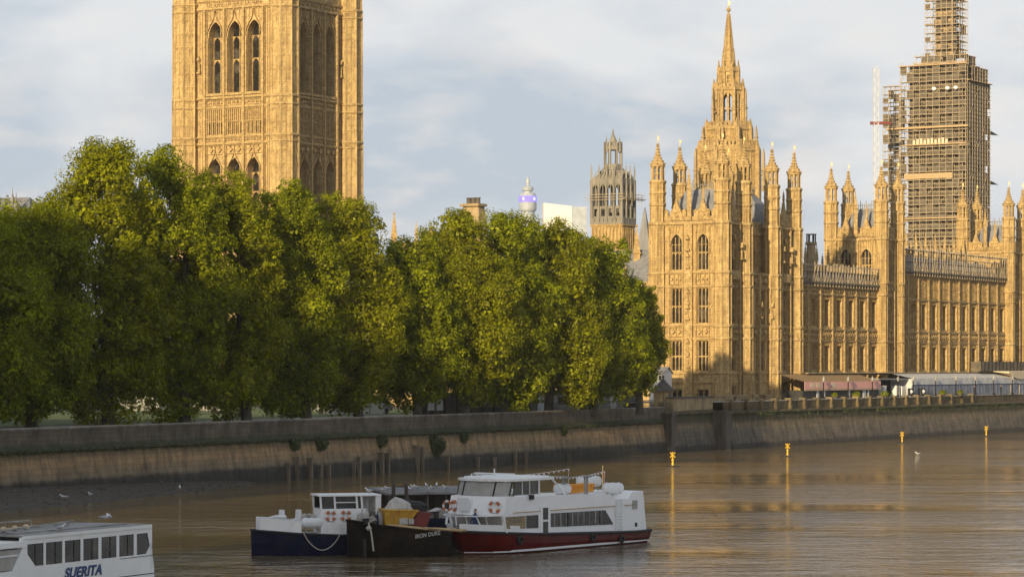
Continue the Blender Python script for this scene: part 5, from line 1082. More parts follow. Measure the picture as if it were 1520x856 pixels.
for px, w in ((1216, .9), (1226, .5), (1262, .9), (1285, 1.2), (1291, .5)): m = MB(); a = m_a(px, D1); m.box(PE, a - w / 2, a + w / 2, D1 - .28, D1 - .2, ZG + .1, 8.3); part('door_panel', m, M['tent'], pk)
gm = thing('white_marquee', 'long grey-white marquee with clear walls at the right of the terrace', 'marquee', PE(90, 3, ZG)); b0, b1 = m_a(1354, D1), m_a(1560, D1)
m = MB(); m.prism(PE.turn(b1, 0), [(-.8, ZG), (-.8, 11.2), (-5.2 + 5.2 - 0, 11.0), (0, ZG)], 0, .1) if False else None
m.add([PE(b0, D1, 10.1), PE(b1, D1, 10.1), PE(b1, D0, 11.0), PE(b0, D0, 11.0)], [(0, 1, 2, 3)]); m.box(PE, b0, b1, D1 - .1, D1 + .02, 9.0, 10.1); m.box(PE, b0, b0 + .1, D0, D1, ZG, 10); part('roof_sheet', m, M['tent'], gm)
m = MB(); m.box(PE, b0, b1, D1 - .15, D1 - .05, ZG, 8.85); part('clear_wall', m, M['tentglass'], gm)
m = MB(); m.box(PE, b0, b1, D1 + .02, D1 + .08, 8.85, 9.0)
n = int((b1 - b0) / 1.6)
for i in range(n): a = b0 + i * 1.6; m.box(PE, a - .04, a + .04, D1, D1 + .05, ZG, 8.85)
part('frame', m, M['blue'], gm)
m = MB(); q0, q1 = m_a(1194, D0), m_a(1502, D0); m.box(PE, q0, q1, .35, D0 + .6, 10.75, 10.98); part('dark_gutter', m, M['iron'], gm); m = MB(); m.box(PE, q0, q1, .3, D0 + .7, 10.98, 11.15); part('pale_eaves_board', m, M['dstone'], gm)
oc = thing('open_canopy', 'dark open canopy with small white huts between the two marquees', 'canopy', PE(68, 3, ZG)); c0, c1 = m_a(1310, D1), m_a(1353, D1); m = MB(); m.box(PE, c0, c1, D0, D1 - .6, 9.9, 10.1); part('roof', m, M['roofgrey'], oc)
m = MB(); m.box(PE, c0, c1, D0 + .2, D0 + .4, ZG, 9.9); part('dark_back', m, M['black'], oc)
for px, w, h in ((1314, 1.2, 8.9), (1333, 1.5, 8.9), (1345, 3.8, 8.75)): m = MB(); a = m_a(px, D1 - 1); m.box(PE, a - w / 2, a + w / 2, D1 - 2, D1 - 1, ZG, h); part('hut', m, M['render'], oc)
for px in (1351.5, 1369.5): m = MB(); a = m_a(px, D1 + .3); m.box(PE, a - .9, a + .9, D1 + .1, D1 + .4, ZG + .2, 8.4); o = part('dark_board', m, M['black'], oc); m = MB(); m.lathe([(.05, -.35), (.4, 0), (.05, .35)], 8, PE(a, D1 + .42, 7.8)); part('white_disc', m, M['white2'], o)
ca = thing('cream_canopy', 'cream curved canopy at the right edge of the terrace', 'canopy', PE(m_a(1512, D1), 4, ZG)); e0, e1 = m_a(1498, D1 + .3), m_a(1560, D1 + .3); m = MB()
m.loft([[PE(e0, d, z) for d, z in ((D0, 11.3), (D1 + .3, 11.2), (D1 + .3, 10.9))], [PE(e0 + 2, d, z) for d, z in ((D0, 11.4), (D1 + .4, 11.2), (D1 + .4, 10.2))], [PE(e0 + 5, d, z) for d, z in ((D0, 11.4), (D1 + .4, 11.2), (D1 + .4, 9.8))], [PE(e1, d, z) for d, z in ((D0, 11.4), (D1 + .4, 11.2), (D1 + .4, 9.8))]]); part('cloth', m, M['cream'], ca)
for a in (e0 + 1.5, e0 + 6.5): m = MB(); m.tube(PE(a, D1, ZG), PE(a, D1, 11), .06); part('pole', m, M['steel'], ca)
dk = thing('dark_cabin', 'dark netted cabin over the marquee roof at the right edge', 'cabin', PE(m_a(1485, 1), 2, 11)); m = MB(); m.box(PE, m_a(1456, 2.4), m_a(1560, 2.4), .4, 2.4, 11.25, 13.1); part('body', m, M['net'], dk)
m = MB()
for i in range(14): a = m_a(1456, 2.4) + i * 2.0; m.tube(PE(a, 2.45, 11.2), PE(a, 2.45, 13.4), .06, n=4)
part('posts', m, M['iron'], dk)
for px, s_, lab in ((1271, .55, 'round green planter shrub before the pink awning'), (1239, .4, 'small dark shrub under the pink awning'), (1313, .6, 'low shrub right of the pink awning'), (1399, .5, 'shrub before the clear marquee wall'), (1425, .45, 'second shrub before the clear marquee wall')):
    c = PE(m_a(px, D1 + 1.2), D1 + 1.2, ZG); t = thing('planter', lab, 'planter', c, 0, 'planters on the terrace'); m = MB(); m.lathe([(.35, 0), (.45, .5), (.4, .5)], 8, c); part('pot', m, M['timber'], t); link('plant', leaf_mesh('plant', leafcloud(260, (0, 0, .7), (s_ * 1.3, s_ * 1.3, s_), .14, NR), M['leaf']), t, WM[t.name])

# ------------------------------------------------------------------ figures
def person(name, lab, loc, rz, coat, pose='stand', hgt=1.72, trous='cloth_dark'):
    t = thing(name, lab, 'person', loc, rz); s = hgt / 1.72; sit = pose == 'sit'
    hp = .47 if sit else .92; kn = (.42, .46) if sit else (.04, .48)
    V_ = [(0, 0, hp), (0, 0, hp + .28), (0, .02, hp + .52), (0, 0, hp + .62), (0, -.02, hp + .72)]; R_ = [.15, .14, .15, .06, .07]; E_ = [(0, 1), (1, 2), (2, 3), (3, 4)]
    for sg in (-1, 1):
        i = len(V_); V_ += [(sg * .1, -kn[0] * .15, hp - .05), (sg * .11, -kn[0], kn[1]), (sg * .11, -kn[0] + .02, .07), (sg * .12, -kn[0] - .14, .04)]; R_ += [.095, .065, .045, .04]; E_ += [(0, i), (i, i + 1), (i + 1, i + 2), (i + 2, i + 3)]
        i = len(V_); V_ += [(sg * .2, 0, hp + .5), (sg * .25, -.03, hp + .24), (sg * .2, -.22, hp + .1), (sg * .18, -.3, hp + .1)]; R_ += [.06, .045, .034, .03]; E_ += [(2, i), (i, i + 1), (i + 1, i + 2), (i + 2, i + 3)]
    me = bpy.data.meshes.new('body'); me.from_pydata([(x * s, y * s, z * s) for x, y, z in V_], E_, []); me.update(); o = link('body', me, t, WM[t.name]); me.materials.append(M[coat])
    sk = o.modifiers.new('skin', 'SKIN'); 
    for i, r in enumerate(R_): me.skin_vertices[0].data[i].radius = (r * s, r * s)
    me.skin_vertices[0].data[0].use_root = True; ss = o.modifiers.new('sub', 'SUBSURF'); ss.levels = 1; ss.render_levels = 1
    c = Vector(loc); zt = (hp + .72) * s; m = MB(); Mx = WM[t.name]
    m.lathe([(.03, -.02), (.062, .0), (.078, .07), (.082, .13), (.06, .2), (.02, .225)], 10, (0, -.02 * s, zt), 0, .9, 1.08); m.lathe([(.008, -.02), (.014, 0), (.006, .03)], 5, (0, -.105, zt + .09)); link('head', mesh_of('head', m, M['skin']), o, Mx)
    m = MB(); m.lathe([(.086, .11), (.088, .16), (.07, .215), (.02, .24)], 10, (0, .008, zt), 0, .92, 1.08); link('hair', mesh_of('hair', m, M['cloth_dark']), o, Mx)
    if trous: m = MB(); m.lathe([(.17 * s, hp * s - .08), (.16 * s, hp * s + .04)], 8, (0, 0, 0)); link('waistband', mesh_of('waistband', m, M[trous]), o, Mx)
    return t
person('person', 'person in dark clothes standing before the clear marquee wall', PE(m_a(1485.5, D1 + 1.0), D1 + 1.0, ZG), .5, 'cloth_dark')
person('person', 'person in dark clothes left of the lamp post on the terrace', PE(m_a(1446, D1 + 1.1), D1 + 1.1, ZG), 1.2, 'cloth_dark')

# ------------------------------------------------------------------ boats
def hull(fr, sts, mb, cols=True):
    """sts: (a, half deck, half wl, zdeck)"""
    rings = []
    for a, hd_, hwl, zd in sts: rings.append([fr(a, hd_, zd), fr(a, (hd_ + hwl) / 2 + .05, zd * .5), fr(a, hwl, 0), fr(a, hwl * .6, -.5), fr(a, -hwl * .6, -.5), fr(a, -hwl, 0), fr(a, -(hd_ + hwl) / 2 - .05, zd * .5), fr(a, -hd_, zd)])
    mb.loft(rings)
def band(fr, sts, mb, z0f, z1f, t=.05, side=(1, -1)):
    """strip following the hull side between heights z0f(st), z1f(st)"""
    for sg in side:
        vs_ = []
        for st in sts:
            a, hd_, hwl, zd = st
            for z in (z0f(st), z1f(st)):
                w = hwl + (hd_ - hwl) * max(0, min(1, z / zd)) + (.05 if 0 < z < zd else .0); vs_ += [fr(a, sg * (w + t), z)]
            vs_ += [fr(a, sg * (hd_ * 0 + hwl + (hd_ - hwl) * max(0, min(1, z1f(st) / zd)) - .05), z1f(st))]
        n = len(sts); mb.add(vs_, [(i * 3, i * 3 + 1, i * 3 + 4, i * 3 + 3) for i in range(n - 1)] + [(i * 3 + 1, i * 3 + 2, i * 3 + 5, i * 3 + 4) for i in range(n - 1)])
def lifebuoy(parent, fr, a, d, z, R=.36):
    m = MB(); m.ring(fr, a, z, d, R, .085, n=22); o = part('lifebuoy', m, M['white2'], parent); m = MB()
    for q in range(4): m.ring(fr, a, z, d, R, .10, q * math.pi / 2 + .35, q * math.pi / 2 + 1.15, n=22)
    part('orange_band', m, M['orange'], o)
def canister(parent, c, ax, L=1.5, r=.36, name='liferaft_canister'):
    ax = Vector((ax[0], ax[1], 0)).normalized(); c = Vector(c); m = MB(); m.path([c - ax * L / 2, c - ax * (L / 2 - .1), c - ax * (L / 2 - .22), c + ax * (L / 2 - .22), c + ax * (L / 2 - .1), c + ax * L / 2], [.1, r * .8, r, r, r * .8, .1], 12)
    for q in (-.5, 0, .5): m.path([c + ax * (q * L * .55 - .05), c + ax * (q * L * .55 + .05)], [r + .03] * 2, 12)
    o = part(name, m, M['white2'], parent); m = MB()
    for q in (-.3, .3): p = c + ax * q * L; pr = Vector((-ax.y, ax.x, 0)); m.tube(p - pr * r * .9 + Vector((0, 0, -r - .25)), p - pr * r * .6 + Vector((0, 0, -r * .4)), .04); m.tube(p + pr * r * .9 + Vector((0, 0, -r - .25)), p + pr * r * .6 + Vector((0, 0, -r * .4)), .04); m.tube(p - pr * r * .9 + Vector((0, 0, -r - .1)), p + pr * r * .9 + Vector((0, 0, -r - .1)), .04)
    part('cradle', m, M['steel'], o); return o
def poly_pane(parent, fr, pts, d, name='window', mt='glass', t=.03): m = MB(); m.prism(fr, pts, d - .04, d + t); return part(name, m, M[mt], parent)

# --- the red and white river cruiser
rf = FR((-3.55, 181.0), (.6, .8)); BL = 18.8
rb = thing('red_river_boat', 'white passenger boat with a dark red hull moored in the river', 'boat', rf(9, 0, 0), 0)
RS = [(-.05, .25, .03, 1.52), (.7, 1.3, .7, 1.47), (1.6, 1.95, 1.45, 1.42), (3.2, 2.35, 2.05, 1.32), (6, 2.45, 2.25, 1.16), (10, 2.45, 2.3, 1.0), (14, 2.45, 2.3, .88), (17.2, 2.4, 2.2, .82), (BL, 2.3, 2.05, .82)]
# rake the bow: waterline starts further aft
m = MB(); rings = []
for (a, hd_, hwl, zd) in RS:
    aw = a + max(0, (1.0 - a / 3.2)) * .75
    rings.append([rf(a, hd_, zd), rf(a + (aw - a) * .5, (hd_ + hwl) / 2 + .06, zd * .5), rf(aw, hwl, .12), rf(aw + .2, hwl * .7, -.5), rf(aw + .2, -hwl * .7, -.5), rf(aw, -hwl, .12), rf(a + (aw - a) * .5, -(hd_ + hwl) / 2 - .06, zd * .5), rf(a, -hd_, zd)])
m.loft(rings); part('hull', m, M['red'], rb)
m = MB(); vs_ = []
for sg in (1, -1):
    vs_ = []
    for (a, hd_, hwl, zd) in RS:
        aw = a + max(0, (1.0 - a / 3.2)) * .75
        vs_ += [rf(aw, sg * (hwl + .035), .11), rf(aw - .02, sg * (hwl + .05), .27)]
    m.add(vs_, [(2 * i, 2 * i + 1, 2 * i + 3, 2 * i + 2) for i in range(len(RS) - 1)])
m.box(rf, BL, BL + .04, -2.0, 2.0, .11, .27); part('boot_stripe', m, M['white2'], rb)
m = MB()
for sg in (1, -1): m.path([rf(a, sg * (hd_ + .02), zd) for a, hd_, hwl, zd in RS], .10, 6)
m.tube(rf(BL, -2.3, .82), rf(BL, 2.3, .82), .1); part('rubbing_strake', m, M['black'], rb)
m = MB(); m.add([rf(a, sg * (hd_ - .02), zd + .02) for a, hd_, hwl, zd in RS for sg in (1, -1)], [(2 * i, 2 * i + 1, 2 * i + 3, 2 * i + 2) for i in range(len(RS) - 1)]); part('deck', m, M['roofgrey'], rb)
def zd_at(a): return float(np.interp(a, [s_[0] for s_ in RS], [s_[3] for s_ in RS]))
def hd_at(a): return float(np.interp(a, [s_[0] for s_ in RS], [s_[1] for s_ in RS]))
# bulwark at the bow
m = MB()
for sg in (1, -1):
    aa = [s_ for s_ in RS if s_[0] < 3.5] + [(3.6, hd_at(3.6), 0, zd_at(3.6))]
    top = [rf(a - .05, sg * (h_ + .06), z + .5) for a, h_, w_, z in aa]; bot = [rf(a, sg * (h_ - .0), z + .04) for a, h_, w_, z in aa]; inn = [rf(a + .05, sg * max(0.02, h_ - .06), z + .5) for a, h_, w_, z in aa]
    n = len(aa); m.add(bot + top + inn, [(i, i + 1, n + i + 1, n + i) for i in range(n - 1)] + [(n + i, n + i + 1, 2 * n + i + 1, 2 * n + i) for i in range(n - 1)])
part('bulwark', m, M['white'], rb)
# lower saloon side walls
zb_ = lambda a: zd_at(a) + .02
def sidewall(m, a0, a1, zt, d=2.2, n=8):
    for sg in (1, -1):
        vs_ = []
        for i in range(n + 1):
            a = a0 + (a1 - a0) * i / n; w = min(d, hd_at(a) - .03); vs_ += [rf(a, sg * w, zb_(a)), rf(a, sg * w, zt(a) if callable(zt) else zt)]
        m.add(vs_, [(2 * i, 2 * i + 1, 2 * i + 3, 2 * i + 2) for i in range(n)])
SW = 2.25; ZU = 2.55
m = MB()      # main superstructure block as stacked prisms: lower (slightly raked front) and upper
lowp = [(2.35, zd_at(2.5)), (BL - .5, .84), (BL - .75, ZU), (2.0, ZU)]
m.prism(rf, lowp, -SW, SW)
upp = [(2.0, ZU), (BL - .75, ZU), (BL - .95, 3.55), (BL - 2.3, 3.5), (BL - 2.75, 3.08), (BL - 4.2, 3.1), (BL - 4.8, 3.45), (9.2, 3.58), (4.0, 3.66), (2.35, 3.70)]
m.prism(rf, upp, -SW - .02, SW + .02)
part('superstructure', m, M['white'], rb)
m = MB(); m.box(rf, 3.0, BL - 4.3, SW + .02, SW + .05, 2.62, 2.68); m.box(rf, BL - 3.2, BL - 1.9, SW + .02, SW + .05, 2.62, 2.68); part('tan_stripe', m, M['wood'], rb)
# raked front of the upper storey (slightly vee-shaped) with wheelhouse
m = MB()
fpts = [(-2.27, 2.35), (-1.35, 1.75), (0, 1.5), (1.35, 1.75), (2.27, 2.35)]
def fline(z, off=0):
    k_ = (z - ZU) / (3.7 - ZU); return [rf(a + .42 * k_ + off, d, z) for d, a in fpts]
b_ = fline(ZU - .05); t_ = fline(3.72); m.add(b_ + t_, [(i, i + 1, 5 + i + 1, 5 + i) for i in range(4)]); m.add([*fline(ZU - .05), rf(2.6, 2.27, ZU - .05), rf(2.6, -2.27, ZU - .05)], [(0, 1, 2, 3, 4, 5, 6)]); m.add([*fline(3.72), rf(3.2, 2.27, 3.72), rf(3.2, -2.27, 3.72)], [(0, 1, 2, 3, 4, 5, 6)])
part('front_panel', m, M['white'], rb)
# wheelhouse: raked glass, roof, side windows
def wl2(z, off=0.0): k_ = (z - 3.72) / 1.0; return [(a + .42 + .38 * k_ + off, d * .93) for d, a in fpts]
z0w, z1w = 3.72, 4.66
for i, (i0, i1, e0_, e1_) in enumerate(((0, 1, .04, .06), (1, 3, .06, .06), (3, 4, .06, .04))):
    A, B = wl2(z0w), wl2(z1w)
    if i == 1: q = [rf(*A[1], z0w), rf(*A[2], z0w), rf(*A[3], z0w), rf(*B[3], z1w), rf(*B[2], z1w), rf(*B[1], z1w)]
    else: q = [rf(*A[i0], z0w), rf(*A[i1], z0w), rf(*B[i1], z1w), rf(*B[i0], z1w)]
    m = MB(); cen = sum(q, Vector()) / len(q); q = [cen + (p - cen) * .94 for p in q]; m.add(q, [tuple(range(len(q)))]); part('windscreen', m, M['tentglass'] if False else M['screen'], rb)
m = MB(); A, B = wl2(z0w, .02), wl2(z1w, .02)
for i in (0, 1, 3, 4): m = MB(); m.tube(rf(*A[i], z0w), rf(*B[i], z1w), .06); part('screen_pillar', m, M['black'], rb)
m = MB(); B2 = wl2(z1w, -.1); A2 = [(7.4, 2.1), (7.4, -2.1)]
ro = [(a - .05, d * 1.04) for a, d in B2]; 
m.slab(rf, ro + [(7.6, 2.2), (7.6, -2.2)], z1w, z1w + .16); m.slab(rf, [(a + .25, d * .92) for a, d in B2] + [(7.3, 2.0), (7.3, -2.0)], z1w + .16, z1w + .26); part('wheelhouse_roof', m, M['white'], rb)
m = MB(); m.box(rf, 3.2, 6.4, -2.1, -2.06, z0w - .1, z1w); m.box(rf, 3.35, 7.9, -2.12, 2.12, 3.62, 3.74); m.prism(rf, [(6.0, 3.7), (6.12, 3.7), (6.12, z1w), (6.0, z1w)], 2.04, 2.12)
for dd in (2.08, -2.08): m.tube(rf(7.5, dd, z1w + .05), rf(9.0, dd, 3.62), .06)
part('wheelhouse_frame', m, M['white'], rb)
poly_pane(rb, rf, [(3.3, 3.78), (5.98, 3.78), (5.98, 4.6), (3.45, 4.6)], 2.05, 'side_window'); 
for a in (4.2, 5.0): m = MB(); m.box(rf, a, a + .06, 2.08, 2.11, 3.78, 4.6); part('window_bar', m, M['white2'], rb)
m = MB(); m.box(rf, 3.9, 4.1, -1.6, 1.6, z1w + .4, z1w + .48); m.tube(rf(4, 0, z1w + .2), rf(4, 0, z1w + .75), .05); part('radar_bar', m, M['white2'], rb)
# lower windows
lz0, lz1 = 1.62, 2.42
poly_pane(rb, rf, [(2.35, 1.66), (4.35, 1.6), (4.35, 2.42), (2.2, 2.42)], SW, 'bow_side_window', 'screenwarm'); poly_pane(rb, rf, [(4.45, 1.6), (5.75, 1.56), (5.75, 2.42), (4.45, 2.42)], SW, 'saloon_window')
poly_pane(rb, rf, [(7.15, 1.56), (14.3, 1.42), (13.35, 2.42), (7.15, 2.46)], SW, 'saloon_window')
for i in range(9): m = MB(); a = 7.5 + i * .66; m.box(rf, a, a + .06 + .06 * (i % 2), SW + .03, SW + .045, 1.56, 2.40); part('curtain', m, M['gstone'], rb)
for px_ in (0,): 
    for a in (9.0, 10.9, 12.7): m = MB(); m.box(rf, a, a + .06, SW + .045, SW + .06, 1.5, 2.42); part('window_bar', m, M['black'], rb)
m = MB()
for d0_, d1_ in ((-2.0, -.9), (-.75, .75), (.9, 2.05)): m.add([rf(2.30, d0_, 1.55), rf(2.30, d1_, 1.55), rf(1.97, d1_, 2.45), rf(1.97, d0_, 2.45)], [(0, 1, 2, 3)])
part('front_window', m, M['screen'], rb)
# rail stanchions over the bow
m = MB(); rp = [rf(1.9, 2.15, 2.52), rf(.9, 1.75, 2.5), rf(.0, .6, 2.5), rf(-.1, 0, 2.5), rf(.0, -.6, 2.5), rf(.9, -1.75, 2.5), rf(1.9, -2.15, 2.52)]
m.path(rp, .045, 6)
for p, q_ in ((rf(1.9, 2.15, 2.5), rf(2.6, 2.25, 1.5)), (rf(.5, 1.2, 2.5), rf(.75, 1.35, 1.9)), (rf(-.1, 0, 2.5), rf(.0, 0, 1.9)), (rf(.5, -1.2, 2.5), rf(.4, -1.2, 1.9)), (rf(1.9, -2.15, 2.5), rf(1.4, -1.9, 1.9))): m.tube(p, q_, .045)
part('bow_rail', m, M['white2'], rb)
# door
m = MB(); m.box(rf, 5.95, 6.95, SW, SW + .07, 1.1, 2.98); part('door', m, M['white'], rb); o = poly_pane(rb, rf, [(6.2, 1.22), (6.75, 1.22), (6.75, 1.95), (6.2, 1.95)], SW + .06, 'door_window'); poly_pane(rb, rf, [(6.2, 2.08), (6.75, 2.08), (6.75, 2.85), (6.2, 2.85)], SW + .06, 'door_window')
poly_pane(rb, rf, [(16.55, 2.35), (17.15, 2.35), (17.15, 2.95), (16.55, 2.95)], SW + .02, 'porthole', 'screen'); poly_pane(rb, rf, [(16.9, 1.15), (17.15, 1.15), (17.15, 1.42), (16.9, 1.42)], SW, 'vent', 'black')
m = MB()
for dd in (14.6, 15.2): m.tube(rf(dd, SW + .1, .95), rf(dd, SW + .1, 3.05), .04)
for i in range(6): m.tube(rf(14.6, SW + .1, 1.1 + i * .22), rf(15.2, SW + .1, 1.1 + i * .22), .03)
m.box(rf, 14.5, 15.3, SW + .02, SW + .08, 2.0, 3.1); part('ladder', m, M['white2'], rb)
# dark patches: mirror, fender tyres
def torus_thing(m, fr, a, d, z, R, r): m.ring(fr, a, z, d, R, r, n=16)
for a, z in ((15.0, .42), (11.6, .68), (3.6, .9)): m = MB(); torus_thing(m, rf, a, 2.5 if a > 4 else 2.42, z, .2, .1); part('tyre_fender', m, M['black'], rb)
m = MB(); m.box(rf, 4.7, 5.0, 2.3, 2.5, 3.45, 3.75); m.tube(rf(4.85, 2.1, 3.7), rf(4.85, 2.4, 3.7), .03); part('wing_mirror', m, M['black'], rb)
for dd in (-1.75, 1.55):
    ff = FR(rf(1.62 + .15 + .45 * .35, dd, 0).xy, (rf(0, 1, 0) - rf(0, 0, 0)).xy); 
    sl = (.6 / .92) if dd > 0 else -(.6 / .92); ff = FR((rf(1.75 + .1 + (abs(dd) - 1.35) * .65, dd, 0)).xy, (rf(sl, 1, 0) - rf(0, 0, 0)).xy)
    lifebuoy(rb, ff, 0, .1, 3.05, .33)
ff = FR(rf(2.2, -2.4, 0).xy, (rf(0, 1, 0) - rf(0, 0, 0)).xy); lifebuoy(rb, ff, 0, .12, 3.0, .3)
m = MB(); m.prism(FR(rf(1.55, -.65, 0).xy, (rf(0, 1, 0) - rf(0, 0, 0)).xy), [(-.45, 2.75), (.45, 2.75), (.45, 3.6), (-.45, 3.6)], -.05, .06); part('hatch', m, M['white2'], rb)
# roof things
canister(rb, rf(9.9, 1.2, 3.92), (.6, .8), 1.5, .36); canister(rb, rf(16.2, .9, 3.75), (.95, .3), 1.55, .38); canister(rb, rf(15.5, -.6, 4.2), (.9, .45), 1.9, .36)
m = MB(); a = 12.0; m.box(rf, a - .9, a + 2.5, -.4, .5, 3.55, 4.0)
for i in range(7): m.box(rf, a - .85 + i * .5, a - .5 + i * .5, -.45, .58, 3.9, 4.12)
part('lifejacket_stack', m, M['jacket'], rb)
for aa in (9.9, 12.4):
    m = MB(); 
    for q in (-.14, .14): m.tube(rf(aa + q, 1.35, 3.5), rf(aa + q, 1.35, 4.65), .07)
    m.lathe([(.1, 4.6), (.42, 4.65), (.45, 4.73), (.1, 4.78)], 10, rf(aa, 1.35, 0)); part('vent_funnel', m, M['gstone'], rb)
m = MB()
for k_, (p, q_) in enumerate(((rf(3.5, -1.5, 5.0), rf(14.5, -1.6, 5.0)), (rf(7.4, 1.5, 4.85), rf(14.5, 1.4, 4.9)))):
    for i in range(20):
        c = p.lerp(q_, i / 19) - Vector((0, 0, .25 * math.sin(math.pi * i / 19))); m.lathe([(.01, -.07), (.06, 0), (.01, .07)], 5, c)
    m.path([p.lerp(q_, i / 10) - Vector((0, 0, .25 * math.sin(math.pi * i / 10) - .07)) for i in range(11)], .015, 4)
m.tube(rf(14.5, 1.4, 3.4), rf(14.5, 1.4, 4.9), .012); m.tube(rf(14.5, -1.6, 3.4), rf(14.5, -1.6, 5.0), .012); part('light_string', m, M['white2'], rb)
m = MB(); m.tube(rf(15.7, .4, 3.6), rf(15.7, .4, 5.3), .035); part('flag_staff', m, M['gold'], rb); m = MB(); m.loft([[rf(15.72 + i * .1, .4 + .1 * math.sin(i * 1.4), 5.0 - .1 * i), rf(15.74 + i * .1, .42 + .1 * math.sin(i * 1.4), 5.0 - .1 * i), rf(15.74 + i * .03, .42 + .06 * math.sin(i * 1.4), 4.15 + .02 * i), rf(15.72 + i * .03, .4 + .06 * math.sin(i * 1.4), 4.15 + .02 * i)] for i in range(5)]); part('flag', m, M['orange'], rb)
m = MB(); m.path([rf(.4, -.5, 1.6), rf(.1, .2, 1.75), rf(.6, .6, 1.65)], .05); part('anchor_chain', m, M['black'], rb)
person('person', 'person in a blue jacket seated on the foredeck of the red boat', rf(1.5, .35, 1.50), math.atan2(-.8, -.6) + math.pi / 2, 'cloth_blue', 'sit')

# --- white boat with its name in blue at the lower left
sf_dir = (.43, .903); s0_ = P(224, 779, 150.8); sO = FR((s0_.x, s0_.y), sf_dir); SL = 22.0; zr = 3.6
sb_ = thing('white_cruiser', 'white river boat with large windows and a blue name at the lower left', 'boat', sO(-10, -2.3, 0)); SF = FR(sO(0, 0, 0).xy, sf_dir)
m = MB(); k_ = lambda a: 1
hullp = [(-SL, 2.6), (-SL + 3, 1.6), (.35, 1.2), (.35, -.4), (-SL + 3.2, -.4)]
m.prism(SF, [(-SL, 1.5), (-SL + 2.0, -.4), (.3, -.4), (.32, 1.3), (-SL + 8, 1.3)], -4.6, 0); part('hull', m, M['whiteb'], sb_)
# windows computed from pixel columns on the side plane
wcol = [(36, 65), (68.2, 92.8), (96.3, 120), (123.7, 146.5), (150.6, 173.2), (177, 199)]; aa = lambda px: SF.a_of(px, 0)
zt_, zb2 = 3.22, 2.10
m = MB(); ops = []; xs = [(aa(x0), aa(x1)) for x0, x1 in wcol]; lastx = (aa(203), aa(224.5))
m.prism(SF, [(-12.6 + 1.0, 1.3), (.32, 1.3), (.15, zb2), (-12.6 + 1.0, zb2)], -.06, 0)
cur = -11.6
for x0, x1 in xs + [lastx]:
    m.box(SF, cur, x0, -.06, 0, zb2, zt_); cur = x1
m.prism(SF, [(cur, zb2), (.15, zb2), (.05, zt_), (cur, zt_)], -.06, 0); m.prism(SF, [(-11.6, zt_), (.05, zt_), (0, zr), (-11.6, zr)], -.06, 0)
x0 = aa(36) ; m.prism(SF, [(x0 - .02, zb2), (x0 + .95, zb2), (x0 - .02, zt_ - .25)], -.05, .01)
q = lastx[1]; m.prism(SF, [(q, zb2), (q + .02, zt_), (q - .35, zt_)][::1], -.05, .01) ; m.prism(SF, [(q - .5, zb2), (q + .02, zb2), (q + .02, zb2 + .55)], -.05, .01)
m.box(SF, .0, .3, -4.6, -4.5, 1.3, zr - .1); m.prism(FR(SF(.12, 0, 0).xy, (-SF.n.x, -SF.n.y)), [(0, 1.3), (4.6, 1.3), (4.6, zr), (0, zr)], -.1, 0)
m.box(SF, -11.6, 0, -4.6, -4.54, 1.3, zr); part('cabin_side', m, M['whiteb'], sb_)
for x0, x1 in xs + [lastx]: m = MB(); m.box(SF, x0, x1, -.06, -.04, zb2, zt_); part('window', m, M['glass'], sb_)
for x0, x1 in xs: m = MB(); m.box(SF, (x0 + x1) / 2 + .1, (x0 + x1) / 2 + .16, -.04, -.03, zb2, zt_); part('window_bar', m, M['iron'], sb_)
m = MB(); m.slab(SF, [(-11.9, .06), (.02, .06), (-.3, -4.66), (-11.9, -4.66)], zr, zr + .07); m.slab(SF, [(-11, -.9), (-.9, -.9), (-1.3, -3.8), (-11, -3.8)], zr + .07, zr + .13); part('roof', m, M['roofgrey'], sb_)
m = MB(); m.box(SF, -11.8, 0.0, -.02, .07, zr - .12, zr + .05); part('roof_edge', m, M['whiteb'], sb_)
m = MB()
for i, (a, d) in enumerate(((-10.5, -2.0), (-9.3, -2.15), (-8.1, -2.3))): m.lathe([(.05, 0), (.16, .05), (.17, .2), (.05, .28)], 8, SF(a, d, zr + .13))
m.tube(SF(-11, -2.6, zr + .2), SF(-6.0, -3.0, zr + .2), .05); part('roof_lamp', m, M['cream'], sb_)
m = MB(); m.tube(SF(-11.5, -1.5, zr + .25), SF(-2, -3.6, zr + .25), .04, n=5); m.tube(SF(-11.5, -3.2, zr + .5), SF(-6, -3.6, zr + .45), .05, n=5)
for a in (-11, -8.5, -6.2): m.tube(SF(a, -3.3, zr), SF(a, -3.3, zr + .5), .03, n=5)
m.box(SF, -5.2, -4.4, -2.6, -2.2, zr + .13, zr + .3); part('roof_pipe', m, M['gstone'], sb_)
canister(sb_, SF(-12.6, -2.6, zr + .75), (.95, -.15), 2.1, .34)
m = MB(); m.slab(SF, [(-14, -1.6), (-12.2, -1.6), (-12.0, -2.9), (-14, -2.9)], zr - .1, zr + .45); part('raft_box', m, M['whiteb'], sb_)
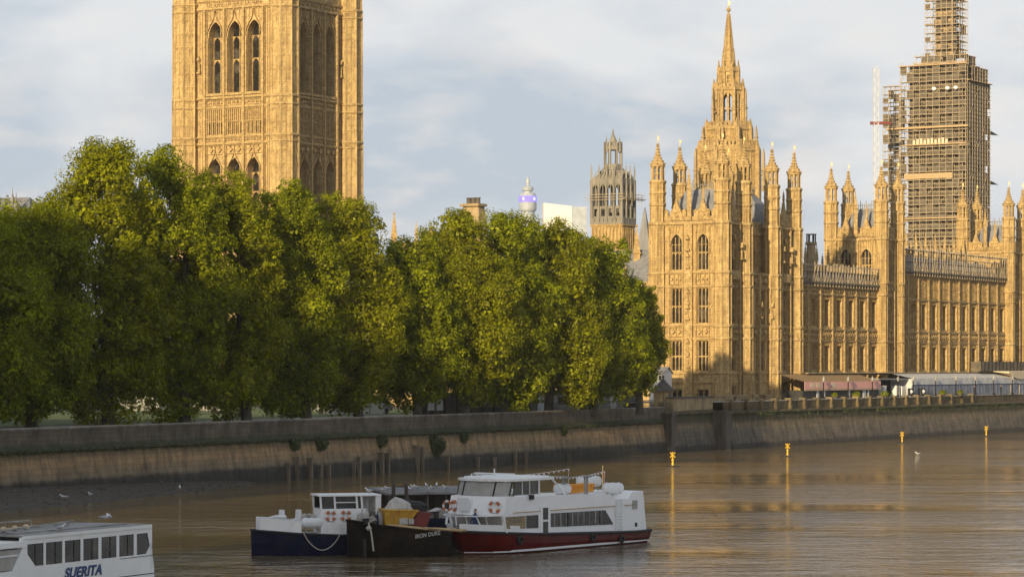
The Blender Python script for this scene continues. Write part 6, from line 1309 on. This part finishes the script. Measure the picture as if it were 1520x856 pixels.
# forward wheelhouse at the picture edge
WF = SF.at(-11.6, 0); zq = 3.35
m = MB(); m.slab(WF, [(-5.2, .35), (-.15, .35), (-.15, -4.9), (-5.2, -4.9)], zq - .22, zq + .06); part('wheelhouse_roof', m, M['whiteb'], sb_)
m = MB(); m.prism(WF, [(-5, 1.0), (.0, 1.0), (.0, 2.0), (-.1, zq - .22), (-.45, zq - .22), (-1.35, 2.0), (-5, 2.0)], -.0, .3); m.prism(WF, [(-.7, 1.3), (.02, 1.3), (.02, zr), (-.2, zr)], -.1, .02); part('wheelhouse_side', m, M['whiteb'], sb_)
poly_pane(sb_, WF, [(-5, 2.05), (-1.4, 2.05), (-.6, zq - .3), (-5, zq - .3)], .24, 'wheelhouse_window', 'screen'); m = MB(); m.box(WF, -5, -.9, .28, .33, 2.72, 2.8); part('window_bar', m, M['white2'], sb_)
m = MB(); m.box(WF, -2.0, -1.0, .3, .36, 1.25, 1.5); part('vent', m, M['black'], sb_)
def text_obj(parent, s, fr, a, d, z, size, mt, name='lettering', shear=0.25, off=.012, sx=1.0, rot=0.0):
    cu = bpy.data.curves.new(name, 'FONT'); cu.body = s; cu.size = size; cu.shear = shear; cu.offset = off; cu.extrude = .004; cu.materials.append(M[mt]); cu.space_character = 1.05
    Mw = fr.M(a, d, z) @ Matrix.Rotation(-rot, 4, 'Y') @ Matrix.Rotation(math.pi / 2, 4, 'X') @ Matrix.Diagonal((sx, 1, 1, 1)); tmp = bpy.data.objects.new(name, cu); C.objects.link(tmp); dg = bpy.context.evaluated_depsgraph_get(); me = bpy.data.meshes.new_from_object(tmp.evaluated_get(dg)); bpy.data.objects.remove(tmp); return link(name, me, parent, Mw)
text_obj(sb_, 'SUERITA', SF, aa(95), .03, 1.32, .72, 'bluetext', sx=1.18, off=.028)
m = MB(); m.box(SF, -7.5, .3, 0, .02, 1.02, 1.06); m.box(SF, -3, .28, 0, .02, 1.98, 2.01); part('seam', m, M['iron'], sb_)

# --- navy blue boat with white wheelhouse
bO = P(388, 826, 179.4); bf = FR(bO.xy, (.96, .28)); b_ = thing('navy_workboat', 'navy hulled boat with white bulwark and wheelhouse, moored left of the barge', 'boat', bf(5, -1.7, 0)); BLn = 12.0
NS = [(-.3, .3, .05, 1.62), (.9, 1.15, .8, 1.55), (2.5, 1.65, 1.35, 1.42), (5, 1.85, 1.65, 1.3), (8, 1.85, 1.7, 1.25), (BLn, 1.6, 1.4, 1.25)]
bc = bf.at(0, -1.7); m = MB(); hull(bc, NS, m); part('hull', m, M['navy'], b_)
bz = lambda px, y, dd=0.0: (bf.a_of(px, dd), H - (y - HY) * bf(bf.a_of(px, dd), dd, 0).y / F)
def nz(a): return float(np.interp(a, [s_[0] for s_ in NS], [s_[3] for s_ in NS]))
def nw(a): return float(np.interp(a, [s_[0] for s_ in NS], [s_[1] for s_ in NS]))
def bulw(m, a0, a1, h0, h1, n=8, t=.06):
    for sg in (1, -1):
        vs_ = []
        for i in range(n + 1):
            a = a0 + (a1 - a0) * i / n; h = h0 + (h1 - h0) * i / n
            for w, z in ((nw(a), nz(a)), (nw(a) + .02, nz(a) + h), (nw(a) - t, nz(a) + h), (nw(a) - t, nz(a))): vs_.append(bc(a, sg * w, z))
        m.add(vs_, [(4 * i + j, 4 * i + (j + 1) % 4, 4 * i + 4 + (j + 1) % 4, 4 * i + 4 + j) for i in range(n) for j in range(4)] + [(0, 1, 2, 3), (4 * n, 4 * n + 1, 4 * n + 2, 4 * n + 3)])
m = MB(); bulw(m, .1, 2.6, .85, .78); bulw(m, 4.3, 9.5, .78, .72); part('bulwark', m, M['white'], b_)
m = MB(); m.path([bc(a, w + .02, z) for a, w, _, z in NS], .07); m.path([bc(a, -w - .02, z) for a, w, _, z in NS], .07); part('rubbing_strake', m, M['black'], b_)
m = MB(); m.add([bc(a, sg * w, z + .01) for a, w, _, z in NS for sg in (1, -1)], [(2 * i, 2 * i + 1, 2 * i + 3, 2 * i + 2) for i in range(len(NS) - 1)]); part('deck', m, M['roofgrey'], b_)
canister(b_, bc(3.45, .9, 2.05), (.96, .28), 1.45, .33); m = MB(); m.path([bc(.9, -.3, 2.3), bc(1.3, .1, 2.45), bc(1.9, .3, 2.42)], .12); part('rolled_cover', m, M['white2'], b_)
ax0, ax1 = bc.a_of(476, 1.1), bc.a_of(541, 1.1); wz0, wz1, wz2 = 1.9, 2.95, 3.75
m = MB(); m.box(bc, ax0, ax1 + .1, -1.2, 1.1, 1.3, wz1); m.box(bc, ax0 - .15, ax1 + 1.1, -1.3, 1.2, wz2, wz2 + .1); 
for a in (ax0 + .03, ax0 + .95, ax0 + 2.4, ax1 - .15): m.prism(bc, [(a - .05, wz1), (a + .07, wz1), (a + .01, wz2), (a - .11, wz2)], 1.02, 1.1); m.prism(bc, [(a - .05, wz1), (a + .07, wz1), (a + .01, wz2), (a - .11, wz2)], -1.2, -1.1)
m.box(bc, ax0 + 1.0, ax0 + 2.4, 1.04, 1.09, 3.32, 3.38); m.box(bc, ax1 + .75, ax1 + 1.1, -.9, 1.1, 1.3, wz2); m.box(bc, ax1 + .1, ax1 + .75, -1.1, -1.0, 1.3, wz2); part('wheelhouse', m, M['white'], b_)
m = MB(); m.box(bc, ax0 + .05, ax1, -1.02, -.98, wz1, wz2); m.box(bc, ax0 + .08, ax0 + .9, .97, 1.0, wz1, wz2); m.box(bc, ax0 + 1.0, ax1 - .2, .97, 1.0, wz1, wz2); part('window', m, M['glass'], b_)
for a in (bc.a_of(491, 1.2), bc.a_of(513.5, 1.2)): lifebuoy(b_, bc, a, 1.2, 2.5, .28)
for i, px in enumerate((419, 444)):
    a = bc.a_of(px, -.2); m = MB(); m.prism(bc, [(a - .25, 1.9), (a + .3, 1.9), (a + .35, 2.15), (a + .18, 2.25), (a + .15, 2.85), (a - .12, 2.85), (a - .16, 2.3), (a - .5, 2.2)], -.7, -.2); part('deck_seat', m, M['white2'], b_)
for px in (453, 461): a = bc.a_of(px, -.3); m = MB(); m.prism(bc, [(a - .3, 1.9), (a + .3, 1.9), (a + .3, 2.45), (a, 2.6), (a - .3, 2.5)], -.6, -.1); part('deck_locker', m, M['tarp'], b_)
m = MB(); pA = bc(bc.a_of(450, 1.75), 1.78, 1.5); pB = bc(bc.a_of(504, 1.85), 1.9, 1.35); m.path([pA.lerp(pB, i / 12) - Vector((0, 0, 1.05 * math.sin(math.pi * i / 12) ** .8)) + bc.n * .05 for i in range(13)], .035, 6); part('mooring_rope', m, M['rope'], b_)

# --- dark barge
gO = P(534, 828, 178.1); gfr = FR((gO.x, gO.y), (.96, .28)); gc = gfr.at(0, -1.3); br = thing('black_barge', 'rusty black barge with white name lettering between the two passenger boats', 'barge', gc(3.8, 0, 0)); GS = [(-.5, .25, .02, 2.3), (.2, .85, .55, 2.2), (1.2, 1.22, 1.0, 2.02), (3, 1.3, 1.2, 1.78), (4.6, 1.3, 1.22, 1.58), (6.0, 1.3, 1.2, 1.42)]
m = MB(); hull(gc, GS, m); part('hull', m, M['iron'], br)
gzf = lambda a: float(np.interp(a, [s_[0] for s_ in GS], [s_[3] for s_ in GS])); gwf = lambda a: float(np.interp(a, [s_[0] for s_ in GS], [s_[1] for s_ in GS]))
m = MB()
for sg in (1, -1): m.path([gc(a, sg * w, z + .02) for a, w, _, z in GS], .09, 6)
part('gunwale', m, M['iron'], br)
m = MB(); m.add([gc(a, sg * w, z + .015) for a, w, _, z in GS for sg in (1, -1)], [(2 * i, 2 * i + 1, 2 * i + 3, 2 * i + 2) for i in range(len(GS) - 1)]); part('deck', m, M['timber'], br)
ap = gc.a_of(577, 1.4); m = MB()
for i, (x0, x1, o_) in enumerate(((ap, ap + 2.6, 0), (ap + .6, ap + 3.4, .12), (ap + 2.4, ap + 4.9, .02), (ap + 3, ap + 5.2, .14))):
    m.path([gc(x0, 1.16 - o_, gzf(x0) + .12 + .04 * i), gc(x1, 1.14 - o_, gzf(x1) + .12 + .03 * i)], .075, 5)
part('pale_planks', m, M['wood'], br)
am = gc.a_of(548, 1.4); m = MB(); m.path([gc(am, 1.2, gzf(am) + .1), gc(am + .12, 1.42, gzf(am) - .5), gc(am + .2, 1.42, 1.1), gc(am + .28, 1.40, .45)], .06, 6); m.lathe([(.08, -.15), (.2, 0), (.08, .15)], 8, gc(am, 1.3, gzf(am) - .25)); part('hanging_rope', m, M['rope'], br)
m = MB(); m.path([gc(am - .3, 1.3, 1.2), gc(am - .25, 1.3, .1)], .1, 6); m.lathe([(.2, 0), (.2, .3), (.28, .35)], 8, gc(am - .1, .9, gzf(am))); part('bollard', m, M['black'], br)
at_ = gc.a_of(617, 1.5); text_obj(br, 'IRON DUKE', gc, at_, 1.38, gzf(at_) - .52, .36, 'lettering', sx=.83, shear=.2, off=.01, rot=.14)
# things on the barge
ya = gc.a_of(571, .3); yb = gc.a_of(612, .3); sk_ = thing('yellow_skip', 'battered yellow steel skip standing on the black barge', 'skip', gc((ya + yb) / 2, -.3, 2.0)); zt0 = 2.0
m = MB(); tp_ = [gc(ya - .05, .5, 2.95), gc(yb + .35, .5, 2.88), gc(yb + .35, -1.1, 2.88), gc(ya - .05, -1.1, 2.95)]; bt_ = [gc(ya + .05, .4, zt0 - .2), gc(yb - .45, .4, zt0 - .2), gc(yb - .45, -1.0, zt0 - .2), gc(ya + .05, -1.0, zt0 - .2)]; m.loft([bt_, tp_]); part('body', m, M['yellow'], sk_)
m = MB(); m.path([tp_[0], tp_[1], tp_[2], tp_[3], tp_[0]], .07, 5)
for q in (.25, .5, .75): m.tube(bt_[0].lerp(bt_[1], q) + gc.n * .04, tp_[0].lerp(tp_[1], q) + gc.n * .04, .05, n=4)
part('rim_and_ribs', m, M['yellow'], sk_)
m = MB(); a = ya + .9; m.box(gc, a, a + .55, .52, .58, 2.05, 2.45); m.box(gc, a + .6, a + .95, .52, .58, 2.05, 2.4); part('pale_plate', m, M['tarp'], sk_)
m = MB(); m.prism(gc, [(yb - .3, 1.75), (yb + .9, 1.65), (yb + 1.25, 2.75), (yb + .4, 2.8)], -1.0, .3); solo('red_hopper', m, M['maroon'], 'dark red tapered hopper right of the yellow skip', 'hopper', gc(yb + .5, -.3, 1.8))
rgt = np.random.default_rng(5); m = MB(); rings = []
for i, (a, w, h) in enumerate(((0, .2, .1), (.3, .6, .55), (.7, .75, .85), (1.1, .7, .72), (1.5, .5, .5), (1.9, .2, .15))):
    rings.append([gc(ya + .2 + a + rgt.normal() * .05, -.3 + w * math.cos(t), 2.92 + max(0, h * math.sin(t)) + rgt.normal() * .03) for t in np.linspace(-.3, math.pi + .3, 9)])
m.loft(rings); solo('tarpaulin_bundle', m, M['tarp'], 'crumpled white tarpaulin heaped on the yellow skip', 'tarpaulin', gc(ya + 1, -.3, 2.9))
m = MB(); c = gc(yb + .1, -.6, 2.9); m.lathe([(.7, 0), (.75, .3), (.5, .55), (.1, .6)], 9, c, 0, 1.5, .8); solo('black_cover', m, M['black'], 'black cover lying beside the white tarpaulin', 'cover', c)
for i, (px, w, h, mt) in enumerate(((536, .3, .5, 'gstone'), (543, .25, .65, 'tarp'), (552, .22, .8, 'timber'), (559, .28, .55, 'blue'), (564, .2, .7, 'gstone'))):
    a = gc.a_of(px, -.2); c = gc(a, -.2 + .1 * (i % 3), gzf(a)); m = MB(); m.lathe([(w, 0), (w * 1.05, h * .5), (w * .8, h), (w * .3, h + .12)], 9, c); m.tube(c + Vector((0, 0, h)), c + Vector((.1, 0, h + .35)), .04)
    solo('deck_clutter', m, M[mt], ['pale grey drum on the bow of the barge', 'cream sack standing on the bow of the barge', 'tall dark timber bollard on the barge', 'dark blue drum beside the yellow skip', 'narrow grey canister touching the yellow skip'][i], ['drum', 'sack', 'bollard', 'drum', 'canister'][i], c)
m = MB(); ar = gc.a_of(536, .4)
for i in range(3): m.path([gc(ar + .7 * math.cos(t) * (1 - .15 * i) + .3, .3 + .45 * math.sin(t), gzf(ar) + .12 + .1 * i + .1 * math.sin(3 * t)) for t in np.linspace(0, 6, 14)], .05, 5)
solo('rope_coil', m, M['rope'], 'coil of pale rope on the barge bow', 'rope', gc(ar, 0, 2.3))

# --- second dark lighter and the pontoon shelter behind
lO = P(612, 812, 187.5); lf = FR(lO.xy, (.95, .31)); li = thing('blue_black_lighter', 'dark navy lighter behind the barge with a cream tent on deck', 'lighter', lf(3, -1.5, 0)); m = MB(); hull(lf.at(0, -1.6), [(-.2, .6, .4, 2.1), (.8, 1.4, 1.2, 2.0), (3, 1.6, 1.5, 1.95), (6.2, 1.5, 1.4, 1.95)], m); part('hull', m, M['navy'], li)
m = MB(); x = lf.a_of(655, -.6); m.prism(lf, [(x - 1.0, 1.95), (x + 1.0, 1.95), (x + .8, 2.2), (x + .05, 2.6), (x - .8, 2.25)], -2.0, -.7); part('cream_tent', m, M['tarp'], li)
m = MB(); m.box(lf, .2, 2.0, -.6, -.4, 2.3, 2.42); m.box(lf, 1.7, 1.95, -.7, -.4, 1.9, 2.4); part('timber_baulk', m, M['timber'], li)
for i in range(5): m = MB(); m.lathe([(.15, 0), (.17, .3), (.06, .4)], 7, lf(x + .9 + i * .4, -.5, 1.95)); part('deck_pot', m, M['tarp'] if i % 2 else M['gstone'], li)
pO = P(585, 745, 205); pf = FR((pO.x, pO.y), (.93, .37)); zr2 = 3.0
pt = thing('pontoon_shelter', 'long low grey-roofed pontoon shelter behind the moored boats', 'pontoon', pf(6, -2, 0)); L_ = 10.0
m = MB(); m.slab(pf, [(-.5, .2), (L_, .2), (L_, -4.2), (-.5, -4.2)], -.3, .55); part('float', m, M['timber'], pt)
m = MB(); m.add([pf(-.8, .5, zr2 - .1), pf(L_, .5, zr2 - .1), pf(L_, -3.4, zr2 + .2), pf(-.8, -3.4, zr2 + .2), pf(-.8, .5, zr2 - .22), pf(L_, .5, zr2 - .22), pf(L_, -3.4, zr2 + .1), pf(-.8, -3.4, zr2 + .1)], [(0, 1, 2, 3), (7, 6, 5, 4), (0, 4, 5, 1), (1, 5, 6, 2), (2, 6, 7, 3), (3, 7, 4, 0)])
for i in range(22): a = -.7 + i * .55; m.add([pf(a, .51, zr2 - .06), pf(a + .12, .51, zr2 - .06), pf(a + .12, -3.4, zr2 + .24), pf(a, -3.4, zr2 + .24)], [(0, 1, 2, 3)])
part('roof', m, M['roofgrey'], pt)
m = MB(); m.box(pf, -.6, L_, -3.2, -3.1, .55, zr2 + .05); part('back_wall', m, M['timber'], pt)
for i in range(9): m = MB(); a = -.4 + i * 1.45; m.box(pf, a - .07, a + .07, .1, .25, .5, zr2 - .15); part('post', m, M['timber'], pt)
for px in (586, 605): a = pf.a_of(px, -.5); c = pf(a, -.5, 0); m = MB(); m.lathe([(.24, -1), (.24, 4.75), (.2, 4.9)], 9, c); 
for i, px in enumerate((584, 603)):
    c = P(px, 745, 200); c.z = 0; m = MB(); m.lathe([(.14, -1), (.14, 3.75), (.11, 3.85)], 9, c); m.lathe([(.19, 1.2), (.19, 1.4)], 9, c); solo('mooring_pile', m, M['timber'], ['left dark round mooring pile behind the yellow skip', 'right dark round mooring pile behind the yellow skip'][i], 'mooring pile', c, 'pair of mooring piles')
c1_ = P(584, 745, 200); c2_ = P(603, 745, 200); m = MB(); c1_.z = c2_.z = 3.6; m.tube(c1_, c2_, .06); solo('pile_crossbar', m, M['timber'], 'thin bar joining the two mooring piles', 'bar', (c1_ + c2_) / 2)

# --- yellow buoys
def buoy(px, py, i):
    Y = F * H / (py - HY); c = Vector(((px - CX) / F * Y, Y, 0)); s_ = 1.0
    t = thing('marker_buoy', ['nearest yellow marker buoy, off the garden wall corner', 'second yellow buoy, off the palace pavilion', 'third yellow buoy, off the pink awning', 'farthest yellow buoy near the right edge'][i], 'buoy', c, 0, 'yellow marker buoys along the terrace')
    m = MB(); m.lathe([(.5, -.3), (.95, -.05), (.95, .06), (.3, .15), (.2, .2)], 12, c); part('float', m, M['black'], t)
    m = MB(); m.lathe([(.15, .2), (.1, .7), (.16, .8), (.16, .95), (.08, 1.0), (.06, 1.25)], 8, c); part('post', m, M['buoyy'], t)
    m = MB()
    for r in (.785, -.785):
        m.tube(c + Vector((-.42 * math.cos(r), 0, 1.45 - .42 * math.sin(r))), c + Vector((.42 * math.cos(r), 0, 1.45 + .42 * math.sin(r))), .075); m.tube(c + Vector((0, -.42 * math.cos(r), 1.45 - .42 * math.sin(r))), c + Vector((0, .42 * math.cos(r), 1.45 + .42 * math.sin(r))), .07)
    part('cross_topmark', m, M['buoyy'], t)
for i, (px, py) in enumerate(((998.5, 692.5), (1169, 677.5), (1339, 657.5), (1464, 647.5))): buoy(px, py, i)

# --- gulls
def gull_mesh():
    m = MB(); rings = []
    for x, z, w, h in ((-.30, .20, .012, .01), (-.2, .2, .05, .035), (-.08, .19, .085, .075), (.06, .19, .09, .095), (.15, .22, .07, .08), (.19, .28, .045, .05), (.22, .33, .05, .05), (.26, .345, .04, .04), (.29, .34, .012, .012), (.34, .33, .004, .004)):
        rings.append([(x, w * math.cos(t), z + h * math.sin(t)) for t in np.linspace(0, 2 * math.pi, 9)[:-1]])
    m.loft(rings); w = MB()
    for sg in (-1, 1): w.loft([[(-.34, sg * .03, .22), (-.34, sg * .05, .20), (-.33, sg * .03, .19)], [(-.1, sg * .07, .26), (-.1, sg * .1, .2), (-.1, sg * .08, .14)], [(.08, sg * .07, .27), (.08, sg * .105, .21), (.08, sg * .08, .15)], [(.14, sg * .06, .25), (.14, sg * .08, .22), (.14, sg * .06, .19)]])
    l = MB()
    for sg in (-1, 1): l.tube((.02, sg * .04, 0), (.02, sg * .04, .12), .008, n=4); l.box(LOC, 0, .06, -sg * .04 - .015, -sg * .04 + .015, 0, .006)
    return mesh_of('gull_body', m, M['gull'], smooth=True), mesh_of('gull_wings', w, M['gullwing'], smooth=True), mesh_of('gull_legs', l, M['orange'])
GM = gull_mesh()
def gull(p, rz, lab, grp, s_=1.0):
    Mw = Matrix.Translation(Vector(p)) @ Matrix.Rotation(rz, 4, 'Z') @ Matrix.Scale(s_, 4); o = link('gull', GM[0], None, Mw); tag(o, lab, 'gull', grp); link('wings', GM[1], o, Mw); link('legs', GM[2], o, Mw); return o
for px, q in ((568, .1), (576, .35), (608, .2), (614, .5), (619, .5), (633, .75), (636, .1), (641, .35), (648, .8), (662, .4)):
    dd = .4 - q * 3.5; a = pf.a_of(px, dd); gull(pf(a, dd, zr2 - .07 + q * .28), RNG.uniform(0, 6.28), 'white gull standing on the pontoon shelter roof', 'gulls on the pontoon roof')
gull(bc(bc.a_of(548, -.5), -.5, wz2 + .1), 2.9, 'lone gull on the white wheelhouse roof of the navy boat', None)
gull(SF(SF.a_of(89, -.5), -.5, zr + .08), .4, 'single gull near the window side of the white cruiser roof', None)
gull(SF(SF.a_of(155, -3.2), -3.2, zr + .15), .2, 'gull of the close pair at the far side of the white cruiser roof', 'pair of gulls on the white cruiser'); gull(SF(SF.a_of(162, -3.3), -3.3, zr + .15), 2.2, 'gull of the close pair at the far side of the white cruiser roof', 'pair of gulls on the white cruiser')
for px, py, lab in ((95, 741, 'largest white gull on the muddy foreshore'), (161, 723, 'gull on the foreshore stones right of the big gull'), (134, 737, 'gull at the water edge of the foreshore'), (267, 727, 'gull at the tip of the foreshore')):
    Y = F * (H - .3) / (py - HY); gull(((px - CX) / F * Y, Y, .3), RNG.uniform(0, 6), lab, 'gulls on the foreshore', 1.3)
Y = F * H / (690 - HY); gull(((665.5 - CX) / F * Y, Y, -.12), 3.0, 'white gull floating on the river beyond the boats', None, 1.3)
Y = F * H / (674 - HY); gull(((1362 - CX) / F * Y, Y, -.12), 2.6, 'white gull floating beyond the third buoy', None, 1.3)

# ------------------------------------------------------------------ evening haze: one closed box of thin even air
hm = bpy.data.materials.new('haze_air'); hm.use_nodes = True; hm.node_tree.nodes.clear()
ho = hm.node_tree.nodes.new('ShaderNodeOutputMaterial'); hv_ = hm.node_tree.nodes.new('ShaderNodeVolumePrincipled'); hv_.inputs['Color'].default_value = (.86, .90, 1.0, 1); hv_.inputs['Density'].default_value = .00005
hm.node_tree.links.new(hv_.outputs[0], ho.inputs['Volume'])
mb = MB(); mb.box(LOC, -6100, 5200, 900, -9200, -2.0, 240.0); hz_o = struct('haze', mb, hm, kind='stuff')
